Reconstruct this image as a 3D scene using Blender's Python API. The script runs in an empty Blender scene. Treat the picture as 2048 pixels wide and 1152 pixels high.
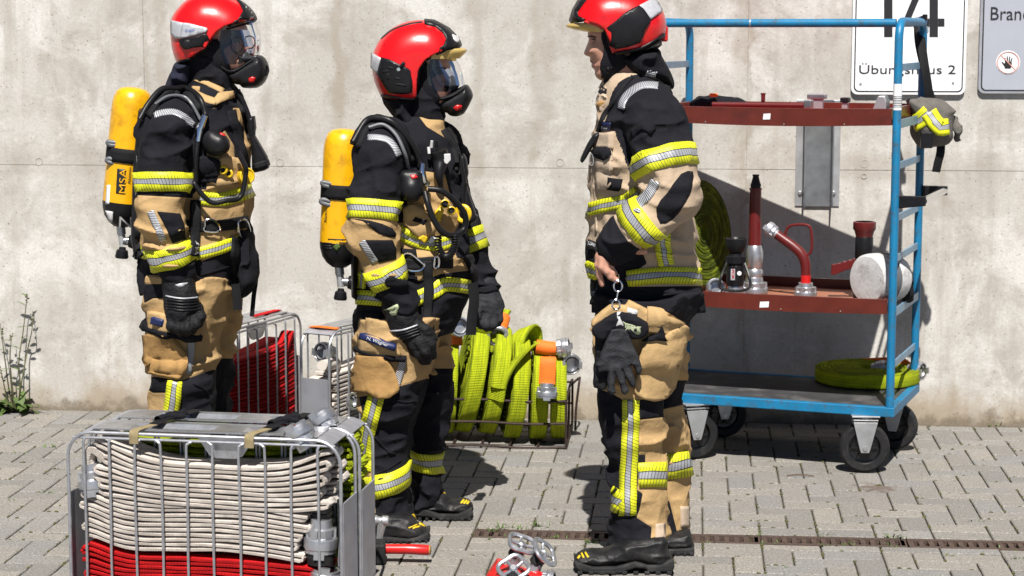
import bpy, bmesh, math, random
import numpy as np
from mathutils import Vector, Matrix, geometry

# ------------------------------------------------------------------ camera, sky, sun, exposure
SC = bpy.context.scene
COL = SC.collection
CAM_H = 1.75
LENS = 70.0
F = LENS / 36.0 * 2048.0              # focal length in photo pixels
HORIZON = 57.0                        # photo row of the horizon
PITCH = math.atan((576.0 - HORIZON) / F)
cam_d = bpy.data.cameras.new('camera')
cam_d.lens = LENS
cam_d.sensor_width = 36.0
cam_d.sensor_fit = 'HORIZONTAL'
cam_d.clip_end = 300
cam_d.clip_start = 0.1
cam_d.dof.use_dof = True
cam_d.dof.focus_distance = 6.75
cam_d.dof.aperture_fstop = 6.3
cam = bpy.data.objects.new('camera', cam_d)
COL.objects.link(cam)
cam.location = (0, 0, CAM_H)
cam.rotation_euler = (math.pi / 2 - PITCH, 0, 0)
SC.camera = cam

SUN_EL = math.radians(55.5)
SUN_AZ = math.radians(1.5)              # light travels towards +Y, drifting a little to +X
w = bpy.data.worlds.new('World')
SC.world = w
w.use_nodes = True
nt = w.node_tree
for n in list(nt.nodes):
    nt.nodes.remove(n)
wo = nt.nodes.new('ShaderNodeOutputWorld')
bg = nt.nodes.new('ShaderNodeBackground')
sky = nt.nodes.new('ShaderNodeTexSky')
sky.sky_type = 'NISHITA'
sky.sun_disc = False
sky.sun_elevation = SUN_EL
sky.sun_rotation = math.pi + SUN_AZ
sky.air_density = 0.55
sky.dust_density = 0.1
sky.altitude = 1500
bg.inputs['Strength'].default_value = 0.05
nt.links.new(sky.outputs[0], bg.inputs['Color'])
nt.links.new(bg.outputs[0], wo.inputs['Surface'])
sl = bpy.data.lights.new('sun', 'SUN')
sl.energy = 5.0
sl.angle = math.radians(0.55)
sl.color = (1.0, 0.955, 0.89)
sun = bpy.data.objects.new('sun', sl)
COL.objects.link(sun)
_ld = Vector((math.sin(SUN_AZ) * math.cos(SUN_EL), math.cos(SUN_AZ) * math.cos(SUN_EL), -math.sin(SUN_EL)))
sun.rotation_euler = _ld.to_track_quat('-Z', 'Y').to_euler()
sun.location = (0, -6, 9)
SC.view_settings.view_transform = 'Standard'
SC.view_settings.look = 'None'
SC.view_settings.gamma = 1.0
SC.view_settings.use_curve_mapping = False
SC.view_settings.exposure = 0.70

# ------------------------------------------------------------------ pixel <-> place
_cp, _sp = math.cos(PITCH), math.sin(PITCH)


def ray(px, py):
    a = (px - 1024.0) / F
    b = -(py - 576.0) / F
    return np.array([a, _cp + b * _sp, -_sp + b * _cp])


def P(px, py, Y):
    """point seen at a pixel, on the upright plane y = Y"""
    d = ray(px, py)
    return np.array([0, 0, CAM_H]) + d * (Y / d[1])


def PZ(px, py, z):
    """point seen at a pixel, on the level plane at height z"""
    d = ray(px, py)
    return np.array([0, 0, CAM_H]) + d * ((z - CAM_H) / d[2])


def proj(p):
    p = np.asarray(p, float) - np.array([0, 0, CAM_H])
    depth = p[..., 1] * _cp - p[..., 2] * _sp
    up = p[..., 1] * _sp + p[..., 2] * _cp
    return np.stack([1024 + F * p[..., 0] / depth, 576 - F * up / depth], -1)


ANG = math.radians(5.2)               # wall, paving and drain are turned by this much
UW = np.array([math.cos(ANG), -math.sin(ANG), 0.0])
VW = np.array([math.sin(ANG), math.cos(ANG), 0.0])
W0 = PZ(960, 833, 0.0)


def WP(px, py, off=0.0):
    """point on the wall face (off metres in front of it) seen at a pixel"""
    d = ray(px, py)
    o = np.array([0, 0, CAM_H])
    t = (np.dot(W0 - VW * off - o, VW)) / np.dot(d, VW)
    return o + d * t


def RZ(a):
    c, s = math.cos(a), math.sin(a)
    return np.array([[c, -s, 0], [s, c, 0], [0, 0, 1.0]])


# ------------------------------------------------------------------ materials
MATS = {}


def mat(name, col, rough=0.6, metal=0.0, noise=0.0, nscale=40.0, bump=0.0, bscale=200.0, spec=0.5, coat=0.0,
        dirt=None, dirt_amt=0.0, dscale=6.0, sheen=0.0):
    if name in MATS:
        return MATS[name]
    m = bpy.data.materials.new(name)
    m.use_nodes = True
    t = m.node_tree
    b = t.nodes['Principled BSDF']
    b.inputs['Roughness'].default_value = rough
    b.inputs['Metallic'].default_value = metal
    b.inputs['Specular IOR Level'].default_value = spec
    b.inputs['Coat Weight'].default_value = coat
    b.inputs['Coat Roughness'].default_value = 0.08
    b.inputs['Sheen Weight'].default_value = sheen
    tc = t.nodes.new('ShaderNodeTexCoord')
    src = None
    rgb = t.nodes.new('ShaderNodeRGB')
    rgb.outputs[0].default_value = (*col, 1)
    src = rgb.outputs[0]
    if noise > 0:
        n = t.nodes.new('ShaderNodeTexNoise')
        n.inputs['Scale'].default_value = nscale
        n.inputs['Detail'].default_value = 5
        t.links.new(tc.outputs['Object'], n.inputs['Vector'])
        mr = t.nodes.new('ShaderNodeMapRange')
        mr.inputs[1].default_value = 0.25
        mr.inputs[2].default_value = 0.75
        mr.inputs[3].default_value = 1 - noise
        mr.inputs[4].default_value = 1 + noise
        t.links.new(n.outputs['Fac'], mr.inputs[0])
        mx = t.nodes.new('ShaderNodeVectorMath')
        mx.operation = 'SCALE'
        t.links.new(src, mx.inputs[0])
        t.links.new(mr.outputs[0], mx.inputs['Scale'])
        src = mx.outputs[0]
    if dirt is not None:
        n2 = t.nodes.new('ShaderNodeTexNoise')
        n2.inputs['Scale'].default_value = dscale
        n2.inputs['Detail'].default_value = 8
        n2.inputs['Roughness'].default_value = 0.7
        t.links.new(tc.outputs['Object'], n2.inputs['Vector'])
        mr2 = t.nodes.new('ShaderNodeMapRange')
        mr2.inputs[1].default_value = 0.5
        mr2.inputs[2].default_value = 0.68
        mr2.inputs[3].default_value = 0
        mr2.inputs[4].default_value = dirt_amt
        t.links.new(n2.outputs['Fac'], mr2.inputs[0])
        mc = t.nodes.new('ShaderNodeMix')
        mc.data_type = 'RGBA'
        t.links.new(mr2.outputs[0], mc.inputs[0])
        t.links.new(src, mc.inputs[6])
        mc.inputs[7].default_value = (*dirt, 1)
        src = mc.outputs[2]
    t.links.new(src, b.inputs['Base Color'])
    if bump > 0:
        n3 = t.nodes.new('ShaderNodeTexNoise')
        n3.inputs['Scale'].default_value = bscale
        n3.inputs['Detail'].default_value = 6
        t.links.new(tc.outputs['Object'], n3.inputs['Vector'])
        bp = t.nodes.new('ShaderNodeBump')
        bp.inputs['Strength'].default_value = bump
        bp.inputs['Distance'].default_value = 0.01
        t.links.new(n3.outputs['Fac'], bp.inputs['Height'])
        t.links.new(bp.outputs[0], b.inputs['Normal'])
    MATS[name] = m
    return m


def M(n):
    return MATS[n]


mat('alu', (0.50, 0.51, 0.54), 0.36, 0.85, 0.18, 30, 0.06, 120, dirt=(0.22, 0.21, 0.2), dirt_amt=0.5, dscale=14)
mat('alu_dull', (0.40, 0.41, 0.45), 0.5, 0.6, 0.2, 18, 0.05, 90, dirt=(0.2, 0.2, 0.2), dirt_amt=0.4, dscale=9)
mat('steel', (0.36, 0.37, 0.38), 0.32, 0.9, 0.2, 25)
mat('wire', (0.42, 0.43, 0.46), 0.4, 0.75, 0.22, 35)
mat('chrome', (0.75, 0.76, 0.78), 0.16, 1.0)
mat('blue_paint', (0.004, 0.15, 0.31), 0.46, 0.0, 0.18, 14, 0.08, 60, dirt=(0.045, 0.07, 0.09), dirt_amt=0.85, dscale=28)
mat('blue_grey', (0.13, 0.24, 0.34), 0.42, 0.0, 0.15, 20, dirt=(0.08, 0.1, 0.12), dirt_amt=0.5, dscale=16)
mat('red_paint', (0.50, 0.012, 0.012), 0.3, 0, 0.1, 20, dirt=(0.25, 0.02, 0.015), dirt_amt=0.6, dscale=20)
mat('red_dark', (0.11, 0.008, 0.008), 0.38, 0, 0.15, 20, dirt=(0.05, 0.008, 0.008), dirt_amt=0.6, dscale=20)
mat('helmet_red', (0.58, 0.004, 0.006), 0.30, 0, 0.06, 14, 0.03, 40, coat=0.3, dirt=(0.30, 0.006, 0.007), dirt_amt=0.6, dscale=16)
mat('black_plastic', (0.009, 0.009, 0.0105), 0.38, 0, 0.2, 50, 0.08, 260, spec=0.22)
mat('black_matte', (0.011, 0.011, 0.013), 0.7, 0, 0.2, 50, 0.1, 200, spec=0.22)
mat('black_cloth', (0.0075, 0.0075, 0.0105), 0.9, 0, 0.25, 60, 0.35, 260, spec=0.2)
mat('navy_cloth', (0.014, 0.016, 0.03), 0.9, 0, 0.2, 60, 0.3, 200, spec=0.2)
mat('rim_black', (0.008, 0.008, 0.009), 0.3)
mat('hose_dark', (0.15, 0.20, 0.012), 0.8, 0, 0.3, 30, 0.3, 420, dirt=(0.035, 0.045, 0.008), dirt_amt=0.9, dscale=12)
mat('rubber', (0.014, 0.014, 0.015), 0.6, 0, 0.3, 30, 0.1, 120, dirt=(0.06, 0.055, 0.05), dirt_amt=0.4, dscale=12, spec=0.22)
mat('white_reflect', (0.42, 0.43, 0.46), 0.4, 0.15, 0.1, 90)
mat('white_paint', (0.75, 0.76, 0.78), 0.45, 0, 0.04, 10)
mat('black_print', (0.012, 0.012, 0.014), 0.5)
mat('blue_print', (0.008, 0.016, 0.075), 0.5)
mat('label_green', (0.40, 0.45, 0.28), 0.6, 0, 0.15, 60)
mat('blue_logo', (0.01, 0.06, 0.30), 0.5)
mat('red_print', (0.5, 0.03, 0.03), 0.5)
mat('pale_red', (0.62, 0.3, 0.27), 0.5)
mat('silver_print', (0.5, 0.5, 0.5), 0.4)
mat('yellow_cyl', (0.70, 0.365, 0.003), 0.32, 0, 0.08, 12, dirt=(0.24, 0.1, 0.01), dirt_amt=0.6, dscale=13)
mat('yellow_plastic', (0.62, 0.42, 0.01), 0.45, 0, 0.1, 20)
mat('yellow_tape', (0.62, 0.64, 0.012), 0.55, 0, 0.08, 30)
mat('orange', (0.75, 0.14, 0.006), 0.7, 0, 0.12, 40, 0.2, 200)
mat('hose_green', (0.30, 0.37, 0.010), 0.75, 0, 0.18, 26, 0.3, 420, dirt=(0.085, 0.125, 0.010), dirt_amt=0.85, dscale=7)
mat('hose_white', (0.40, 0.355, 0.31), 0.85, 0, 0.12, 30, 0.4, 500, dirt=(0.22, 0.19, 0.165), dirt_amt=0.7, dscale=14)
mat('hose_red', (0.46, 0.008, 0.010), 0.8, 0, 0.15, 30, 0.4, 450, dirt=(0.2, 0.006, 0.008), dirt_amt=0.6, dscale=12)
mat('rust_wire', (0.032, 0.017, 0.014), 0.7, 0.2, 0.35, 60, 0.3, 200)
mat('grey_plastic', (0.10, 0.105, 0.115), 0.45)
mat('cyan_plastic', (0.02, 0.24, 0.38), 0.4)
mat('grey_cloth', (0.10, 0.093, 0.082), 0.9, 0, 0.25, 30, 0.4, 120, dirt=(0.05, 0.046, 0.04), dirt_amt=0.6, dscale=12)
mat('skin', (0.45, 0.235, 0.165), 0.5, 0, 0.1, 40, 0.12, 220)
mat('hair', (0.03, 0.02, 0.014), 0.7, 0, 0.3, 80, 0.4, 200)
mat('lip', (0.30, 0.12, 0.1), 0.45, 0, 0.1, 60)
mat('eye', (0.5, 0.48, 0.45), 0.2)
mat('glove_grey', (0.022, 0.023, 0.027), 0.75, 0, 0.3, 60, 0.4, 160, spec=0.22)
mat('glove_black', (0.008, 0.008, 0.0095), 0.68, 0, 0.3, 60, 0.5, 130, spec=0.22)
mat('boot_leather', (0.010, 0.010, 0.011), 0.48, 0, 0.3, 30, 0.15, 90, dirt=(0.06, 0.055, 0.05), dirt_amt=0.3, dscale=12, spec=0.22)
mat('sole', (0.02, 0.02, 0.021), 0.75, 0, 0.3, 30, 0.2, 120, dirt=(0.09, 0.085, 0.08), dirt_amt=0.4, dscale=14, spec=0.22)
mat('tan_cloth', (0.41, 0.275, 0.13), 0.9, 0, 0.1, 30, 0.35, 45, spec=0.2, dirt=(0.30, 0.2, 0.095), dirt_amt=0.5, dscale=9)
mat('brown_cloth', (0.34, 0.20, 0.075), 0.9, 0, 0.1, 30, 0.35, 45, spec=0.2, dirt=(0.24, 0.14, 0.055), dirt_amt=0.5, dscale=9)
mat('beige_cloth', (0.40, 0.315, 0.235), 0.9, 0, 0.1, 30, 0.35, 45, spec=0.2, dirt=(0.31, 0.24, 0.175), dirt_amt=0.5, dscale=9)
mat('strap', (0.007, 0.007, 0.0085), 0.75, 0, 0.2, 90, 0.3, 300, spec=0.22)
mat('strap_tan', (0.24, 0.19, 0.10), 0.8, 0, 0.2, 60, 0.3, 300)
mat('shelf_wood', (0.10, 0.016, 0.0095), 0.36, 0, 0.2, 14, 0.06, 60, dirt=(0.05, 0.010, 0.008), dirt_amt=0.6, dscale=9)
mat('shelf_inside', (0.26, 0.10, 0.055), 0.6, 0, 0.2, 14)
mat('platform_board', (0.04, 0.04, 0.043), 0.55, 0, 0.3, 12, 0.1, 60, dirt=(0.14, 0.135, 0.13), dirt_amt=0.7, dscale=6)
mat('grey_panel', (0.34, 0.36, 0.41), 0.4, 0.0, 0.04, 10)
mat('zinc', (0.48, 0.49, 0.5), 0.42, 0.7, 0.25, 8, dirt=(0.3, 0.3, 0.3), dirt_amt=0.5, dscale=10)
mat('white_roll', (0.50, 0.50, 0.50), 0.6, 0, 0.12, 12, 0.2, 60, dirt=(0.16, 0.145, 0.13), dirt_amt=0.8, dscale=14)
mat('iron_grate', (0.075, 0.05, 0.04), 0.75, 0.25, 0.3, 60, 0.4, 160, dirt=(0.12, 0.075, 0.05), dirt_amt=0.5, dscale=18)
mat('dark_hole', (0.006, 0.006, 0.006), 0.9)
mat('leaf', (0.065, 0.11, 0.02), 0.6, 0, 0.35, 30)
mat('leaf_dry', (0.16, 0.14, 0.05), 0.7, 0, 0.3, 30)
mat('moss', (0.06, 0.06, 0.018), 0.9, 0, 0.4, 60)
mat('stem', (0.075, 0.075, 0.03), 0.8, 0, 0.3, 60)
mat('twig', (0.10, 0.055, 0.03), 0.9)
mat('screw', (0.5, 0.5, 0.5), 0.35, 0.8)


def glass_mat(name, col, trans, gloss=0.12, rough=0.05):
    m = bpy.data.materials.new(name)
    m.use_nodes = True
    t = m.node_tree
    t.nodes.remove(t.nodes['Principled BSDF'])
    out = t.nodes['Material Output']
    tr = t.nodes.new('ShaderNodeBsdfTransparent')
    tr.inputs[0].default_value = (*trans, 1)
    gl = t.nodes.new('ShaderNodeBsdfGlossy')
    gl.inputs['Roughness'].default_value = rough
    gl.inputs[0].default_value = (*col, 1)
    mx = t.nodes.new('ShaderNodeMixShader')
    fr = t.nodes.new('ShaderNodeFresnel')
    fr.inputs[0].default_value = 1.5
    ma = t.nodes.new('ShaderNodeMath')
    ma.operation = 'ADD'
    ma.inputs[1].default_value = gloss
    t.links.new(fr.outputs[0], ma.inputs[0])
    t.links.new(ma.outputs[0], mx.inputs[0])
    t.links.new(tr.outputs[0], mx.inputs[1])
    t.links.new(gl.outputs[0], mx.inputs[2])
    t.links.new(mx.outputs[0], out.inputs['Surface'])
    MATS[name] = m


glass_mat('visor_clear', (0.9, 0.9, 0.9), (0.93, 0.94, 0.93), 0.0)
def amber_mat():
    m = bpy.data.materials.new('visor_amber')
    m.use_nodes = True
    t = m.node_tree
    b = t.nodes['Principled BSDF']
    b.inputs['Base Color'].default_value = (0.62, 0.46, 0.16, 1)
    b.inputs['Roughness'].default_value = 0.2
    tr = t.nodes.new('ShaderNodeBsdfTransparent')
    tr.inputs[0].default_value = (0.95, 0.78, 0.38, 1)
    mx = t.nodes.new('ShaderNodeMixShader')
    mx.inputs[0].default_value = 0.72
    t.links.new(tr.outputs[0], mx.inputs[1])
    t.links.new(b.outputs[0], mx.inputs[2])
    t.links.new(mx.outputs[0], t.nodes['Material Output'].inputs['Surface'])
    MATS['visor_amber'] = m


amber_mat()
glass_mat('mask_lens', (0.55, 0.6, 0.75), (0.25, 0.26, 0.29), 0.015, 0.05)


def tape_mat(name, ya, yb, period=0.0085, line=0.16, slant=0.35, yellow=(0.64, 0.66, 0.012), silver=(0.40, 0.41, 0.44)):
    """yellow-silver-yellow reflective tape with printed slanted black lines; UV: u metres along, v 0..1 across"""
    m = bpy.data.materials.new(name)
    m.use_nodes = True
    t = m.node_tree
    b = t.nodes['Principled BSDF']
    b.inputs['Roughness'].default_value = 0.55
    uv = t.nodes.new('ShaderNodeUVMap')
    sx = t.nodes.new('ShaderNodeSeparateXYZ')
    t.links.new(uv.outputs[0], sx.inputs[0])

    def math_(op, a, b_=None):
        n = t.nodes.new('ShaderNodeMath')
        n.operation = op
        for i, v in enumerate((a, b_)):
            if v is None:
                continue
            if isinstance(v, (int, float)):
                n.inputs[i].default_value = v
            else:
                t.links.new(v, n.inputs[i])
        return n.outputs[0]
    v = sx.outputs[1]
    u = sx.outputs[0]
    ins = math_('MULTIPLY', math_('GREATER_THAN', v, ya), math_('LESS_THAN', v, yb))
    q = math_('FRACT', math_('ADD', math_('DIVIDE', u, period), math_('MULTIPLY', v, slant * 6)))
    ln = math_('LESS_THAN', q, line)
    edge = math_('LESS_THAN', math_('ABSOLUTE', math_('SUBTRACT', math_('ABSOLUTE', math_('SUBTRACT', v, (ya + yb) / 2)), (yb - ya) / 2)), 0.018)
    ln = math_('MAXIMUM', ln, edge)
    c1 = t.nodes.new('ShaderNodeMix')
    c1.data_type = 'RGBA'
    t.links.new(ins, c1.inputs[0])
    c1.inputs[6].default_value = (*yellow, 1)
    c1.inputs[7].default_value = (*silver, 1)
    tc = t.nodes.new('ShaderNodeTexCoord')
    n = t.nodes.new('ShaderNodeTexNoise')
    n.inputs['Scale'].default_value = 16
    n.inputs['Detail'].default_value = 6
    t.links.new(tc.outputs['Object'], n.inputs['Vector'])
    mr = t.nodes.new('ShaderNodeMapRange')
    mr.inputs[1].default_value = 0.3
    mr.inputs[2].default_value = 0.7
    mr.inputs[3].default_value = 0.82
    mr.inputs[4].default_value = 1.08
    t.links.new(n.outputs['Fac'], mr.inputs[0])
    sc = t.nodes.new('ShaderNodeVectorMath')
    sc.operation = 'SCALE'
    t.links.new(c1.outputs[2], sc.inputs[0])
    t.links.new(mr.outputs[0], sc.inputs['Scale'])
    c2 = t.nodes.new('ShaderNodeMix')
    c2.data_type = 'RGBA'
    t.links.new(ln, c2.inputs[0])
    t.links.new(sc.outputs[0], c2.inputs[6])
    c2.inputs[7].default_value = (0.02, 0.022, 0.016, 1)
    t.links.new(c2.outputs[2], b.inputs['Base Color'])
    t.links.new(math_('MULTIPLY', ins, 0.35), b.inputs['Metallic'])
    MATS[name] = m


tape_mat('tape', 0.36, 0.66, 0.0100, 0.15, 0.30)
tape_mat('tape_plain', 0.36, 0.66, 0.0085, 0.0)
tape_mat('tape_silver', -0.1, 1.1, 0.0062, 0.42, 0.3, silver=(0.55, 0.56, 0.6))


def turnout_mat(name, base, black=(0.0075, 0.0075, 0.0105)):
    """fabric whose attribute 'blk' (signed metres, negative inside) marks the sewn-on black panels"""
    m = bpy.data.materials.new(name)
    m.use_nodes = True
    t = m.node_tree
    b = t.nodes['Principled BSDF']
    b.inputs['Roughness'].default_value = 0.92
    b.inputs['Specular IOR Level'].default_value = 0.18
    at = t.nodes.new('ShaderNodeAttribute')
    at.attribute_name = 'blk'
    tc = t.nodes.new('ShaderNodeTexCoord')

    def noise(scale, detail=5, rough=0.6):
        n = t.nodes.new('ShaderNodeTexNoise')
        n.inputs['Scale'].default_value = scale
        n.inputs['Detail'].default_value = detail
        n.inputs['Roughness'].default_value = rough
        t.links.new(tc.outputs['Object'], n.inputs['Vector'])
        return n.outputs['Fac']

    def mr(f, a, b_, c, d):
        n = t.nodes.new('ShaderNodeMapRange')
        for i, v in enumerate((a, b_, c, d)):
            n.inputs[i + 1].default_value = v
        t.links.new(f, n.inputs[0])
        return n.outputs[0]

    def mixc(f, a, b_):
        n = t.nodes.new('ShaderNodeMix')
        n.data_type = 'RGBA'
        t.links.new(f, n.inputs[0])
        for i, v in ((6, a), (7, b_)):
            if isinstance(v, tuple):
                n.inputs[i].default_value = (*v, 1)
            else:
                t.links.new(v, n.inputs[i])
        return n.outputs[2]
    dark = tuple(c * 0.72 for c in base)
    fab = mixc(mr(noise(9, 7, 0.68), 0.42, 0.72, 0, 0.8), base, dark)
    fab = mixc(mr(noise(180, 2), 0.35, 0.65, 0, 0.18), fab, tuple(c * 0.8 for c in base))
    blk = mixc(mr(noise(12, 6), 0.45, 0.75, 0, 1), black, tuple(c * 1.7 for c in black))
    isb = mr(at.outputs['Fac'], -0.0006, 0.0006, 1, 0)
    col = mixc(isb, fab, blk)
    t.links.new(col, b.inputs['Base Color'])
    ab = t.nodes.new('ShaderNodeMath')
    ab.operation = 'ABSOLUTE'
    t.links.new(at.outputs['Fac'], ab.inputs[0])
    seam = mr(ab.outputs[0], 0.0, 0.006, 0.0, 1.0)
    bp = t.nodes.new('ShaderNodeBump')
    bp.inputs['Strength'].default_value = 0.5
    bp.inputs['Distance'].default_value = 0.004
    t.links.new(seam, bp.inputs['Height'])
    bp2 = t.nodes.new('ShaderNodeBump')
    bp2.inputs['Strength'].default_value = 0.55
    bp2.inputs['Distance'].default_value = 0.012
    t.links.new(noise(26, 4, 0.5), bp2.inputs['Height'])
    t.links.new(bp.outputs[0], bp2.inputs['Normal'])
    t.links.new(bp2.outputs[0], b.inputs['Normal'])
    MATS[name] = m


turnout_mat('turnout_gold', (0.40, 0.265, 0.125))
turnout_mat('turnout_beige', (0.41, 0.315, 0.225))

def hose_mat(name, col, dirt, ribs, stripe, dirt_amt=0.8, ribc=.28):
    """woven hose: cross ribs, lengthwise marker lines, grime along the folded edges"""
    m = bpy.data.materials.new(name)
    m.use_nodes = True
    t = m.node_tree
    b = t.nodes['Principled BSDF']
    b.inputs['Roughness'].default_value = 0.88
    b.inputs['Specular IOR Level'].default_value = 0.15
    al = t.nodes.new('ShaderNodeAttribute')
    al.attribute_name = 'along'
    ac = t.nodes.new('ShaderNodeAttribute')
    ac.attribute_name = 'across'
    tc = t.nodes.new('ShaderNodeTexCoord')

    def mth(op, a, b_=0.0):
        n = t.nodes.new('ShaderNodeMath')
        n.operation = op
        for i, v in enumerate((a, b_)):
            if isinstance(v, (int, float)):
                n.inputs[i].default_value = v
            else:
                t.links.new(v, n.inputs[i])
        return n.outputs[0]

    def mr(f, a, b_, c, d):
        n = t.nodes.new('ShaderNodeMapRange')
        for i, v in enumerate((a, b_, c, d)):
            n.inputs[i + 1].default_value = v
        t.links.new(f, n.inputs[0])
        return n.outputs[0]

    def noise(vec, sc, det=5):
        n = t.nodes.new('ShaderNodeTexNoise')
        n.inputs['Scale'].default_value = sc
        n.inputs['Detail'].default_value = det
        n.inputs['Roughness'].default_value = .65
        t.links.new(vec, n.inputs['Vector'])
        return n.outputs['Fac']

    def mixc(f, a, b_):
        n = t.nodes.new('ShaderNodeMix')
        n.data_type = 'RGBA'
        t.links.new(f, n.inputs[0])
        for i, v in ((6, a), (7, b_)):
            if isinstance(v, tuple):
                n.inputs[i].default_value = (*v, 1)
            else:
                t.links.new(v, n.inputs[i])
        return n.outputs[2]
    cx = t.nodes.new('ShaderNodeCombineXYZ')
    t.links.new(mth('MULTIPLY', al.outputs['Fac'], 3.0), cx.inputs[0])
    t.links.new(mth('MULTIPLY', ac.outputs['Fac'], 1.6), cx.inputs[1])
    n1 = noise(cx.outputs[0], 3.5, 6)
    n2 = noise(tc.outputs['Object'], 9, 6)
    ab = mth('ABSOLUTE', ac.outputs['Fac'])
    c = mixc(mr(n1, .42, .68, 0, dirt_amt), col, dirt)
    c = mixc(mr(n2, .50, .72, 0, dirt_amt * .8), c, tuple(q * .6 for q in dirt))
    c = mixc(mr(mth('ADD', ab, mr(n1, .3, .7, -.25, .25)), .72, 1.0, 0, .6), c, tuple(q * .55 for q in dirt))
    if stripe:
        ln = mr(mth('ABSOLUTE', mth('SUBTRACT', ab, .22)), .03, .05, .55, 0)
        c = mixc(ln, c, tuple(q * .6 for q in dirt))
        ln2 = mr(ab, .02, .04, .35, 0)
        c = mixc(ln2, c, tuple(q * .7 for q in dirt))
    rib = mth('SINE', mth('MULTIPLY', mth('ADD', al.outputs['Fac'], mth('MULTIPLY', ac.outputs['Fac'], .004)), ribs))
    c = mixc(mr(rib, -1, 1, ribc, 0), c, tuple(q * .6 for q in dirt))
    t.links.new(c, b.inputs['Base Color'])
    bp = t.nodes.new('ShaderNodeBump')
    bp.inputs['Strength'].default_value = .5 if ribc > .2 else .2
    bp.inputs['Distance'].default_value = .003
    t.links.new(rib, bp.inputs['Height'])
    t.links.new(bp.outputs[0], b.inputs['Normal'])
    MATS[name] = m


hose_mat('hose_green', (0.42, 0.48, 0.010), (0.15, 0.21, 0.010), 900.0, True, .65)
hose_mat('hose_white', (0.60, 0.55, 0.50), (0.38, 0.335, 0.295), 800.0, False, .6, .10)
hose_mat('hose_red', (0.56, 0.010, 0.012), (0.30, 0.006, 0.008), 620.0, False, .7)
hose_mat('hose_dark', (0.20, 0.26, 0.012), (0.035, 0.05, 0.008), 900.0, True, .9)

# ------------------------------------------------------------------ objects


def tag(o, label=None, cat=None, group=None, kind=None):
    if label:
        o['label'] = label
    if cat:
        o['category'] = cat
    if group:
        o['group'] = group
    if kind:
        o['kind'] = kind
    return o


def empty(name, loc=(0, 0, 0)):
    o = bpy.data.objects.new(name, None)
    o.empty_display_size = 0.1
    COL.objects.link(o)
    o.location = [float(v) for v in loc]
    return o


def root_loc(o):
    v = Vector((0, 0, 0))
    while o is not None:
        v = v + o.location
        o = o.parent
    return np.array(v)


def mesh_obj(name, verts, faces, m, parent=None, smooth=True, uvs=None, attrs=None, bevel=0.0, fmats=None):
    """verts in world coordinates; the object is parented without moving"""
    verts = np.asarray(verts, float)
    if parent is not None:
        off = root_loc(parent)
    else:
        off = np.array([verts[:, 0].mean(), verts[:, 1].mean(), verts[:, 2].min()])
    me = bpy.data.meshes.new(name)
    me.from_pydata((verts - off).tolist(), [], [tuple(int(i) for i in f) for f in faces])
    for mm in (m if isinstance(m, (list, tuple)) else [m]):
        me.materials.append(MATS[mm] if isinstance(mm, str) else mm)
    if fmats is not None:
        me.polygons.foreach_set('material_index', np.asarray(fmats, np.int32))
    if smooth:
        me.polygons.foreach_set('use_smooth', [True] * len(me.polygons))
    if uvs is not None:
        ul = me.uv_layers.new(name='UVMap')
        li = np.empty(len(me.loops), np.int32)
        me.loops.foreach_get('vertex_index', li)
        ul.data.foreach_set('uv', np.asarray(uvs, np.float32)[li].ravel())
    if attrs:
        for k, v in attrs.items():
            a = me.attributes.new(k, 'FLOAT', 'POINT')
            a.data.foreach_set('value', np.asarray(v, np.float32))
    me.update()
    o = bpy.data.objects.new(name, me)
    COL.objects.link(o)
    if parent is None:
        o.location = off.tolist()
    else:
        o.parent = parent
    if bevel > 0:
        bm_ = o.modifiers.new('bevel', 'BEVEL')
        bm_.width = bevel
        bm_.segments = 2
        bm_.limit_method = 'ANGLE'
        bm_.angle_limit = math.radians(35)
    return o


def spline(pts, n=8, closed=False):
    """Catmull-Rom through pts"""
    p = np.asarray(pts, float)
    m = len(p)
    out = []
    rng = range(m) if closed else range(m - 1)
    for i in rng:
        if closed:
            a, b, c, d = p[(i - 1) % m], p[i], p[(i + 1) % m], p[(i + 2) % m]
        else:
            b, c = p[i], p[i + 1]
            a = p[i - 1] if i > 0 else 2 * b - c
            d = p[i + 2] if i + 2 < m else 2 * c - b
        for k in range(n):
            t = k / n
            out.append(0.5 * ((2 * b) + (c - a) * t + (2 * a - 5 * b + 4 * c - d) * t * t + (3 * b - a - 3 * c + d) * t ** 3))
    if not closed:
        out.append(p[-1])
    return np.array(out)


def nrm(v):
    v = np.asarray(v, float)
    return v / (np.linalg.norm(v) + 1e-12)


def frame_of(d):
    d = nrm(d)
    a = np.array([0, 0, 1.0]) if abs(d[2]) < 0.9 else np.array([1.0, 0, 0])
    x = nrm(np.cross(a, d))
    y = np.cross(d, x)
    return x, y, d


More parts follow.
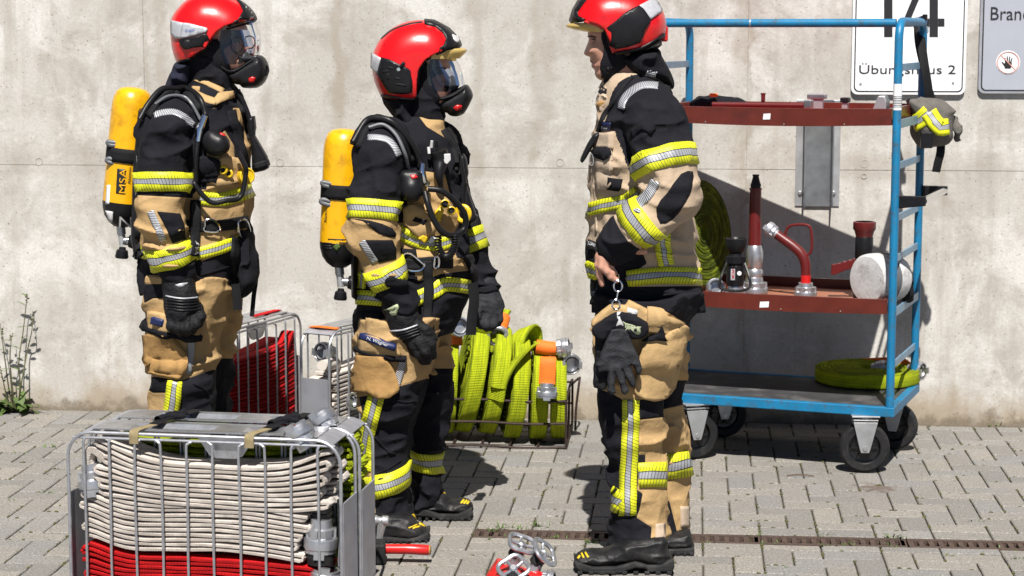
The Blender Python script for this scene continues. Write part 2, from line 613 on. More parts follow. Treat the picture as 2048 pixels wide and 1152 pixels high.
class MB:
    """collects shapes into one mesh"""

    def __init__(s):
        s.v, s.f, s.uv, s.m = [], [], [], []
        s.at = []
        s.cur = 0

    def raw(s, v, f):
        o = len(s.v)
        s.v.extend([tuple(float(c) for c in p) for p in v])
        s.f.extend([tuple(i + o for i in q) for q in f])
        s.m.extend([s.cur] * len(f))
        s.at.extend([(0.0, 0.0)] * len(v))
        return s

    def box(s, c, size, R=None):
        c = np.asarray(c, float)
        h = np.asarray(size, float) / 2
        R = np.eye(3) if R is None else R
        vs = [c + R @ (h * np.array([a, b, d])) for d in (-1, 1) for b in (-1, 1) for a in (-1, 1)]
        fs = [(0, 2, 3, 1), (4, 5, 7, 6), (0, 1, 5, 4), (2, 6, 7, 3), (0, 4, 6, 2), (1, 3, 7, 5)]
        return s.raw(vs, fs)

    def hexa(s, p8):
        fs = [(0, 3, 2, 1), (4, 5, 6, 7), (0, 1, 5, 4), (1, 2, 6, 5), (2, 3, 7, 6), (3, 0, 4, 7)]
        return s.raw(p8, fs)

    def tube(s, pts, r, n=8, closed=False, caps=True):
        p = np.asarray(pts, float)
        m = len(p)
        rr = np.full(m, r) if np.isscalar(r) else np.interp(np.linspace(0, 1, m), np.linspace(0, 1, len(r)), r)
        tg = np.zeros_like(p)
        for i in range(m):
            a = p[(i - 1) % m] if (closed or i > 0) else p[i]
            b = p[(i + 1) % m] if (closed or i < m - 1) else p[i]
            tg[i] = nrm(b - a)
        x, y, _ = frame_of(tg[0])
        vs, fs = [], []
        for i in range(m):
            x = nrm(x - tg[i] * np.dot(x, tg[i]))
            y = np.cross(tg[i], x)
            for k in range(n):
                a = 2 * math.pi * k / n
                vs.append(p[i] + rr[i] * (math.cos(a) * x + math.sin(a) * y))
        rng = m if closed else m - 1
        for i in range(rng):
            j = (i + 1) % m
            for k in range(n):
                l = (k + 1) % n
                fs.append((i * n + k, i * n + l, j * n + l, j * n + k))
        if caps and not closed:
            fs.append(tuple(range(n))[::-1])
            fs.append(tuple((m - 1) * n + k for k in range(n)))
        return s.raw(vs, fs)

    def cyl(s, a, b, r0, r1=None, n=20):
        r1 = r0 if r1 is None else r1
        return s.tube([a, b], [r0, r1], n)

    def lathe(s, o, d, prof, n=24, caps=True):
        """prof: list of (radius, height along d)"""
        X, Y, D = frame_of(d)
        o = np.asarray(o, float)
        vs, fs = [], []
        for r, h in prof:
            for k in range(n):
                a = 2 * math.pi * k / n
                vs.append(o + D * h + r * (math.cos(a) * X + math.sin(a) * Y))
        for i in range(len(prof) - 1):
            for k in range(n):
                l = (k + 1) % n
                fs.append((i * n + k, i * n + l, (i + 1) * n + l, (i + 1) * n + k))
        if caps and prof[0][0] > 1e-6:
            fs.append(tuple(range(n))[::-1])
        if caps and prof[-1][0] > 1e-6:
            fs.append(tuple((len(prof) - 1) * n + k for k in range(n)))
        return s.raw(vs, fs)

    def sweep(s, pts, prof, up, closed=False):
        """sweep a closed 2-D profile (side, up) along pts; up is the fixed width direction"""
        p = np.asarray(pts, float)
        m, n = len(p), len(prof)
        vs, fs = [], []
        for i in range(m):
            a = p[(i - 1) % m] if (closed or i > 0) else p[i]
            b = p[(i + 1) % m] if (closed or i < m - 1) else p[i]
            t = nrm(b - a)
            u = np.asarray(up[i] if np.ndim(up) == 2 else up, float)
            u = nrm(u - t * np.dot(u, t))
            sd = np.cross(t, u)
            for (x, y) in prof:
                vs.append(p[i] + sd * x + u * y)
        for i in range(m if closed else m - 1):
            j = (i + 1) % m
            for k in range(n):
                l = (k + 1) % n
                fs.append((i * n + k, i * n + l, j * n + l, j * n + k))
        if not closed:
            fs.append(tuple(range(n))[::-1])
            fs.append(tuple((m - 1) * n + k for k in range(n)))
        s.raw(vs, fs)
        L = np.concatenate([[0], np.cumsum(np.linalg.norm(np.diff(p, axis=0), axis=1))])
        wmax = max(abs(y) for _, y in prof)
        s.at[-len(vs):] = [(L[i], y / wmax) for i in range(m) for (_, y) in prof]
        return s

    def ribbon(s, pts, width, thick, up, closed=False):
        w, t = width / 2, thick / 2
        prof = [(-t * .6, -w), (t * .6, -w), (t, -w + t * .7), (t, w - t * .7), (t * .6, w), (-t * .6, w), (-t, w - t * .7), (-t, -w + t * .7)]
        return s.sweep(pts, prof, up, closed)

    def prism(s, poly, o, X, Y, D, depth):
        """extrude a 2-D polygon"""
        o, X, Y, D = (np.asarray(q, float) for q in (o, X, Y, D))
        n = len(poly)
        vs = [o + X * a + Y * b for a, b in poly] + [o + X * a + Y * b + D * depth for a, b in poly]
        fs = [tuple(range(n))[::-1], tuple(range(n, 2 * n))] + [(i, (i + 1) % n, n + (i + 1) % n, n + i) for i in range(n)]
        return s.raw(vs, fs)

    def ball(s, c, r, n=12, m=8, R=None):
        R = np.eye(3) if R is None else R
        r = np.array([r, r, r]) if np.isscalar(r) else np.asarray(r, float)
        vs, fs = [], []
        for i in range(m + 1):
            th = math.pi * i / m
            for k in range(n):
                a = 2 * math.pi * k / n
                vs.append(np.asarray(c) + R @ (r * np.array([math.sin(th) * math.cos(a), math.sin(th) * math.sin(a), math.cos(th)])))
        for i in range(m):
            for k in range(n):
                l = (k + 1) % n
                fs.append((i * n + k, (i + 1) * n + k, (i + 1) * n + l, i * n + l))
        return s.raw(vs, fs)

    def build(s, name, m, parent=None, smooth=True, bevel=0.0):
        at_ = None
        if any(a[1] for a in s.at):
            at_ = {'along': [a[0] for a in s.at], 'across': [a[1] for a in s.at]}
        o = mesh_obj(name, s.v, s.f, m, parent, smooth, bevel=bevel, fmats=s.m if isinstance(m, (list, tuple)) else None, attrs=at_)
        if smooth:
            bme = bmesh.new()
            bme.from_mesh(o.data)
            bmesh.ops.recalc_face_normals(bme, faces=bme.faces)
            for e in bme.edges:
                if len(e.link_faces) == 2 and e.calc_face_angle(0) > 0.7:
                    e.smooth = False
            bme.to_mesh(o.data)
            bme.free()
        else:
            bme = bmesh.new()
            bme.from_mesh(o.data)
            bmesh.ops.recalc_face_normals(bme, faces=bme.faces)
            bme.to_mesh(o.data)
            bme.free()
        return o


def copy_tree(o, parent=None):
    c = o.copy()
    COL.objects.link(c)
    if parent is not None:
        c.parent = parent
    for ch in list(o.children):
        copy_tree(ch, c)
    return c


def text_mesh(txt, size):
    """flat 2-D text as (verts Nx2, faces); origin lower left"""
    cu = bpy.data.curves.new('t', 'FONT')
    cu.body = txt
    cu.size = size
    cu.resolution_u = 3
    ob = bpy.data.objects.new('t', cu)
    COL.objects.link(ob)
    bpy.context.view_layer.update()
    dg = bpy.context.evaluated_depsgraph_get()
    me = bpy.data.meshes.new_from_object(ob.evaluated_get(dg))
    v = np.array([q.co[:2] for q in me.vertices])
    f = [tuple(q.vertices) for q in me.polygons]
    bpy.data.objects.remove(ob)
    bpy.data.curves.remove(cu)
    bpy.data.meshes.remove(me)
    return v, f


def text_flat(name, txt, o, X, Y, width, height, m, parent, bold=0.0, lift=0.001):
    """text stretched into a width x height box at o, spanned by X (reading direction) and Y (up)"""
    v, f = text_mesh(txt, 1.0)
    lo, hi = v.min(0), v.max(0)
    X, Y = nrm(X), nrm(Y)
    N = np.cross(X, Y)
    v2 = (v - lo) / (hi - lo)
    pts = [np.asarray(o) + X * a * width + Y * b * height + N * lift for a, b in v2]
    ob = mesh_obj(name, pts, f, m, parent, smooth=False)
    sol = ob.modifiers.new('solid', 'SOLIDIFY')
    sol.thickness = 0.0008
    sol.offset = 1
    return ob


# ------------------------------------------------------------------ implicit shapes (smooth unions), meshed with surface nets
_rng = np.random.RandomState(5)
_LAT = _rng.rand(48, 48, 48).astype(np.float32)


def vnoise(x, y, z):
    xi, yi, zi = np.floor(x).astype(int), np.floor(y).astype(int), np.floor(z).astype(int)
    fx, fy, fz = x - xi, y - yi, z - zi
    fx, fy, fz = (t * t * (3 - 2 * t) for t in (fx, fy, fz))
    g = lambda a, b, c: _LAT[(xi + a) % 48, (yi + b) % 48, (zi + c) % 48]
    return ((g(0, 0, 0) * (1 - fx) + g(1, 0, 0) * fx) * (1 - fy) + (g(0, 1, 0) * (1 - fx) + g(1, 1, 0) * fx) * fy) * (1 - fz) + \
           ((g(0, 0, 1) * (1 - fx) + g(1, 0, 1) * fx) * (1 - fy) + (g(0, 1, 1) * (1 - fx) + g(1, 1, 1) * fx) * fy) * fz


def polydist(px, pz, poly):
    """signed distance (negative inside) of points to a closed polygon"""
    poly = np.asarray(poly, float)
    n = len(poly)
    d = np.full(px.shape, 1e9)
    ins = np.zeros(px.shape, bool)
    for i in range(n):
        a, b = poly[i], poly[(i + 1) % n]
        ex, ez = b - a
        wx, wz = px - a[0], pz - a[1]
        t = np.clip((wx * ex + wz * ez) / (ex * ex + ez * ez + 1e-12), 0, 1)
        d = np.minimum(d, (wx - ex * t) ** 2 + (wz - ez * t) ** 2)
        c = ((a[1] > pz) != (b[1] > pz))
        xx = ex * (pz - a[1]) / (ez if abs(ez) > 1e-12 else 1e-12) + a[0]
        ins ^= c & (px < xx)
    d = np.sqrt(d)
    return np.where(ins, -d, d)


class Vol:
    def __init__(s, lo, hi, h):
        s.lo = np.array(lo, float)
        s.h = h
        s.n = np.ceil((np.array(hi, float) - s.lo) / h).astype(int) + 1
        s.f = np.full(tuple(s.n), 0.12, np.float32)

    def like(s):
        v = Vol.__new__(Vol)
        v.lo, v.h, v.n = s.lo, s.h, s.n
        v.f = np.full(tuple(s.n), 0.12, np.float32)
        return v

    def sub(s, lo, hi):
        a = np.clip(np.floor((np.asarray(lo) - s.lo) / s.h).astype(int), 0, s.n)
        b = np.clip(np.ceil((np.asarray(hi) - s.lo) / s.h).astype(int) + 1, 0, s.n)
        sl_ = tuple(slice(i, j) for i, j in zip(a, b))
        ax = [s.lo[i] + s.h * np.arange(a[i], b[i]) for i in range(3)]
        return sl_, ax[0][:, None, None], ax[1][None, :, None], ax[2][None, None, :]

    def put(s, sl_, d, k=0.0, op='u'):
        c = s.f[sl_]
        d = np.broadcast_to(d, c.shape).astype(np.float32)
        if op == 'u':
            if k > 0:
                h_ = np.clip(0.5 + 0.5 * (c - d) / k, 0, 1)
                s.f[sl_] = c * (1 - h_) + d * h_ - k * h_ * (1 - h_)
            else:
                s.f[sl_] = np.minimum(c, d)
        elif op == 's':
            d = -d
            if k > 0:
                h_ = np.clip(0.5 - 0.5 * (c - d) / k, 0, 1)
                s.f[sl_] = c * (1 - h_) + d * h_ + k * h_ * (1 - h_)
            else:
                s.f[sl_] = np.maximum(c, d)
        elif op == 'i':
            s.f[sl_] = np.maximum(c, d)

    def cap(s, a, b, ra, rb, k=0.0, op='u'):
        a, b = np.asarray(a, float), np.asarray(b, float)
        pad = max(ra, rb) + k + 3 * s.h
        sl_, X, Y, Z = s.sub(np.minimum(a, b) - pad, np.maximum(a, b) + pad)
        e = b - a
        L = np.dot(e, e) + 1e-12
        t = np.clip(((X - a[0]) * e[0] + (Y - a[1]) * e[1] + (Z - a[2]) * e[2]) / L, 0, 1)
        d = np.sqrt((X - a[0] - e[0] * t) ** 2 + (Y - a[1] - e[1] * t) ** 2 + (Z - a[2] - e[2] * t) ** 2) - (ra + (rb - ra) * t)
        s.put(sl_, d, k, op)
        return s

    def chain(s, pts, rad, k=0.01, k0=None):
        for i in range(len(pts) - 1):
            s.cap(pts[i], pts[i + 1], rad[i], rad[i + 1], k if (i or k0 is None) else k0)
        return s

    def ell(s, c, r, R=None, k=0.0, op='u'):
        c, r = np.asarray(c, float), np.asarray(r, float)
        pad = max(r) + k + 3 * s.h
        sl_, X, Y, Z = s.sub(c - pad, c + pad)
        X, Y, Z = X - c[0], Y - c[1], Z - c[2]
        if R is not None:
            q = [R[0, i] * X + R[1, i] * Y + R[2, i] * Z for i in range(3)]
        else:
            q = [X, Y, Z]
        n = np.sqrt((q[0] / r[0]) ** 2 + (q[1] / r[1]) ** 2 + (q[2] / r[2]) ** 2)
        n2 = np.sqrt((q[0] / r[0] ** 2) ** 2 + (q[1] / r[1] ** 2) ** 2 + (q[2] / r[2] ** 2) ** 2) + 1e-6
        s.put(sl_, n * (n - 1) / n2, k, op)
        return s

    def loft(s, rows, k=0.0, sq=2.3, op='u'):
        """rows: (z, cx, cy, rx, ry); upright stack of (super)ellipses"""
        rows = np.array(sorted([tuple(r) for r in rows]))
        z = rows[:, 0]
        lo = [(rows[:, 1] - rows[:, 3]).min(), (rows[:, 2] - rows[:, 4]).min(), z[0]]
        hi = [(rows[:, 1] + rows[:, 3]).max(), (rows[:, 2] + rows[:, 4]).max(), z[-1]]
        pad = k + 4 * s.h
        sl_, X, Y, Z = s.sub(np.array(lo) - pad, np.array(hi) + pad)
        zz = np.clip(Z.ravel(), z[0], z[-1])
        # smooth interpolation (Catmull-Rom in z)
        dens = spline(rows, 10)
        o = np.argsort(dens[:, 0])
        dens = dens[o]
        cx, cy, rx, ry = (np.interp(zz, dens[:, 0], dens[:, i])[None, None, :] for i in range(1, 5))
        n = ((np.abs(X - cx) / rx) ** sq + (np.abs(Y - cy) / ry) ** sq) ** (1 / sq)
        d = (n - 1) * np.minimum(rx, ry)
        d = np.maximum(d, np.maximum(z[0] - Z, Z - z[-1]))
        s.put(sl_, d, k, op)
        return s

    def inflate(s, poly, yc, W, R, k=0.0, op='u', cut=None, flat=2.0):
        """pillow whose side outline is poly (world x,z); half width W reached R metres in from the edge"""
        poly = np.asarray(poly, float)
        lo = [poly[:, 0].min(), yc - W, poly[:, 1].min()]
        hi = [poly[:, 0].max(), yc + W, poly[:, 1].max()]
        pad = k + 4 * s.h
        sl_, X, Y, Z = s.sub(np.array(lo) - pad, np.array(hi) + pad)
        gx, gz = np.meshgrid(X.ravel(), Z.ravel(), indexing='ij')
        e = -polydist(gx, gz, poly)
        b = np.maximum(1 - e / R, 0)[:, None, :]
        d = ((np.abs((Y - yc) / W) ** flat + b ** flat) ** (1 / flat) - 1) * min(W, R)
        if cut is not None:
            d = np.maximum(d, polydist(gx, gz, np.asarray(cut, float))[:, None, :])
        s.put(sl_, d, k, op)
        return s

    def polycut(s, poly, ylo=None, yhi=None, op='s'):
        sl_, X, Y, Z = s.sub(s.lo, s.lo + s.h * s.n)
        gx, gz = np.meshgrid(X.ravel(), Z.ravel(), indexing='ij')
        d = polydist(gx, gz, np.asarray(poly, float))[:, None, :]
        if ylo is not None:
            d = np.maximum(d, np.maximum(ylo - Y, Y - yhi))
        s.put(sl_, d, 0, op)
        return s

    def folds(s, amp, sc, seed=0.0, zlo=None, zhi=None, pw=2.0):
        """cloth creases: ridged noise, stretched by sc (metres per feature in x,y,z)"""
        i = np.nonzero(np.abs(s.f) < 4 * s.h + amp)
        p = [s.lo[a] + s.h * i[a] for a in range(3)]
        wx = vnoise(p[0] / .16 + seed, p[1] / .16 + 3, p[2] / .16 + 9) * .9
        n = vnoise(p[0] / sc[0] + seed + wx, p[1] / sc[1] + 7.7 + seed, p[2] / sc[2] + 2.2 * seed + wx * 1.5)
        r = (1 - np.abs(2 * n - 1)) ** pw
        a_ = amp * np.ones_like(r)
        if zlo is not None:
            a_ *= np.clip((p[2] - zlo) / .04, 0, 1) * np.clip((zhi - p[2]) / .04, 0, 1)
        s.f[i] -= (a_ * (r - 0.55)).astype(np.float32)
        return s

    def mesh(s):
        f = s.f
        nx, ny, nz = f.shape
        sg = f < 0
        c = np.zeros((nx - 1, ny - 1, nz - 1), np.int8)
        for a in (0, 1):
            for b in (0, 1):
                for d in (0, 1):
                    c += sg[a:nx - 1 + a, b:ny - 1 + b, d:nz - 1 + d]
        act = np.nonzero((c > 0) & (c < 8))
        M_ = len(act[0])
        idx = np.full(c.shape, -1, np.int32)
        idx[act] = np.arange(M_)
        cor = [(a, b, d) for a in (0, 1) for b in (0, 1) for d in (0, 1)]
        val = np.stack([f[act[0] + a, act[1] + b, act[2] + d] for a, b, d in cor], 1)
        acc = np.zeros((M_, 3))
        cnt = np.zeros(M_)
        for i in range(8):
            for j in range(i + 1, 8):
                df = [cor[j][q] - cor[i][q] for q in range(3)]
                if sum(abs(q) for q in df) != 1:
                    continue
                vi, vj = val[:, i], val[:, j]
                m_ = (vi < 0) != (vj < 0)
                t = np.where(m_, vi / np.where(m_, vi - vj, 1), 0)
                for q in range(3):
                    acc[:, q] += np.where(m_, cor[i][q] + t * df[q], 0)
                cnt += m_
        v = s.lo + s.h * (np.stack(act, 1) + acc / cnt[:, None])
        fs = []
        for ax in range(3):
            o = [q for q in range(3) if q != ax]
            A = [slice(1, -1)] * 3
            A[ax] = slice(0, -1)
            B = list(A)
            B[ax] = slice(1, None)
            sa, sb = sg[tuple(A)], sg[tuple(B)]
            e = np.nonzero(sa != sb)
            base = [e[0].copy(), e[1].copy(), e[2].copy()]
            for q in o:
                base[q] = base[q] + 1
            quad = []
            for (da, db) in ((0, 0), (1, 0), (1, 1), (0, 1)):
                cc = [base[0].copy(), base[1].copy(), base[2].copy()]
                cc[o[0]] = cc[o[0]] - 1 + da
                cc[o[1]] = cc[o[1]] - 1 + db
                quad.append(idx[cc[0], cc[1], cc[2]])
            quad = np.stack(quad, 1)
            flip = sa[e]
            if ax == 1:
                flip = ~flip
            quad[~flip] = quad[~flip][:, ::-1]
            fs.append(quad)
        return v, np.concatenate(fs, 0)

    def at(s, p):
        q = (np.asarray(p) - s.lo) / s.h
        q = np.clip(q, 0, s.n - 1.001)
        i = q.astype(int)
        t = q - i
        r = 0
        for a in (0, 1):
            for b in (0, 1):
                for d in (0, 1):
                    wgt = (t[..., 0] if a else 1 - t[..., 0]) * (t[..., 1] if b else 1 - t[..., 1]) * (t[..., 2] if d else 1 - t[..., 2])
                    r = r + wgt * s.f[i[..., 0] + a, i[..., 1] + b, i[..., 2] + d]
        return r

    def grad(s, p):
        e = s.h * 1.2
        g = np.stack([s.at(p + np.eye(3)[i] * e) - s.at(p - np.eye(3)[i] * e) for i in range(3)], -1)
        return g / (np.linalg.norm(g, axis=-1, keepdims=True) + 1e-9)

    def hit(s, o, d, tmax=2.0):
        """march rays to the surface; rays that miss end on the nearest approach, pulled onto the surface"""
        o = np.asarray(o, float)
        d = d / np.linalg.norm(d, axis=-1, keepdims=True)
        lo, hi = s.lo, s.lo + s.h * (s.n - 1)
        # entry
        with np.errstate(divide='ignore', invalid='ignore'):
            t1, t2 = (lo - o) / d, (hi - o) / d
        tin = np.nanmax(np.minimum(t1, t2), axis=-1)
        t = np.maximum(tin, 0)
        t0 = t.copy()
        best = np.full(t.shape, 1e9)
        bt = t.copy()
        done = np.zeros(t.shape, bool)
        for _ in range(260):
            v = s.at(o + d * t[..., None])
            imp = (np.abs(v) < best) & ~done
            best = np.where(imp, np.abs(v), best)
            bt = np.where(imp, t, bt)
            done |= v < s.h * 0.05
            t = np.where(done, t, t + np.clip(v * 0.7, s.h * 0.25, 0.05))
            if done.all() or (t - t0).min() > tmax:
                break
        p = o + d * bt[..., None]
        for _ in range(6):
            g = s.grad(p)
            p = p - g * np.clip(s.at(p), -.03, .03)[..., None] * .9
        return p

    def obj(s, name, m, parent, attrs=None, **kw):
        v, f = s.mesh()
        return mesh_obj(name, v, f, m, parent, attrs=attrs(v) if attrs else None, **kw)


def px_poly(pts, Y):
    """pixel outline -> world (x, z) outline on the plane y = Y"""
    return np.array([[q[0], q[2]] for q in (P(a, b, Y) for a, b in pts)])


def smooth_poly(pts, n=4):
    return spline(pts, n, closed=True)


def grid_patch(poly, step):
    """triangulate a 2-D polygon with interior points"""
    poly = np.asarray(poly, float)
    bd = []
    for i in range(len(poly)):
        a, b = poly[i], poly[(i + 1) % len(poly)]
        k = max(1, int(round(np.linalg.norm(b - a) / step)))
        for j in range(k):
            bd.append(a + (b - a) * j / k)
    bd = np.array(bd)
    lo, hi = poly.min(0), poly.max(0)
    gx, gy = np.meshgrid(np.arange(lo[0], hi[0], step), np.arange(lo[1], hi[1], step))
    g = np.stack([gx.ravel(), gy.ravel()], 1)
    g = g[polydist(g[:, 0], g[:, 1], poly) < -0.45 * step]
    allp = np.concatenate([bd, g])
    ed = [(i, (i + 1) % len(bd)) for i in range(len(bd))]
    r = geometry.delaunay_2d_cdt([Vector(p) for p in allp.tolist()], ed, [], 1, 1e-5)
    v = np.array([tuple(q) for q in r[0]])
    f = [tuple(q) for q in r[2]]
    return v, f


def cam_rays(px):
    px = np.asarray(px, float)
    a = (px[..., 0] - 1024.0) / F
    b = -(px[..., 1] - 576.0) / F
    return np.stack([a, _cp + b * _sp, -_sp + b * _cp], -1)


CAMP = np.array([0, 0, CAM_H])


def skin_patch(name, vol, v2, f, m, parent, off, uvs, rim=True, pts=None):
    """lay a flat triangulation onto a volume as a raised piece with its own rim"""
    p = vol.hit(np.broadcast_to(CAMP, (len(v2), 3)), cam_rays(v2)) if pts is None else pts
    g = vol.grad(p)
    # orientation towards the outside
    up = p + g * off
    verts = [up]
    faces = []
    a = np.array([up[q[0]] for q in f])
    b = np.array([up[q[1]] for q in f])
    c = np.array([up[q[2]] for q in f])
    nn = np.cross(b - a, c - a)
    gg = np.array([g[list(q)].mean(0) for q in f])
    sgn = (nn * gg).sum(1) < 0
    ff = [tuple(q[::-1]) if sg else tuple(q) for q, sg in zip(f, sgn)]
    faces = list(ff)
    if rim:
        cnt = {}
        for q in ff:
            for i in range(len(q)):
                e = (q[i], q[(i + 1) % len(q)])
                cnt[e] = 1
        be = [e for e in cnt if (e[1], e[0]) not in cnt]
        bv = sorted(set([i for e in be for i in e]))
        mp = {i: len(up) + k for k, i in enumerate(bv)}
        verts.append(p[bv] - g[bv] * 0.004)
        uvs = np.concatenate([uvs, uvs[bv]])
        for a_, b_ in be:
            faces.append((b_, a_, mp[a_], mp[b_]))
    return mesh_obj(name, np.concatenate(verts), faces, m, parent, uvs=uvs)


def patch(name, vol, poly_px, m, parent, off=0.004, step=7.0):
    v, f = grid_patch(poly_px, step)
    return skin_patch(name, vol, v, f, m, parent, off, v / 600.0)


def strip(name, vol, pts_px, w_px, m, parent, off=0.004, n=6, across=5, smooth_=True, flip=False):
    """a tape or strap laid along a pixel polyline; w_px may be one width or a list"""
    c = spline(np.asarray(pts_px, float), n) if smooth_ and len(pts_px) > 2 else np.concatenate(
        [np.linspace(pts_px[i], pts_px[i + 1], n, endpoint=(i == len(pts_px) - 2)) for i in range(len(pts_px) - 1)])
    k = len(c)
    if np.isscalar(w_px):
        ww = np.full(k, float(w_px))
    else:
        ww = np.interp(np.linspace(0, 1, k), np.linspace(0, 1, len(w_px)), w_px)
    t = np.gradient(c, axis=0)
    t /= np.linalg.norm(t, axis=1, keepdims=True)
    nrm_ = np.stack([-t[:, 1], t[:, 0]], 1)
    s_ = np.linspace(-.5, .5, across)
    v2 = (c[:, None, :] + nrm_[:, None, :] * (ww[:, None] * s_[None])[..., None]).reshape(-1, 2)
    L = np.concatenate([[0], np.cumsum(np.linalg.norm(np.diff(c, axis=0), axis=1))]) / 590.0
    uv = np.stack([np.repeat(L, across), np.tile(s_ + .5, k)], 1)
    f = []
    for i in range(k - 1):
        for j in range(across - 1):
            a = i * across + j
            f.append((a, a + 1, a + across + 1, a + across))
    return skin_patch(name, vol, v2, f, m, parent, off, uv)


def band(name, vol, a, b, m, parent, off=0.004, n=56, rows=4, rmax=0.16, rmin=0.0, tilt=None):
    """a ring of tape round a limb whose axis runs a -> b (the ring's two edges)"""
    a, b = np.asarray(a, float), np.asarray(b, float)
    X, Y, D = frame_of(b - a)
    vs = []
    ph = np.linspace(0, 2 * math.pi, n, endpoint=False)
    dirs = np.cos(ph)[:, None] * X + np.sin(ph)[:, None] * Y
    if tilt is not None:
        sh = (dirs @ np.asarray(tilt))[:, None] * D
    else:
        sh = 0
    P_, per = [], []
    for j in range(rows):
        c = a + (b - a) * j / (rows - 1) + sh
        t = np.full(n, 0.012)
        done = np.zeros(n, bool)
        for _ in range(120):
            v = vol.at(c + dirs * t[:, None])
            done |= (v > 0) & (t > rmin)
            t = np.where(done, t, t + np.maximum(0.0016, np.minimum(-v * .6, .01)))
            t = np.minimum(t, rmax)
        p = c + dirs * t[:, None]
        P_.append(p)
    P_ = np.array(P_)
    g = np.array([vol.grad(q) for q in P_])
    out = P_ + np.where((g * dirs[None]).sum(-1, keepdims=True) > 0.2, g, dirs[None]) * off
    inn = P_[[0, -1]] - dirs[None] * 0.004
    ring = np.concatenate([inn[:1], out, inn[1:]])
    L = np.concatenate([[0], np.cumsum(np.linalg.norm(np.diff(out[0], axis=0), axis=1))])
    R_ = rows + 2
    vv = np.concatenate([[0.0], np.linspace(0, 1, rows), [1.0]])
    verts, uv, faces = [], [], []
    for j in range(R_):
        for i in range(n + 1):
            verts.append(ring[j, i % n])
            uv.append((L[i] if i < n else L[-1] + (L[-1] / (n - 1)), vv[j]))
    for j in range(R_ - 1):
        for i in range(n):
            q = j * (n + 1) + i
            faces.append((q, q + 1, q + n + 2, q + n + 1))
    o = mesh_obj(name, verts, faces, m, parent, uvs=uv)
    return o


def vol_text(name, txt, vol, px0, dx, dy, w_px, h_px, m, parent, off=0.002, mirror=False):
    """text in a box at pixel px0 (lower left), dx reading direction and dy up direction in pixels, laid onto a volume"""
    v, f = text_mesh(txt, 1.0)
    lo, hi = v.min(0), v.max(0)
    q = (v - lo) / (hi - lo)
    dx, dy = np.asarray(dx, float), np.asarray(dy, float)
    dx, dy = dx / np.linalg.norm(dx), dy / np.linalg.norm(dy)
    v2 = np.asarray(px0, float) + q[:, :1] * w_px * dx + q[:, 1:] * h_px * dy
    return skin_patch(name, vol, v2, f, m, parent, off, v2 / 600.0, rim=False)


def tube_obj(name, pts, r, m, parent=None, n=8, sm=8, closed=False):
    p = spline(pts, sm, closed) if sm > 1 else np.asarray(pts)
    rr = r
    if not np.isscalar(r):
        rr = np.interp(np.linspace(0, 1, len(p)), np.linspace(0, 1, len(r)), r)
    return MB().tube(p, rr, n, closed).build(name, m, parent)
# ------------------------------------------------------------------ ground, paving, drain
R_ = random.Random(11)
NR = np.random.RandomState(4)


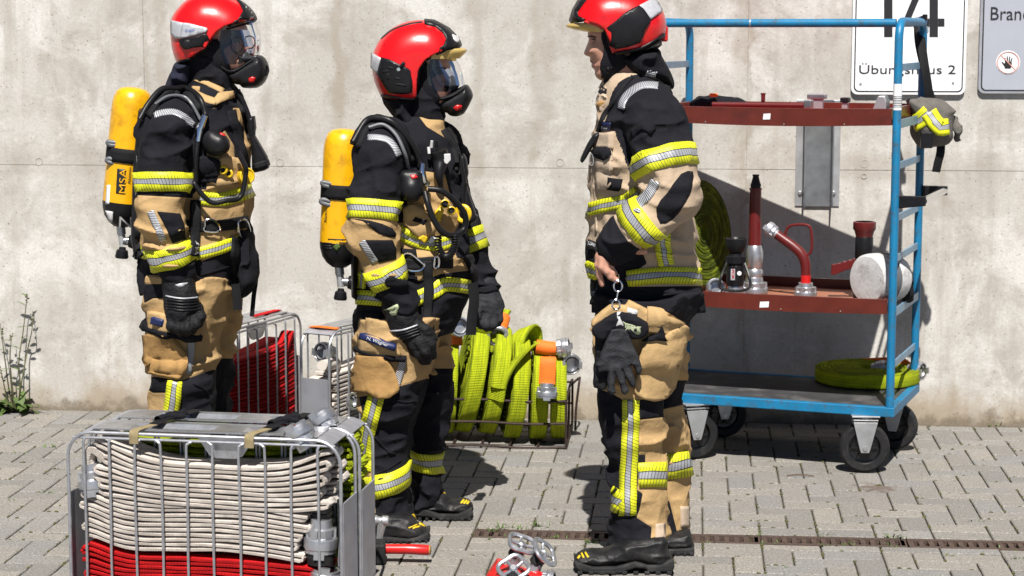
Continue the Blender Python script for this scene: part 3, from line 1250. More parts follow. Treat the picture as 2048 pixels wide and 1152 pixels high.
def paver_material():
    m = bpy.data.materials.new('paver')
    m.use_nodes = True
    t = m.node_tree
    b = t.nodes['Principled BSDF']
    b.inputs['Roughness'].default_value = 0.9
    b.inputs['Specular IOR Level'].default_value = 0.25
    geo = t.nodes.new('ShaderNodeNewGeometry')
    oi = t.nodes.new('ShaderNodeObjectInfo')
    at = t.nodes.new('ShaderNodeAttribute')
    at.attribute_name = 'tone'

    def noise(sc, det=5, ro=0.6):
        n = t.nodes.new('ShaderNodeTexNoise')
        n.inputs['Scale'].default_value = sc
        n.inputs['Detail'].default_value = det
        n.inputs['Roughness'].default_value = ro
        t.links.new(geo.outputs['Position'], n.inputs['Vector'])
        return n.outputs['Fac']

    def mr(f, a, b_, c, d):
        n = t.nodes.new('ShaderNodeMapRange')
        for i, v in enumerate((a, b_, c, d)):
            n.inputs[i + 1].default_value = v
        t.links.new(f, n.inputs[0])
        return n.outputs[0]

    def mth(op, a, b_):
        n = t.nodes.new('ShaderNodeMath')
        n.operation = op
        for i, v in enumerate((a, b_)):
            if isinstance(v, (int, float)):
                n.inputs[i].default_value = v
            else:
                t.links.new(v, n.inputs[i])
        return n.outputs[0]

    def mixc(f, a, b_):
        n = t.nodes.new('ShaderNodeMix')
        n.data_type = 'RGBA'
        t.links.new(f, n.inputs[0])
        for i, v in ((6, a), (7, b_)):
            if isinstance(v, tuple):
                n.inputs[i].default_value = (*v, 1)
            else:
                t.links.new(v, n.inputs[i])
        return n.outputs[2]
    tone = mth('FRACT', mth('ADD', oi.outputs['Random'], at.outputs['Fac']), 0)
    col = mixc(tone, (0.178, 0.174, 0.166), (0.272, 0.252, 0.222))
    col = mixc(mr(mth('FRACT', mth('MULTIPLY', tone, 7.3), 0), 0.75, 0.8, 0, 0.55), col, (0.215, 0.218, 0.22))
    col = mixc(mr(noise(4.5, 6, .7), 0.45, 0.75, 0, 0.55), col, (0.20, 0.182, 0.156))
    col = mixc(mr(noise(115, 4, .8), 0.47, 0.60, 0, 0.85), col, (0.125, 0.118, 0.108))
    col = mixc(mr(noise(150, 3, .8), 0.30, 0.44, 0.9, 0), col, (0.50, 0.475, 0.44))
    # an old rust stain on the stones in front of the trolley
    st = t.nodes.new('ShaderNodeVectorMath')
    st.operation = 'DISTANCE'
    t.links.new(geo.outputs['Position'], st.inputs[0])
    st.inputs[1].default_value = tuple(PZ(1752, 975, 0.0))
    stn = mth('ADD', st.outputs['Value'], mr(noise(30, 5), 0.3, 0.7, -0.05, 0.06))
    col = mixc(mr(stn, 0.03, 0.10, 0.62, 0.0), col, (0.085, 0.045, 0.032))
    t.links.new(col, b.inputs['Base Color'])
    bp = t.nodes.new('ShaderNodeBump')
    bp.inputs['Strength'].default_value = 0.55
    bp.inputs['Distance'].default_value = 0.004
    t.links.new(noise(260, 5, .65), bp.inputs['Height'])
    t.links.new(bp.outputs[0], b.inputs['Normal'])
    MATS['paver'] = m


paver_material()
mat('sand', (0.06, 0.05, 0.038), 0.95, 0, 0.45, 60, 0.5, 300, dirt=(0.05, 0.05, 0.025), dirt_amt=0.7, dscale=8)


def ground_far():
    m = bpy.data.materials.new('far_paving')
    m.use_nodes = True
    t = m.node_tree
    b = t.nodes['Principled BSDF']
    b.inputs['Roughness'].default_value = 0.9
    tc = t.nodes.new('ShaderNodeTexCoord')
    br = t.nodes.new('ShaderNodeTexBrick')
    br.inputs['Scale'].default_value = 1.0
    br.inputs['Brick Width'].default_value = 0.2
    br.inputs['Row Height'].default_value = 0.1
    br.inputs['Mortar Size'].default_value = 0.004
    br.inputs['Color1'].default_value = (0.19, 0.18, 0.165, 1)
    br.inputs['Color2'].default_value = (0.25, 0.23, 0.2, 1)
    br.inputs['Mortar'].default_value = (0.085, 0.072, 0.056, 1)
    t.links.new(tc.outputs['Object'], br.inputs['Vector'])
    t.links.new(br.outputs['Color'], b.inputs['Base Color'])
    MATS['far_paving'] = m


ground_far()
c0 = np.array([0, 2.0, 0])
g = MB()
g.raw([c0 + UW * a + VW * b + np.array([0, 0, -0.2]) for a, b in ((-40, -40), (40, -40), (40, 40), (-40, 40))], [(0, 1, 2, 3)])
tag(g.build('ground', 'far_paving', None, smooth=False), 'grey block paving running out round the yard', kind='structure')

O = np.array([W0[0], W0[1], 0.0])      # paving grid origin on the wall line
CELL = 0.1


def gp(i, j, z=0.0):
    """paving grid: i cells along the wall, j cells away from it towards the camera"""
    return O + UW * i * CELL - VW * j * CELL + np.array([0, 0, z])


def inv(p):
    d = p - O
    return np.dot(d, UW) / CELL, -np.dot(d, VW) / CELL


_di, _dj = inv(PZ(1400, 1066, 0.0))    # far edge of the drain grate
_ei, _ej = inv(PZ(957, 1070, 0.0))     # left end of the drain
DJ = int(round(_dj))
O = O - VW * (_dj - DJ) * CELL         # slide the grid so that the drain falls on a course
DI = int(round(_ei))
I0, I1, J0, J1 = -34, 36, 0, 42
pav = MB()
for (ia, ib, ja, jb) in ((I0, DI, J0 - 3, J1), (DI, I1, J0 - 3, DJ + .01), (DI, I1, DJ + 1.295, J1)):
    pav.raw([gp(ia, ja, -0.010), gp(ib, ja, -0.010), gp(ib, jb, -0.010), gp(ia, jb, -0.010)], [(0, 1, 2, 3)])
pavement = pav.build('pavement', 'sand', None, smooth=False)
tag(pavement, 'grey concrete block paving in herringbone in front of the wall', kind='structure')


def paver_verts(i0, j0, i1, j1, dz=0.0, tx=0.0, ty=0.0, centre=True):
    g_, c_, h_ = 0.0027, 0.0036, 0.0035
    lx, ly = (i1 - i0) * CELL / 2 - g_, (j1 - j0) * CELL / 2 - g_
    vs = []
    for (x, y, z) in ((lx, ly, -0.03), (lx, ly, -h_), (lx - c_, ly - c_, 0.0)):
        for sx, sy in ((-1, -1), (1, -1), (1, 1), (-1, 1)):
            vs.append((sx * x, sy * y, z + dz + (tx * sx * x + ty * sy * y)))
    fs = [(8, 9, 10, 11)]
    for a in (0, 4):
        for k in range(4):
            l = (k + 1) % 4
            fs.append((a + k, a + l, a + 4 + l, a + 4 + k))
    return vs, fs


_paver_mesh = {}


def paver_mesh(w_, h_, var):
    key = (w_, h_, var)
    if key not in _paver_mesh:
        rr = random.Random(var * 7 + w_ * 3 + h_)
        v, f = paver_verts(0, 0, w_, h_, rr.uniform(-.0018, .0016), rr.uniform(-.012, .012), rr.uniform(-.012, .012))
        me = bpy.data.meshes.new('paver')
        me.from_pydata([tuple(UW * a + VW * b + np.array([0, 0, c])) for a, b, c in v], [], f)
        me.materials.append(MATS['paver'])
        at_ = me.attributes.new('tone', 'FLOAT', 'POINT')
        at_.data.foreach_set('value', np.full(len(v), rr.random(), np.float32))
        _paver_mesh[key] = me
    return _paver_mesh[key]


bricks = []


def blocked(i, j):
    return i >= DI and DJ - 1 <= j <= DJ + 1


for i in range(I0, I1):
    for j in range(J0, J1):
        if blocked(i, j):
            continue
        r = (i + j) % 4
        if r == 0:
            if i + 1 < I1 and not blocked(i + 1, j):
                bricks.append((i, j, 2, 1))
            else:
                bricks.append((i, j, 1, 1))
        elif r == 1:
            if i - 1 < I0 or blocked(i - 1, j):
                bricks.append((i, j, 1, 1))
        elif r == 2:
            if j + 1 < J1 and not blocked(i, j + 1):
                bricks.append((i, j, 1, 2))
            else:
                bricks.append((i, j, 1, 1))
        elif r == 3:
            if j - 1 < J0 or blocked(i, j - 1):
                bricks.append((i, j, 1, 1))
for i in range(DI, I1, 2):
    bricks.append((i, DJ - 1, 2, 1))
    bricks.append((i, DJ + 1.31, 2, .69))


def brick_seen(b):
    q = proj(gp(b[0] + b[2] / 2, b[1] + b[3] / 2))
    d = gp(b[0], b[1])[1]
    if d < 3:
        return -1
    if not (-20 < q[0] < 2068 and 800 < q[1] < 1175):
        return -1
    # hidden behind the front hose baskets
    if 150 < q[0] < 700 and q[1] > 850:
        return -1
    return q[1] + 40 * (b[2] * b[3] - 1)


order = sorted(bricks, key=lambda b: -brick_seen(b))
near = [b for b in order[:292] if brick_seen(b) > 0]
rest = order[len(near):]
for b in near:
    o = bpy.data.objects.new('paver', paver_mesh(b[2], b[3], R_.randrange(5)))
    COL.objects.link(o)
    o.parent = pavement
    o.location = (gp(b[0] + b[2] / 2, b[1] + b[3] / 2) - root_loc(pavement)).tolist()
vs, fs, tn = [], [], []
for b in rest:
    v, f = paver_verts(0, 0, b[2], b[3], R_.uniform(-.0018, .0016), R_.uniform(-.012, .012), R_.uniform(-.012, .012))
    c = gp(b[0] + b[2] / 2, b[1] + b[3] / 2)
    k = len(vs)
    vs += [c + UW * x + VW * y + np.array([0, 0, z]) for x, y, z in v]
    fs += [tuple(q + k for q in ff) for ff in f]
    tn += [R_.random()] * len(v)
o = mesh_obj('paver_field', vs, fs, 'paver', pavement, smooth=False, attrs={'tone': tn})
tag(o, kind='stuff')

# drain: channel with iron grates, half a metre each
drain = empty('drain_channel', gp(DI, DJ + .5))
tag(drain, 'rusty iron slotted drain channel set flush in the paving', 'drain')
tr = MB()
for (ja, jb, za, zb) in ((DJ + .0, DJ + .024, -0.16, -0.004), (DJ + 1.28, DJ + 1.305, -0.16, -0.004), (DJ + .024, DJ + 1.28, -0.16, -0.15)):
    p8 = [gp(a, b_, z) for z in (za, zb) for a, b_ in ((DI, ja), (I1, ja), (I1, jb), (DI, jb))]
    tr.hexa(p8)
tr.build('channel', 'iron_grate', drain, smooth=False)
gi = DI
n_g = 0
gmesh = None
while gi + 5 <= I1:
    if gmesh is None:
        b_ = MB()
        c = gp(gi, DJ)

        def q8(a0, a1, e0, e1, z0, z1):
            b_.hexa([gp(gi + x, DJ + y, z) for z in (z0, z1) for x, y in ((a0, e0), (a1, e0), (a1, e1), (a0, e1))])
        q8(.03, 4.97, .03, .27, -.03, -.002)
        q8(.03, 4.97, 1.0, 1.275, -.03, -.002)
        q8(.03, .22, .27, 1.0, -.03, -.003)
        q8(4.78, 4.97, .27, 1.0, -.03, -.003)
        k = .22
        while k < 4.7:
            q8(k + .17, k + .34, .27, 1.0, -.026, -.003)
            k += .335
        go = b_.build('grate', 'iron_grate', drain, smooth=False)
        gmesh = go
        g0 = gi
    else:
        go = gmesh.copy()
        COL.objects.link(go)
        go.location = (UW * (gi - g0) * CELL).tolist()
    gi += 5

# ------------------------------------------------------------------ the wall


def wall_u(px, py=500):
    return np.dot(WP(px, py) - W0, UW)


def concrete_material():
    m = bpy.data.materials.new('concrete')
    m.use_nodes = True
    t = m.node_tree
    b = t.nodes['Principled BSDF']
    b.inputs['Roughness'].default_value = 0.95
    b.inputs['Specular IOR Level'].default_value = 0.1
    geo = t.nodes.new('ShaderNodeNewGeometry')
    rot = t.nodes.new('ShaderNodeVectorRotate')
    rot.rotation_type = 'Z_AXIS'
    rot.inputs['Angle'].default_value = ANG
    rot.inputs['Center'].default_value = tuple(W0)
    t.links.new(geo.outputs['Position'], rot.inputs['Vector'])
    sp = t.nodes.new('ShaderNodeSeparateXYZ')
    t.links.new(rot.outputs[0], sp.inputs[0])

    def vec(sx, sz, ox=0.0):
        n = t.nodes.new('ShaderNodeMapping')
        n.inputs['Scale'].default_value = (sx, 1.0, sz)
        n.inputs['Location'].default_value = (ox, 0, ox)
        t.links.new(rot.outputs[0], n.inputs['Vector'])
        return n.outputs[0]

    def noise(sc, det=5, ro=0.6, v=None, dist=0.0):
        n = t.nodes.new('ShaderNodeTexNoise')
        n.inputs['Scale'].default_value = sc
        n.inputs['Detail'].default_value = det
        n.inputs['Roughness'].default_value = ro
        n.inputs['Distortion'].default_value = dist
        t.links.new(v if v is not None else rot.outputs[0], n.inputs['Vector'])
        return n.outputs['Fac']

    def mr(f, a, b_, c, d, smooth=False):
        n = t.nodes.new('ShaderNodeMapRange')
        if smooth:
            n.interpolation_type = 'SMOOTHSTEP'
        for i, v in enumerate((a, b_, c, d)):
            n.inputs[i + 1].default_value = v
        t.links.new(f, n.inputs[0])
        return n.outputs[0]

    def mth(op, a, b_=0.0):
        n = t.nodes.new('ShaderNodeMath')
        n.operation = op
        for i, v in enumerate((a, b_)):
            if isinstance(v, (int, float)):
                n.inputs[i].default_value = v
            else:
                t.links.new(v, n.inputs[i])
        return n.outputs[0]

    def mixc(f, a, b_):
        n = t.nodes.new('ShaderNodeMix')
        n.data_type = 'RGBA'
        t.links.new(f, n.inputs[0])
        for i, v in ((6, a), (7, b_)):
            if isinstance(v, tuple):
                n.inputs[i].default_value = (*v, 1)
            else:
                t.links.new(v, n.inputs[i])
        return n.outputs[2]
    col = mixc(mr(noise(1.3, 6, .62), .3, .7, 0, 1), (0.50, 0.485, 0.455), (0.41, 0.392, 0.36))
    col = mixc(mr(noise(4.3, 7, .74, dist=.4), .49, .66, 0, .72), col, (0.315, 0.287, 0.25))
    col = mixc(mr(noise(2.6, 7, .72, vec(1, 1, 5.3), .4), .48, .62, 0, .9), col, (0.61, 0.60, 0.575))
    # run-off streaks, stretched downwards
    col = mixc(mr(noise(7, 6, .6, vec(1.0, .09)), .54, .70, 0, .5), col, (0.29, 0.262, 0.225))
    col = mixc(mr(noise(22, 4, .6, vec(1.0, .05, 2.2)), .58, .70, 0, .3), col, (0.33, 0.29, 0.24))
    # damp marks left by the formwork boards
    edge_n = mth('ADD', sp.outputs[0], mr(noise(8, 3), .3, .7, -.03, .03))
    mask_n = [mr(noise(4.2, 4, .6, vec(1, .4, 1.7 * q)), .38, .58, .1, 1) for q in range(2)]
    low_n = mr(sp.outputs[2], 0.45, 1.0, 0.25, 1)
    for px, wd, am in ((297, .012, .55), (680, .030, .75), (1082, .045, .55), (952, .03, .45), (1166, .02, .2), (1490, .010, .5), (1478, .035, .42), (330, .03, .4), (1660, .03, .25), (170, .04, .2)):
        uu = float(np.dot(WP(px, 400) - W0, UW)) + float(W0[0])
        dd = mth('ABSOLUTE', mth('SUBTRACT', edge_n, uu))
        msk = mth('MULTIPLY', mr(dd, wd * .3, wd * 1.6, am * 1.15, 0, True), mask_n[px % 2])
        if px not in (297, 1490):
            msk = mth('MULTIPLY', msk, low_n)
        col = mixc(msk, col, (0.32, 0.285, 0.235))
    # horizontal lift joint stain
    dz = mth('ABSOLUTE', mth('SUBTRACT', sp.outputs[2], 1.145))
    col = mixc(mth('MULTIPLY', mr(dz, .03, .09, .5, 0, True), mr(noise(2.6, 6, .65, vec(1, .6, 9)), .42, .6, 0, 1)), col, (0.29, 0.255, 0.21))
    # splash zone at the foot
    foot = mth('ADD', sp.outputs[2], mr(noise(3.5, 6, .7, vec(1, .5, 3)), .3, .7, -.12, .12))
    col = mixc(mr(foot, .02, .20, .75, 0, True), col, (0.30, 0.235, 0.155))
    foot2 = mth('ADD', sp.outputs[2], mr(noise(9, 6, .7), .3, .7, -.05, .05))
    col = mixc(mr(foot2, .0, .06, .8, 0, True), col, (0.14, 0.11, 0.075))
    # air holes
    vo = t.nodes.new('ShaderNodeTexVoronoi')
    vo.inputs['Scale'].default_value = 26
    t.links.new(rot.outputs[0], vo.inputs['Vector'])
    cr = t.nodes.new('ShaderNodeSeparateColor')
    t.links.new(vo.outputs['Color'], cr.inputs[0])
    pit = mth('MULTIPLY', mr(vo.outputs['Distance'], .05, .13, 1, 0), mr(cr.outputs[0], .70, .72, 0, 1))
    pit = mth('MULTIPLY', pit, mr(noise(2.0, 3), .42, .6, .2, 1))
    vo2 = t.nodes.new('ShaderNodeTexVoronoi')
    vo2.inputs['Scale'].default_value = 75
    t.links.new(rot.outputs[0], vo2.inputs['Vector'])
    cr2 = t.nodes.new('ShaderNodeSeparateColor')
    t.links.new(vo2.outputs['Color'], cr2.inputs[0])
    pit2 = mth('MULTIPLY', mr(vo2.outputs['Distance'], .1, .3, 1, 0), mr(cr2.outputs[0], .87, .89, 0, .9))
    pits = mth('MAXIMUM', pit, pit2)
    col = mixc(mth('MULTIPLY', pits, .85), col, (0.12, 0.10, 0.08))
    col = mixc(mr(noise(95, 3, .7), .3, .62, .38, 0), col, (0.30, 0.275, 0.245))
    t.links.new(col, b.inputs['Base Color'])
    bp = t.nodes.new('ShaderNodeBump')
    bp.inputs['Strength'].default_value = 0.5
    bp.inputs['Distance'].default_value = 0.006
    hgt = mth('ADD', mr(noise(70, 3, .6), 0, 1, 0, .3), mr(noise(6, 3), 0, 1, 0, .6))
    t.links.new(hgt, bp.inputs['Height'])
    t.links.new(bp.outputs[0], b.inputs['Normal'])
    MATS['concrete'] = m


concrete_material()
wall = empty('concrete_wall', W0)
tag(wall, 'tall pale cast concrete wall with formwork joints behind the firefighters', 'wall')


def wbox(mb, u0, u1, z0, z1, f0, f1):
    """box on the wall: u along, z up, f0..f1 metres in front of the face"""
    mb.hexa([W0 * np.array([1, 1, 0]) + UW * u - VW * f + np.array([0, 0, z]) for z in (z0, z1) for u, f in ((u0, f1), (u1, f1), (u1, f0), (u0, f0))])
    return mb


zj = WP(1500, 339)[2]
ub = [wall_u(297) - 5.4, wall_u(297) - 2.7, wall_u(297), wall_u(1490), wall_u(1490) + 2.7, wall_u(1490) + 5.4]
wbox(MB(), ub[0], ub[-1], -.3, 3.6, -.4, -.0035).build('core', 'concrete', wall, smooth=False)
for i in range(len(ub) - 1):
    for (z0, z1) in ((-.2, zj), (zj, 3.6)):
        g2 = .0009
        wbox(MB(), ub[i] + g2, ub[i + 1] - g2, z0 + (g2 if z0 > 0 else 0), z1 - (g2 if z1 < 3 else 0), -.0034, R_.uniform(-.001, .001)).build('panel', 'concrete', wall, smooth=False, bevel=0.001)
mat('plug', (0.36, 0.34, 0.31), 0.85, 0, 0.1, 60)
for (px, py) in ((78, 323), (1729, 327), (1728, 352), (560, 325), (1120, 325)):
    p = WP(px, py)
    big = py < 340
    MB().lathe(p, -VW, [(.018 if big else .012, -.004), (.018 if big else .012, .0022), (.0145 if big else .009, .0022), (.013 if big else .008, -.0005), (0.0, -.0005)], 20).build('tie_hole_plug', 'plug', wall)

# ------------------------------------------------------------------ signs


def rrect(w_, h_, r, n=6):
    pts = []
    for cx, cy, a0 in ((w_ - r, h_ - r, 0), (r, h_ - r, 90), (r, r, 180), (w_ - r, r, 270)):
        for k in range(n + 1):
            a = math.radians(a0 + 90 * k / n)
            pts.append((cx + r * math.cos(a), cy + r * math.sin(a)))
    return pts


ZU = np.array([0, 0, 1.0])


def sign(name, px_l, px_r, px_b, h_, mats, label, cat='sign'):
    a = WP(px_l, px_b, 0.02)
    c = WP(px_r, px_b, 0.02)
    w_ = np.linalg.norm((c - a)[:2])
    o = a.copy()
    e = empty(name, o)
    tag(e, label, cat)
    d = -VW
    MB().prism(rrect(w_, h_, .028), o - d * .016, UW, ZU, d, .016).build('sign_plate', mats[0], e, smooth=False, bevel=.001)
    b1 = [(x + .011, y + .011) for x, y in rrect(w_ - .022, h_ - .022, .022)]
    MB().prism(b1, o + d * .0002, UW, ZU, d, .0008).build('border_line', mats[1], e, smooth=False)
    b2 = [(x + .0165, y + .0165) for x, y in rrect(w_ - .033, h_ - .033, .018)]
    MB().prism(b2, o + d * .0012, UW, ZU, d, .0008).build('sign_face', mats[2], e, smooth=False)
    return e, o, w_, d


s1, so, sw, sd = sign('house_sign', 1702, 1930, 189, .70, ('white_paint', 'black_print', 'white_paint'),
                      'white sign with black border reading 14 and Übungshaus 2')


def sign_pt(px, py):
    return WP(px, py, 0.0225)


def sign_text(nm, txt, x0, x1, yb, yt, m, par):
    a, b_, c = sign_pt(x0, yb), sign_pt(x1, yb), sign_pt(x0, yt)
    return text_flat(nm, txt, a, UW, ZU, np.linalg.norm(b_ - a), np.linalg.norm(c - a), m, par)


sign_text('lettering', 'Übungshaus 2', 1718, 1911, 153, 126, 'black_print', s1)
t14 = MB()


def bar14(pts):
    o_ = sign_pt(1768, 74)
    q = [sign_pt(*p_) - o_ for p_ in pts]
    t14.prism([(np.dot(v, UW), v[2]) for v in q], o_, UW, ZU, -VW, .001)


bar14([(1768, 74), (1785, 74), (1785, -72), (1773, -72), (1745, -48), (1745, -30), (1768, -48)])
t14.build('digit_one', 'black_print', s1, smooth=False)
t14 = MB()
bar14([(1859, 74), (1876, 74), (1876, -72), (1859, -72)])
bar14([(1807, 53), (1858.8, 53), (1858.8, 37), (1822, 37), (1807, 40)])
bar14([(1876.2, 53), (1889, 53), (1889, 37), (1876.2, 37)])
bar14([(1807, 39.8), (1822, 36.8), (1858.8, -50), (1858.8, -72), (1853, -72)])
t14.build('digit_four', 'black_print', s1, smooth=False)
for px, py in ((1721, 168), (1906, 166)):
    MB().lathe(sign_pt(px, py), -VW, [(.006, 0), (.005, .002), (0, .0025)], 10).build('screw', 'screw', s1)

s2, _, _, _ = sign('grey_sign', 1956, 2190, 187, .70, ('alu_dull', 'black_print', 'grey_panel'),
                   'grey sign reading Brand with a no-entry hand symbol, at the right edge')
sign_text('lettering', 'Brand', 1981, 2060, 40, 14, 'black_print', s2)
cc = sign_pt(2016, 125)
MB().lathe(cc - (-VW) * .0, -VW, [(.0515, 0), (.0515, .001), (0, .001)], 32).build('symbol_disc', 'white_paint', s2, smooth=False)
MB().tube([cc - VW * .0012 + UW * .046 * math.cos(a) + ZU * .046 * math.sin(a) for a in np.linspace(0, 2 * math.pi, 40, endpoint=False)], .0028, 6, True).build('symbol_ring', 'pale_red', s2)
MB().tube([cc - VW * .001 + (-UW + ZU) * .031, cc - VW * .001 + (UW - ZU) * .031], .0025, 6).build('symbol_bar', 'pale_red', s2)
hd = MB()
hd.prism([(-.013, -.026), (.012, -.026), (.017, -.006), (.014, .004), (-.013, .004), (-.016, -.012)], cc, UW, ZU, -VW, .0022)
for x, t_, tl in ((-.010, .021, -.004), (-.003, .027, -.001), (.0045, .026, .002), (.0115, .019, .005)):
    hd.prism([(x - .0028, 0), (x + .0028, 0), (x + tl + .0024, t_), (x + tl - .0024, t_)], cc, UW, ZU, -VW, .0022)
hd.prism([(-.014, -.018), (-.013, -.006), (-.026, .004), (-.028, .0)], cc, UW, ZU, -VW, .0022)
hd.build('hand_symbol', 'black_print', s2, smooth=False)

# stainless channel bracket on the wall behind the trolley
br = empty('wall_bracket', WP(1630, 413))
tag(br, 'galvanised steel channel bracket bolted to the wall behind the trolley', 'bracket')
zt, zb = WP(1630, 200)[2], WP(1630, 412)[2]
uL, uR = wall_u(1588), wall_u(1676)
cL, cR = wall_u(1604), wall_u(1661)
wbox(MB(), uL, cL, zb, zt, .001, .006).build('flange', 'zinc', br, smooth=False, bevel=.001)
wbox(MB(), cR, uR, zb, zt, .001, .006).build('flange', 'zinc', br, smooth=False, bevel=.001)
ch = MB()
wbox(ch, cL, cL + .005, zb, zt, .0062, .085)
wbox(ch, cR - .005, cR, zb, zt, .0062, .085)
wbox(ch, cL + .0052, cR - .0052, zb, zt, .004, .012)
ch.build('channel', 'steel', br, smooth=False)
for px in (1600, 1667):
    for py in (386, 240):
        MB().lathe(WP(px, py, .006), -VW, [(.010, 0), (.010, .004), (.007, .009), (0, .010)], 12).build('bolt', 'screw', br)
# ------------------------------------------------------------------ shared hose fittings


def coupling(parent, o, d, R=.045, L=.07, m='alu'):
    """claw coupling: shank, knurled collar, flange with two lugs, rubber seal in the mouth; mouth at o + d*L"""
    o = np.asarray(o, float)
    X, Y, D = frame_of(d)
    b = MB()
    b.lathe(o, d, [(R * .62, 0), (R * .66, L * .25), (R * .80, L * .30), (R * .80, L * .52), (R * .98, L * .58), (R, L * .62), (R, L * .86), (R * .93, L * .90),
                   (R * .93, L), (R * .80, L), (R * .70, L * .93), (R * .66, L * .6), (0, L * .6)], 28)
    for s_ in (1, -1):
        b.box(o + D * L * 1.02 + X * s_ * R * .78, (R * .30, R * .62, L * .26), np.stack([X, Y, D], 1))
    for k in range(6):
        a = 2 * math.pi * k / 6 + .4
        r_ = math.cos(a) * X + math.sin(a) * Y
        b.box(o + D * L * .41 + r_ * R * .82, (R * .14, R * .42, L * .26), np.stack([r_, np.cross(D, r_), D], 1))
    c = b.build('coupling', m, parent)
    MB().tube([o + D * L * .95 + R * .73 * (math.cos(a) * X + math.sin(a) * Y) for a in np.linspace(0, 2 * math.pi, 24, endpoint=False)], R * .085, 6, True).build('seal', 'rubber', c)
    return c


def spiral(c, axis, r0, r1, turns, wob=0.0, n=40, a0=0.0, squash=1.0, seed=0, ref=None):
    X, Y, D = frame_of(axis)
    if ref is not None:
        X = nrm(np.asarray(ref) - D * np.dot(ref, D))
        Y = np.cross(D, X)
    out = []
    N = int(turns * n)
    for i in range(N + 1):
        t = i / N
        a = a0 + 2 * math.pi * turns * t
        r = r0 + (r1 - r0) * t
        r *= 1 + wob * math.sin(2 * a + seed) + wob * .6 * math.sin(3 * a + seed * 2.3)
        out.append(np.asarray(c) + r * (math.cos(a) * X + squash * math.sin(a) * Y) + D * wob * .12 * math.sin(a * 1.37 + seed))
    return np.array(out)


# ------------------------------------------------------------------ blue shelf trolley
FR = PZ(1787, 816, .27)
RRp = PZ(1839, 765, .27)
TV = nrm((RRp - FR) * np.array([1, 1, 0]))
TU = np.array([-TV[1], TV[0], 0.0])
TL, TD = 1.03, .60
T0 = FR * np.array([1, 1, 0])


def TP(u, v, z):
    return T0 + TU * u + TV * v + np.array([0, 0, z])


def TPX(px, py, v):
    """pixel onto the upright plane at depth v inside the trolley"""
    d = ray(px, py)
    t = np.dot(T0 + TV * v - CAMP, TV) / np.dot(d, TV)
    return CAMP + d * t


TR3 = np.stack([TU, TV, ZU], 1)
trolley = empty('shelf_trolley', TP(TL / 2, TD / 2, 0))
tag(trolley, 'blue steel shelf trolley with red-brown wooden trays on rubber castors', 'trolley')


def tbox(mb, u0, u1, v0, v1, z0, z1):
    mb.hexa([TP(u, v, z) for z in (z0, z1) for u, v in ((u0, v0), (u1, v0), (u1, v1), (u0, v1))])
    return mb


# platform: frame rails, board
for (u0, u1, v0, v1) in ((-.002, TL + .002, -.004, .026), (-.002, TL + .002, TD - .026, TD + .004), (-.002, .028, .0262, TD - .0262), (TL - .028, TL + .002, .0262, TD - .0262)):
    tbox(MB(), u0, u1, v0, v1, .232, .27).build('platform_rail', 'blue_paint', trolley, smooth=False, bevel=.003)
tbox(MB(), .0282, TL - .0282, .0262, TD - .0262, .246, .2665).build('platform_board', 'platform_board', trolley, smooth=False)
rp = .0165
ZT = 1.777
for u in (.018, TL - .018):
    path = [TP(u, .018, .271), TP(u, .018, ZT - .07)]
    for k in range(1, 7):
        a = math.pi / 2 * k / 6
        path.append(TP(u, .018 + .07 * (1 - math.cos(a)), ZT - .07 + .07 * math.sin(a)))
    for k in range(1, 7):
        a = math.pi / 2 * k / 6
        path.append(TP(u, TD - .018 - .07 + .07 * math.sin(a), ZT - .07 + .07 * math.cos(a)))
    path.append(TP(u, TD - .018, .271))
    MB().tube(path, rp, 14).build('end_frame', 'blue_paint', trolley)
    for z in (1.60, 1.218, 1.013, .853, .43):
        tbox(MB(), u - .004, u + .004, .036, TD - .036, z - .014, z + .014).build('rung', 'blue_grey', trolley, smooth=False, bevel=.001)
MB().tube([TP(.03, .020, ZT - .006), TP(TL - .03, .020, ZT - .006)], .0168, 14).build('top_bar', 'blue_paint', trolley)
MB().tube([TP(.60, .020, ZT - .006), TP(.606, .020, ZT - .006)], .0178, 14).build('bar_joint', 'zinc', trolley)
# printed strip on the front post
st = MB()
tbox(st, .009, .027, .0003, .0007, 1.435, 1.54)
MB().tube([TP(.018, .018, 1.437), TP(.018, .018, 1.538)], .0171, 14).build('barcode_label', 'white_paint', trolley)
for k in range(7):
    z = 1.448 + k * .0065
    MB().tube([TP(.018, .018, z), TP(.018, .018, z + .003)], .0173, 14).build('barcode_mark', 'black_print', trolley)


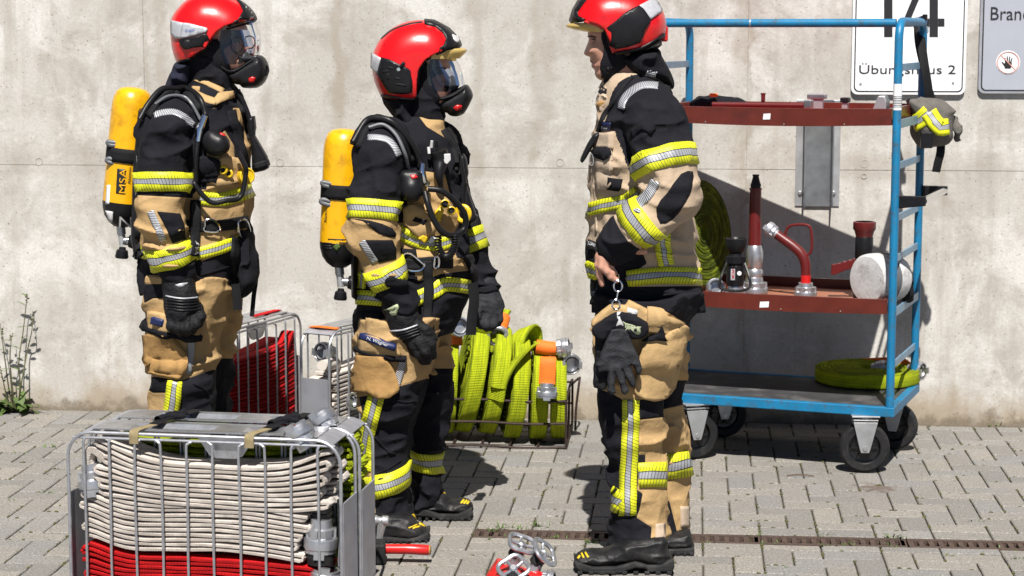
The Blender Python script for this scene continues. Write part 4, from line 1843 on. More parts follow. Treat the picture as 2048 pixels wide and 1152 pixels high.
def tray(name, z0, z1, inner):
    t_ = .016
    e = tbox(MB(), .04, TL - .04, .006 + t_, TD - .006 - t_, z0 + .004, z0 + .016).build(name, inner, trolley, smooth=False)
    # the front board sags a little in the middle
    b = MB()
    n = 14
    lo, hi = [], []
    for k in range(n + 1):
        u = .037 + (TL - .074) * k / n
        s_ = .010 * math.sin(math.pi * k / n)
        lo.append((u, z0 - s_))
        hi.append((u, z1 - s_ * .35))
    for k in range(n):
        b.hexa([TP(q[0], v, q[1]) for (q, v) in ((lo[k], .006), (lo[k + 1], .006), (lo[k + 1], .006 + t_), (lo[k], .006 + t_),
                                                  (hi[k], .006), (hi[k + 1], .006), (hi[k + 1], .006 + t_), (hi[k], .006 + t_))])
    fr = b.build('rim_board', 'shelf_wood', e, smooth=False)
    bm_ = bmesh.new()
    bm_.from_mesh(fr.data)
    bmesh.ops.remove_doubles(bm_, verts=bm_.verts, dist=1e-5)
    bm_.to_mesh(fr.data)
    bm_.free()
    tbox(MB(), .04, TL - .04, TD - .006 - t_, TD - .006, z0, z1).build('rim_board', 'shelf_wood', e, smooth=False, bevel=.001)
    for (ua, ub_) in ((.038, .054), (TL - .054, TL - .038)):
        tbox(MB(), ua, ub_, .0222, TD - .0222, z0, z1).build('rim_board', 'shelf_wood', e, smooth=False, bevel=.001)
    for (ua, ub_) in ((.006, .012), (TL - .012, TL - .006)):
        tbox(MB(), ua, ub_, .036, TD - .036, z0 - .012, z0 + .022).build('support_bar', 'blue_grey', e, smooth=False, bevel=.001)
    for u in (.22, .46, .78):
        MB().lathe(TP(u, .0058, z0 + .008 - .010 * math.sin(math.pi * u / TL)), -TV, [(.003, 0), (.002, .002), (0, .002)], 8).build('screw', 'screw', e)
    return e


up_tray = tray('upper_tray', 1.378, 1.442, 'red_paint')
lo_tray = tray('lower_tray', .640, .697, 'shelf_inside')


def label_patch(px0, py0, px1, py1, par):
    a, b, c = TPX(px0, py1, .0058), TPX(px1, py1, .0058), TPX(px0, py0, .0058)
    x = b - a
    MB().prism([(0, 0), (np.linalg.norm(x) * .95, .001), (np.linalg.norm(x), c[2] - a[2]), (.002, c[2] - a[2] - .001)], a, nrm(x), ZU, -TV, .0008).build('paper_label', 'white_paint', par, smooth=False)


label_patch(1526, 227, 1541, 239, up_tray)
label_patch(1519, 603, 1538, 615, lo_tray)

# push handle on the right end
hb = MB()
for v in (.03, TD - .03):
    pts = [(.002, v - .012), (-.085, v - .012), (-.10, v - .004), (-.10, v + .004), (-.085, v + .012), (.002, v + .012)]
    vs = [TP(a, b, 1.055 + (0 if a > -.02 else .012)) for a, b in pts] + [TP(a, b, 1.105) for a, b in pts]
    n = 6
    MB().raw(vs, [tuple(range(n))[::-1], tuple(range(n, 2 * n))] + [(i, (i + 1) % n, n + (i + 1) % n, n + i) for i in range(n)]).build('handle_bracket', 'black_plastic', trolley, smooth=False, bevel=.003)
MB().tube([TP(-.088, .0425, 1.085), TP(-.088, TD - .0425, 1.085)], .0145, 14).build('push_handle', 'chrome', trolley)

# castors
AXW = nrm(-TV * .96 - TU * .02)


def castor(px, py, yaw):
    g0 = PZ(px, py, 0.0)
    ax = RZ(math.radians(yaw)) @ nrm(np.array([-.12, -1, 0]))
    sd_ = np.cross(ZU, ax)
    c = g0 + ZU * .102
    f = MB()
    top = c + ZU * .105
    for s_ in (1, -1):
        o = c + ax * s_ * .034
        f.prism([(-.016, -.018), (.016, -.018), (.022, .0), (.048, .105), (-.048, .105), (-.022, .0)], o - ax * .0015, sd_, ZU, ax, .003)
    f.box(top + ZU * .0085, (.098, .078, .006), np.stack([sd_, ax, ZU], 1))
    f.cyl(top + ZU * .012, top + ZU * .024, .03, .03, 16)
    f.box(top + ZU * .0235, (.11, .09, .006), np.stack([sd_, ax, ZU], 1))
    fo = f.build('castor', 'zinc', trolley, smooth=False, bevel=.002)
    Rw = .100
    o = c - ax * .0235
    t_ = MB().lathe(o, ax, [(Rw * .66, 0), (Rw * .72, -.003), (Rw * .76, .001), (Rw * .90, -.001), (Rw * .97, .005), (Rw, .012), (Rw, .035), (Rw * .97, .042), (Rw * .90, .048), (Rw * .66, .047), (Rw * .66, .0)], 40, False)
    t_.build('tyre', 'rubber', fo)
    rm = MB().lathe(o, ax, [(.012, .002), (.022, .002), (.024, .018), (Rw * .5, .022), (Rw * .58, .020), (Rw * .62, .002), (Rw * .665, .0), (Rw * .665, .047), (Rw * .62, .045), (Rw * .58, .027), (Rw * .5, .025), (.024, .029), (.022, .045), (.012, .045)], 32, False)
    for k in range(6):
        a = k * math.pi / 3
        r_ = math.cos(a) * sd_ + math.sin(a) * ZU
        rm.box(o + ax * .0235 + r_ * Rw * .38, (Rw * .3, .010, .026), np.stack([r_, np.cross(ax, r_), ax], 1))
    rm.build('rim', 'rim_black', fo)
    MB().lathe(c - ax * .040, ax, [(.0, 0), (.009, 0), (.009, .080), (0, .080)], 12).build('axle_bolt', 'screw', fo)


castor(1727, 944, 4)
castor(1388, 917, 24)
castor(1786, 899, -12)
castor(1446, 874, 14)

# ------------------------------------------------------------------ hoses on the trolley


def flat_coil_hose(name, label, c, axis, r0, r1, turns, m, grp, width=.06, seed=0, wob=.012, th=None, ref=None):
    e = empty(name, c)
    tag(e, label, 'fire hose', grp)
    th = th or (r1 - r0) / turns * .86
    pts = spiral(c, axis, r0, r1, turns, wob, 36, seed, 1.0, seed, ref)
    MB().ribbon(pts, width, th, axis).build('hose', m, e)
    return e, pts


pc = PZ(1733, 747, .27 + .03)
hz_, hp = flat_coil_hose('rolled_fire_hose', 'yellow-green fire hose rolled flat on the trolley platform', pc + ZU * .0005, ZU, .03, .222, 11.4, 'hose_green', None, .058, .6, .006)
e_ = PZ(1826, 735, .315)
MB().ribbon(spline([hp[-1] + ZU * .002, hp[-1] * .4 + e_ * .6 + np.array([.02, -.03, .02]), e_ - np.array([.02, 0, 0])], 8), .05, .014, ZU).build('sleeve', 'orange', hz_)
cq = PZ(1838, 742, .32)
coupling(hz_, cq - np.array([.035, -.035, .0]), nrm(np.array([.75, -.62, .0])), .040, .065)
coupling(hz_, pc + np.array([.02, -.01, .026]), nrm(np.array([.9, -.3, .12])), .030, .06, 'alu_dull')

# standing coil on the lower tray, partly behind the right-hand firefighter
cc_ = TPX(1396, 470, .34)
cc_[2] = .697 - .0405 + .235
sc_, sp_ = flat_coil_hose('standing_hose_coil', 'yellow-green hose coil standing on the lower tray behind the right firefighter', cc_,
                          nrm(np.array([.80, -.58, .12])), .03, .225, 14, 'hose_dark', None, .06, 2.0, .014, .0148)
coupling(sc_, TPX(1428, 577, .12) - np.array([0, -.05, 0]), nrm(np.array([.15, -1, .1])), .038, .06)
MB().cyl(TPX(1445, 575, .22), TPX(1428, 577, .16), .024, .028, 16).build('sleeve', 'orange', sc_)

# ------------------------------------------------------------------ branch pipes and nozzles on the lower tray
ZL = .640 + .016


def stand(px, v):
    p = TPX(px, 590, v)
    p[2] = ZL
    return p


def hpx(py, p):
    """height of a photo row at the depth of p"""
    return P(0, py, p[1])[2]


# black nozzle with bow handle
p = stand(1470, .11)
nz = empty('black_spray_nozzle', p)
tag(nz, 'black spray nozzle with bow handle standing left on the lower tray', 'nozzle')
h = lambda y: hpx(y, p) - ZL
coupling(nz, p + ZU * .055, -ZU, .046, .055)
MB().lathe(p + ZU * .05, ZU, [(.020, 0), (.034, .006), (.036, .02), (.036, .085), (.031, .09), (.031, .096), (.038, .10), (.038, .125), (.030, .13), (.028, .14), (.034, .145), (.046, .175), (.046, .198), (.040, .200), (.03, .185), (0, .185)], 26).build('body', 'black_plastic', nz)
for k in range(14):
    a = 2 * math.pi * k / 14
    MB().box(p + ZU * .162 + np.array([math.cos(a), math.sin(a), 0]) * .0385, (.007, .007, .026), RZ(a)).build('grip_rib', 'black_plastic', nz, smooth=False)
hb = spline([p + np.array([-.038, -.012, .148]), p + np.array([-.062, -.05, .10]), p + np.array([-.066, -.06, .055]), p + np.array([0, -.072, .042]), p + np.array([.052, -.06, .055]), p + np.array([.05, -.045, .10]), p + np.array([.036, -.012, .148])], 8)
MB().ribbon(hb, .016, .010, np.array([0, -1.0, .3])).build('bow_handle', 'black_plastic', nz)
MB().lathe(p + np.array([.012, -.0355, .11]), np.array([0, -1.0, 0]), [(.009, 0), (.009, .002), (0, .002)], 16).build('badge', 'white_paint', nz)
MB().box(p + np.array([-.014, -.0365, .105]), (.017, .003, .045)).build('logo_plate', 'white_reflect', nz, smooth=False)
tl = text_flat('lettering', 'POK', p + np.array([-.019, -.0385, .126]), (0, 0, -1), (1, 0, 0), .040, .011, 'red_print', nz)

# long red branch pipe
p = stand(1508, .27)
bp_ = empty('red_branch_pipe', p)
tag(bp_, 'tall red branch pipe with black tip standing upright on the lower tray', 'branch pipe')
coupling(bp_, p + ZU * .072, -ZU, .058, .072)
z = lambda y: hpx(y, p) - ZL
MB().lathe(p, ZU, [(.032, .071), (.036, .08), (.036, .10), (.030, .11), (.036, .118), (.036, z(505)), (.029, z(492)), (.027, z(490))], 24).build('shank', 'alu', bp_)
MB().lathe(p, ZU, [(.027, z(491)), (.0265, z(470)), (.0245, z(428)), (.0245, z(426)), (.0255, z(425)), (.0235, z(380)), (.026, z(379)), (.026, z(376)), (.018, z(375))], 24).build('pipe', 'red_dark', bp_)
MB().lathe(p, ZU, [(.020, z(376)), (.0225, z(370)), (.019, z(366)), (.012, z(353)), (.014, z(352)), (.014, z(349)), (0, z(349))], 20).build('tip', 'rubber', bp_)

# bent red tube with loop handle
p = stand(1611, .25)
bt = empty('bent_red_pipe', p)
tag(bt, 'bent dark red pipe with loop handle and coupling in mid tray', 'pipe')
coupling(bt, p + ZU * .062, -ZU, .047, .062)
vv = .25
Q = lambda x, y, dv=0: TPX(x, y, vv + dv)
MB().tube(spline([p + ZU * .055, Q(1611, 530), Q(1604, 510), Q(1588, 494), Q(1566, 478), Q(1551, 467)], 8), np.interp(np.linspace(0, 1, 41), [0, .3, 1], [.019, .022, .019]), 16).build('pipe', 'red_dark', bt)
MB().tube([p + ZU * .056, p + ZU * .094], .0205, 16).build('red_band', 'red_paint', bt)
MB().tube(spline([Q(1569, 474), Q(1575, 456), Q(1588, 450), Q(1612, 450), Q(1622, 460), Q(1623, 500), Q(1612, 512)], 6), .006, 8).build('loop_handle', 'red_dark', bt)
coupling(bt, Q(1555, 470), nrm(Q(1530, 451) - Q(1555, 470)), .030, .055, 'alu_dull')

# pistol-grip nozzle
p = TPX(1728, 500, .27)
p[2] = ZL
pn = empty('pistol_grip_nozzle', p)
tag(pn, 'dark red pistol-grip nozzle standing behind the white drum on the tray', 'nozzle')
z = lambda y: hpx(y, p) - ZL
MB().lathe(p, ZU, [(.040, 0), (.040, .02), (.03, .03), (.03, z(520)), (.036, z(515)), (.036, z(475)), (.033, z(472))], 22).build('body', 'black_plastic', pn)
MB().lathe(p, ZU, [(.034, z(473)), (.040, z(462)), (.046, z(458)), (.046, z(444)), (.038, z(443)), (.034, z(455)), (0, z(455))], 24).build('head', 'red_dark', pn)
gr = MB()
Qg = lambda x, y: TPX(x, y, .27)
o_ = Qg(1715, 540)
poly = [(1716, 518), (1708, 516), (1704, 520), (1698, 519), (1693, 523), (1687, 522), (1682, 526), (1676, 526), (1671, 528), (1664, 528), (1663, 548), (1670, 550), (1676, 547), (1690, 541), (1705, 536), (1716, 538)]
gr.prism([(np.dot(Qg(*q) - o_, TU), (Qg(*q) - o_)[2]) for q in poly], o_ - TV * .014, TU, ZU, TV, .028)
gr.build('pistol_grip', 'red_dark', pn, smooth=False, bevel=.003)

# white drum
p = TPX(1748, 540, .16)
dr = empty('white_drum', p)
rD = .102
p[2] = ZL + rD
dr.location = (p[0], p[1], ZL)
tag(dr, 'grubby white drum lying on its side at the right of the lower tray', 'drum')
ax = nrm(np.array([-.80, -.60, 0]))
MB().lathe(p + ax * .0, -ax, [(0, -.042), (.06, -.044), (rD * .90, -.040), (rD * .985, -.030), (rD, -.018), (rD, .02)], 36).build('front_shell', 'white_roll', dr)
MB().lathe(p, -ax, [(rD * .99, .02), (rD * .965, .022), (rD * .965, .055), (rD * .99, .057)], 36).build('middle_band', 'grey_plastic', dr)
MB().lathe(p, -ax, [(rD * .995, .057), (rD, .06), (rD, .10), (rD * .94, .118), (.06, .122), (0, .12)], 36).build('rear_shell', 'white_roll', dr)

p = stand(1806, .30)
rag = Vol(p - np.array([.06, .08, .01]), p + np.array([.08, .09, .16]), .005)
rag.ell(p + np.array([0, 0, .055]), (.036, .07, .058)).ell(p + np.array([-.01, .02, .10]), (.026, .04, .045), k=.02).ell(p + np.array([.012, -.02, .035]), (.034, .05, .036), k=.02)
rag.folds(.014, (.05, .06, .05), 2)
tag(rag.obj('crumpled_cloth', 'black_cloth', None), 'crumpled black cloth behind the drum at the right end of the lower tray', 'cloth')

fl = MB()
a = stand(1672, .07)
fl.box(a + ZU * .004, (.11, .03, .008), RZ(-.32))
e = empty('flat_wrench', a)
tag(e, 'flat pale metal wrench lying on the lower tray', 'wrench')
fl.build('blade', 'zinc', e, smooth=False, bevel=.002)
MB().box(a + np.array([.058, -.018, .012]), (.02, .022, .024), RZ(-.32)).build('jaw', 'steel', e, smooth=False, bevel=.003)

# ------------------------------------------------------------------ things in the upper tray
ZU_ = 1.378 + .016
v0 = .30
q = lambda x, y, v=v0: TPX(x, y, v)
p = q(1440, 212)
bgv = Vol(np.array([p[0] - .16, p[1] - .12, ZU_ - .01]), np.array([p[0] + .16, p[1] + .12, ZU_ + .14]), .006)
bgv.ell(np.array([p[0] - .05, p[1], ZU_ + .038]), (.075, .06, .044)).ell(np.array([p[0] + .055, p[1] - .01, ZU_ + .033]), (.07, .06, .038), k=.02).ell(np.array([p[0] - .01, p[1] + .02, ZU_ + .05]), (.06, .05, .034), k=.02)
bgv.folds(.010, (.06, .06, .05), 4)
e = empty('black_bag', (p[0], p[1], ZU_))
tag(e, 'slumped black bag with orange tab in the upper tray', 'bag')
bgv.obj('body', 'black_cloth', e)
o_ = q(1427, 190, .23)
MB().box(o_, (.032, .02, .014), RZ(.2)).build('orange_tab', 'orange', e, smooth=False, bevel=.004)

p = q(1526, 212, .25)
e = empty('red_tool_handle', (p[0], p[1], ZU_))
tag(e, 'short red tool handle standing up out of the upper tray', 'tool')
zt = hpx(186, p)
MB().lathe((p[0], p[1], ZU_), ZU, [(.012, 0), (.012, .012), (.008, .016), (.0085, zt - ZU_ - .008), (.0105, zt - ZU_ - .006), (.0105, zt - ZU_), (0, zt - ZU_)], 14).build('handle', 'red_dark', e)
MB().box((p[0] - .022, p[1], ZU_ + .018), (.028, .03, .036), RZ(.3)).build('clip', 'black_plastic', e, smooth=False, bevel=.003)
e = empty('pry_bar', q(1515, 214, .17))
tag(e, 'dark forged pry bar lying along the front of the upper tray', 'pry bar')
a, b = q(1425, 209, .14), q(1612, 211, .14)
MB().tube([a, b], .011, 10).build('shaft', 'red_dark', e)
MB().box((b + np.array([.01, -.002, .006])), (.03, .05, .034), RZ(-.36)).build('claw', 'steel', e, smooth=False, bevel=.004)
for (x0, x1, y0, nm, lab, m_) in ((1616, 1652, 188, 'steel_block', 'dark steel block in the middle of the upper tray', 'steel'),
                                  (1682, 1699, 195, 'bracket_clip', 'small grey clamp towards the right of the upper tray', 'black_plastic')):
    a, b = q(x0, 210, .42), q(x1, 210, .42)
    e = empty(nm, (a + b) / 2 * np.array([1, 1, 0]) + ZU * ZU_)
    tag(e, lab, 'clamp')
    zt = hpx(y0, a)
    cxy = ((a + b) / 2)[:2]
    w_ = np.linalg.norm((a - b)[:2])
    MB().box((cxy[0], cxy[1], (zt - .02 + ZU_) / 2), (w_ * .7, .035, zt - .02 - ZU_), RZ(-.36)).build('body', 'zinc', e, smooth=False, bevel=.003)
    MB().box((cxy[0], cxy[1], zt - .0095), (w_, .05, .020), RZ(-.36)).build('jaw', m_, e, smooth=False, bevel=.003)
a = q(1761, 212, .20)
e = empty('steel_wedge', (a[0], a[1], ZU_))
tag(e, 'rounded grey steel wedge by the right end of the upper tray', 'wedge')
wd = MB()
zt = hpx(191, a) - ZU_
wd.prism([(-.032, 0), (.032, 0), (.030, zt * .75), (.02, zt), (-.006, zt), (-.028, zt * .35)], np.array([a[0], a[1], ZU_]) - TV * .03, -TU, ZU, TV, .07)
wd.build('wedge_body', 'zinc', e, smooth=False, bevel=.005)
a = q(1500, 205, .36)
tag(MB().tube([np.array([a[0] + .12, a[1] - .02, ZU_ + .016]), np.array([a[0] + .50, a[1] - .14, ZU_ + .016])], .014, 10).build('red_crowbar_tube', 'red_paint', None), 'bright red bar lying at the back of the upper tray', 'bar')

# ------------------------------------------------------------------ grey bag hanging from the trolley's rear post
YB = 8.16
z7 = lambda x, y: (1780 + x / 4.8, 180 + y / 4.8)
out = [z7(*q_) for q_ in ((160, 95), (230, 82), (350, 68), (430, 72), (510, 105), (570, 140), (635, 195), (625, 220), (602, 255), (606, 340), (600, 440), (560, 505), (500, 530), (420, 540), (330, 552), (270, 540), (215, 450), (188, 360), (205, 275), (180, 190), (165, 140))]
pol = px_poly(smooth_poly(out, 3), YB)
bv = Vol([pol[:, 0].min() - .04, YB - .12, pol[:, 1].min() - .04], [pol[:, 0].max() + .04, YB + .12, pol[:, 1].max() + .04], .0045)
bv.inflate(pol, YB, .075, .075)
bv.folds(.010, (.09, .09, .07), 3.3)
hb_ = empty('hanging_grey_bag', P(1865, 300, YB))
tag(hb_, 'grey cloth bag with yellow chevron hanging by a strap from the trolley', 'bag')
bv.obj('body', 'grey_cloth', hb_)
strip('chevron', bv, [z7(215, 335), z7(295, 285), z7(372, 215)], 32, 'tape_plain', hb_, .004, 6, 7, False)
strip('chevron', bv, [z7(372, 215), z7(425, 300), z7(480, 360), z7(560, 350)], 32, 'tape_plain', hb_, .005, 6, 7, False)
pk = MB()
a, b, c = P(*z7(300, 405), YB - .085), P(*z7(412, 405), YB - .085), P(*z7(300, 560), YB - .085)
pk.box((a + P(*z7(412, 560), YB - .085)) / 2 + np.array([0, .015, 0]), (b[0] - a[0], .03, a[2] - c[2]))
pk.build('pouch', 'black_plastic', hb_, smooth=False, bevel=.004)
MB().ribbon(spline([P(1838, 45, YB + .17), P(1842, 80, YB + .06), P(1849, 130, YB), P(1856, 175, YB - .005), P(1858, 204, YB + .005)], 8), .040, .004, np.array([1.0, .35, 0])).build('strap', 'strap', hb_)
MB().ribbon(spline([P(1833, 45, YB + .17), P(1836, 90, YB + .10), P(1850, 150, YB + .03), P(1866, 198, YB + .02)], 8), .026, .004, np.array([1.0, .35, 0])).build('strap', 'strap', hb_)
MB().ribbon(spline([P(1882, 280, YB + .01), P(1881, 305, YB - .01), P(1876, 325, YB - .01), P(1872, 344, YB - .005)], 6), .036, .004, np.array([1.0, .2, 0])).build('strap_tail', 'strap', hb_)
rg = Vol(P(1895, 300, YB) - np.array([.02, .1, .03]), P(1935, 225, YB) + np.array([.02, .1, .03]), .005)
rg.cap(P(1908, 240, YB), P(1918, 262, YB - .02), .016, .018).cap(P(1918, 262, YB - .02), P(1915, 278, YB), .018, .012, .01)
rg.folds(.012, (.03, .03, .03), 6)
rg.obj('rag_end', 'grey_cloth', hb_)
# clamps and buckle at the top of the rear post
MB().tube([P(1830, 46, YB + .19), P(1845, 42, YB + .13)], .022, 14).build('post_clamp', 'chrome', hb_)
for (x, y, r) in ((1850, 35, .012), (1852, 60, .012), (1843, 52, .014)):
    MB().box(P(x, y, YB + .13), (r * 1.6, r * 1.6, r * 2.2), RZ(x)).build('buckle', 'chrome' if y > 50 else 'black_plastic', hb_, smooth=False, bevel=.003)
# ------------------------------------------------------------------ aluminium hose baskets
BH, BW, BL = .56, .160, .84


class Frame:
    def __init__(s, o, yaw):
        s.o = np.asarray(o, float) * np.array([1, 1, 0])
        c, n = math.cos(yaw), math.sin(yaw)
        s.X = np.array([c, n, 0.0])       # along the basket
        s.Y = np.array([-n, c, 0.0])      # across it, away from its front face
        s.R = np.stack([s.X, s.Y, ZU], 1)

    def __call__(s, x, y, z):
        return s.o + s.X * x + s.Y * y + ZU * z


def rr_path(x0, x1, z0, z1, r, n=7):
    pts = []
    for cx, cz, a0 in ((x1 - r, z1 - r, 0), (x0 + r, z1 - r, 90), (x0 + r, z0 + r, 180), (x1 - r, z0 + r, 270)):
        for k in range(n + 1):
            a = math.radians(a0 + 90 * k / n)
            pts.append((cx + r * math.cos(a), cz + r * math.sin(a)))
    return pts


def basket(name, label, fr, grp, sheet_end=None):
    """rounded sheet-metal hoop round the ends, plated top, wire fronts front and back"""
    e = empty(name, fr(BL / 2, BW / 2, 0))
    tag(e, label, 'hose basket', grp)
    # hoop: band round ends and bottom, in three pieces so that the top plate can differ
    loop = rr_path(0, BL, 0, BH, .075)
    k = len(loop)
    n1 = k // 4
    t_ = .0025
    prof = [(-t_, -BW / 2), (t_, -BW / 2), (t_, BW / 2), (-t_, BW / 2)]

    def seg(pts, nm, m='alu_dull'):
        MB().sweep([fr(x, BW / 2, z) for x, z in pts], prof, fr.Y).build(nm, m, e)
    seg(loop[n1 - 4:n1], 'end_band')               # short turned-down ends of the top plate
    seg(loop[n1:n1 + 4], 'end_band')
    seg([(0, BH * .66), (0, .076)], 'end_plate')     # below the open hand hole
    seg([(BL, BH * .66), (BL, .076)], 'end_plate')
    seg(loop[2 * n1:] + [(BL, .075)], 'floor_band')
    # top plate with two sunk handle troughs
    tp = MB()
    xs = [.0755, .17, .18, .20, .42, .44, .46, .52, .53, .55, .66, .68, .70, BL - .0755]
    zs = [0, 0, 0, -.012, -.012, 0, 0, 0, 0, -.006, -.006, 0, 0, 0]
    ys = [.020, .038, .055, BW - .055, BW - .038, BW - .020]
    vs, fs = [], []
    for i, x in enumerate(xs):
        for j, y in enumerate(ys):
            dz = zs[i] if 1 < j < 4 else 0
            vs.append(fr(x, y, BH + t_ + dz))
    ny = len(ys)
    for i in range(len(xs) - 1):
        for j in range(ny - 1):
            a = i * ny + j
            fs.append((a, a + 1, a + ny + 1, a + ny))
    for j in (0, ny - 1):
        pass
    ob = mesh_obj('top_plate', vs, fs, 'alu', e, smooth=False)
    sm = ob.modifiers.new('solid', 'SOLIDIFY')
    sm.thickness = .004
    sm.offset = -1
    # grip tab below the plate
    MB().prism([(.40, BH - .004), (.58, BH - .004), (.54, BH - .062), (.52, BH - .07), (.46, BH - .07), (.44, BH - .062)], fr(0, .012, 0), fr.X, ZU, fr.Y, .004).build('grip_tab', 'alu', e, smooth=False, bevel=.001)
    for y in (-.004, BW + .004):
        MB().tube([fr(x, y, z) for x, z in rr_path(.004, BL - .004, .004, BH - .002, .075)], .0052, 8, True).build('rim_wire', 'wire', e)
    # hooked wires on both faces
    xw = [.055, .135, .215, .295, .375, .455, .535, .615, .695, .775]
    for y, s_ in ((-.004, -1), (BW + .004, 1)):
        MB().tube([fr(.02, y - s_ * .002, BH - .018), fr(BL - .02, y - s_ * .002, BH - .018)], .0042, 8).build('rail_wire', 'wire', e)
        for i, x in enumerate(xw):
            wb = lambda q: .0022 * math.sin(q * 7 + i * 2.1)
            bend = .016 if i in (2, 4, 6) else (-.016 if i in (3, 5, 7) else .004)
            pts = [fr(x + bend, y, BH - .020), fr(x + bend * .3, y + s_ * .003, BH - .026), fr(x, y + s_ * .004, BH - .045), fr(x + wb(1), y + s_ * .004, BH * .66), fr(x + wb(2), y + s_ * .004, BH * .33), fr(x, y + s_ * .004, .012)]
            MB().tube(spline(pts, 4), .0041, 7).build('wire', 'wire', e)
    return e


def folded_hose(fr, e, m, z0, z1, nl, y, width, x0=.03, x1=.80, sag=lambda u, t: 0.0, th=None, seed=1, jl=.02, jr=.02, label='hose'):
    """one hose laid to and fro in layers"""
    rr = random.Random(seed)
    dz = (z1 - z0) / nl
    th = th or dz * .80
    pts = []
    for k in range(nl):
        t = (k + .5) / nl
        a = x0 + rr.uniform(0, jl) + (.5 + .5 * math.sin(k * .9 + seed)) * jl
        b = x1 - rr.uniform(0, jr) - (.5 + .5 * math.sin(k * .7 + 2 * seed)) * jr
        ph = rr.uniform(0, 6)
        nseg = 22
        row = []
        for i in range(nseg + 1):
            u = i / nseg
            x = a + (b - a) * u
            z = z0 + (k + .5) * dz + sag(x, t) + .0016 * math.sin(u * 9 + ph) + .0008 * math.sin(u * 23 + ph * 2)
            row.append((x, z))
        if k % 2:
            row = row[::-1]
        pts += row
        if k < nl - 1:
            # round the bend
            x, z = row[-1]
            s_ = 1 if k % 2 == 0 else -1
            zz = z0 + (k + 1.5) * dz + sag(x, (k + 1.5) / nl)
            for q in (.25, .5, .75):
                ang = math.pi * q
                pts.append((x + s_ * .011 * math.sin(ang), z + (zz - z) * (1 - math.cos(ang)) / 2))
    P3 = [fr(x, y + .0015 * math.sin(i * .5), z) for i, (x, z) in enumerate(pts)]
    o = MB().ribbon(P3, width, th, fr.Y).build(label, m, e)
    return o


def hose_thing(name, label, fr, grp):
    e = empty(name, fr(BL / 2, BW / 2, .02))
    tag(e, label, 'fire hose', grp)
    return e


# --- the two baskets strapped together in the foreground
pl, prt = PZ(133, 861, BH), PZ(684, 881, BH)
yaw = math.atan2(prt[1] - pl[1], prt[0] - pl[0])
frA = Frame(pl, yaw)
BLsave = BL
BL = float(np.linalg.norm((prt - pl)[:2]))
frB = Frame(frA(.012, BW + .014, 0), yaw)
basket('hose_basket', 'front aluminium wire hose basket holding folded off-white and red hoses', frA, 'wire hose baskets')
basket('hose_basket', 'aluminium wire hose basket strapped behind the front one, holding yellow-green hose', frB, 'wire hose baskets')


def sagA(x, t):
    g_ = -.012 * t * math.exp(-((x - .42) / .2) ** 2) + .085 * t * math.exp(-((x - .02) / .17) ** 2) + .055 * t * t * math.exp(-((x - BL + .02) / .12) ** 2)
    return g_ + .014 * math.sin(x * 7 + 1) * (1 - t) + .004 * math.sin(x * 13 + 2)


hw = hose_thing('folded_white_hose', 'off-white canvas hose folded in layers filling the upper half of the front basket', frA, 'hoses in the baskets')
folded_hose(frA, hw, 'hose_white', .345, .478, 9, .042, .074, .075, BL - .03, sagA, .0112, 3, .04, .03)
folded_hose(frA, hw, 'hose_white', .345, .470, 10, .120, .074, .06, BL - .03, sagA, .0098, 4)
coupling(hw, frA(.055, .04, .455), nrm(-ZU + frA.X * .12), .044, .085)
MB().ribbon(spline([frA(.14, .045, .45), frA(.075, .042, .50), frA(.055, .042, .475), frA(.056, .042, .455)], 6), .06, .03, frA.Y).build('hose_tail', 'hose_white', hw)
coupling(hw, frA(BL - .11, .03, BH - .035), nrm(ZU * .8 + frA.Y * .1 - frA.X * .5), .046, .075)


def sagB(x, t):
    return (.018 * math.sin((x - .1) * 5.2) + .003 * math.sin(x * 14)) + .062 * math.exp(-((x - .03) / .10) ** 2) * (.85 + .2 * t)


hw2 = hose_thing('folded_grey_hose', 'ribbed off-white hose folded below the first one in the front basket', frA, 'hoses in the baskets')
folded_hose(frA, hw2, 'hose_white', .185, .335, 10, .044, .070, .028, BL - .10, sagB, .0108, 6, .02, .035)
folded_hose(frA, hw2, 'hose_white', .185, .335, 13, .122, .070, .03, BL - .06, sagB, .0094, 7)
coupling(hw2, frA(BL - .075, .038, .315), nrm(-ZU - frA.X * .05), .050, .10)
MB().cyl(frA(BL - .08, .038, .218), frA(BL - .08, .038, .18), .044, .040, 20).build('rubber_collar', 'rubber', hw2)

hr = hose_thing('folded_red_hose', 'red hose folded at the bottom of the front basket', frA, 'hoses in the baskets')
folded_hose(frA, hr, 'hose_red', .015, .172, 12, .044, .072, .03, BL - .05, lambda x, t: .014 * math.sin((x - .1) * 5) + .06 * math.exp(-((x - .03) / .1) ** 2) * t, .0108, 9, .02, .05)
folded_hose(frA, hr, 'hose_red', .015, .172, 12, .122, .072, .03, BL - .05, lambda x, t: 0.0, .0108, 10)
coupling(hr, frA(BL - .075, .036, .085), nrm(ZU * 1 + frA.X * .15), .046, .08)

hg = hose_thing('folded_green_hose', 'yellow-green hose folded in layers in the second foreground basket', frB, 'hoses in the baskets')
folded_hose(frB, hg, 'hose_green', .03, .515, 26, .045, .074, .04, BL - .02, lambda x, t: -.02 * t * math.sin(math.pi * x / BL) + .028 * t * math.exp(-((x - BL + .05) / .1) ** 2), .0135, 13, .02, .02)
folded_hose(frB, hg, 'hose_green', .03, .505, 26, .12, .074, .04, BL - .02, lambda x, t: -.02 * t * math.sin(math.pi * x / BL) + .028 * t * math.exp(-((x - BL + .05) / .1) ** 2), .0135, 14, .02, .02)
coupling(hg, frB(BL - .10, .05, BH - .03), nrm(ZU * .75 + frB.Y * .1 - frB.X * .55), .046, .075)

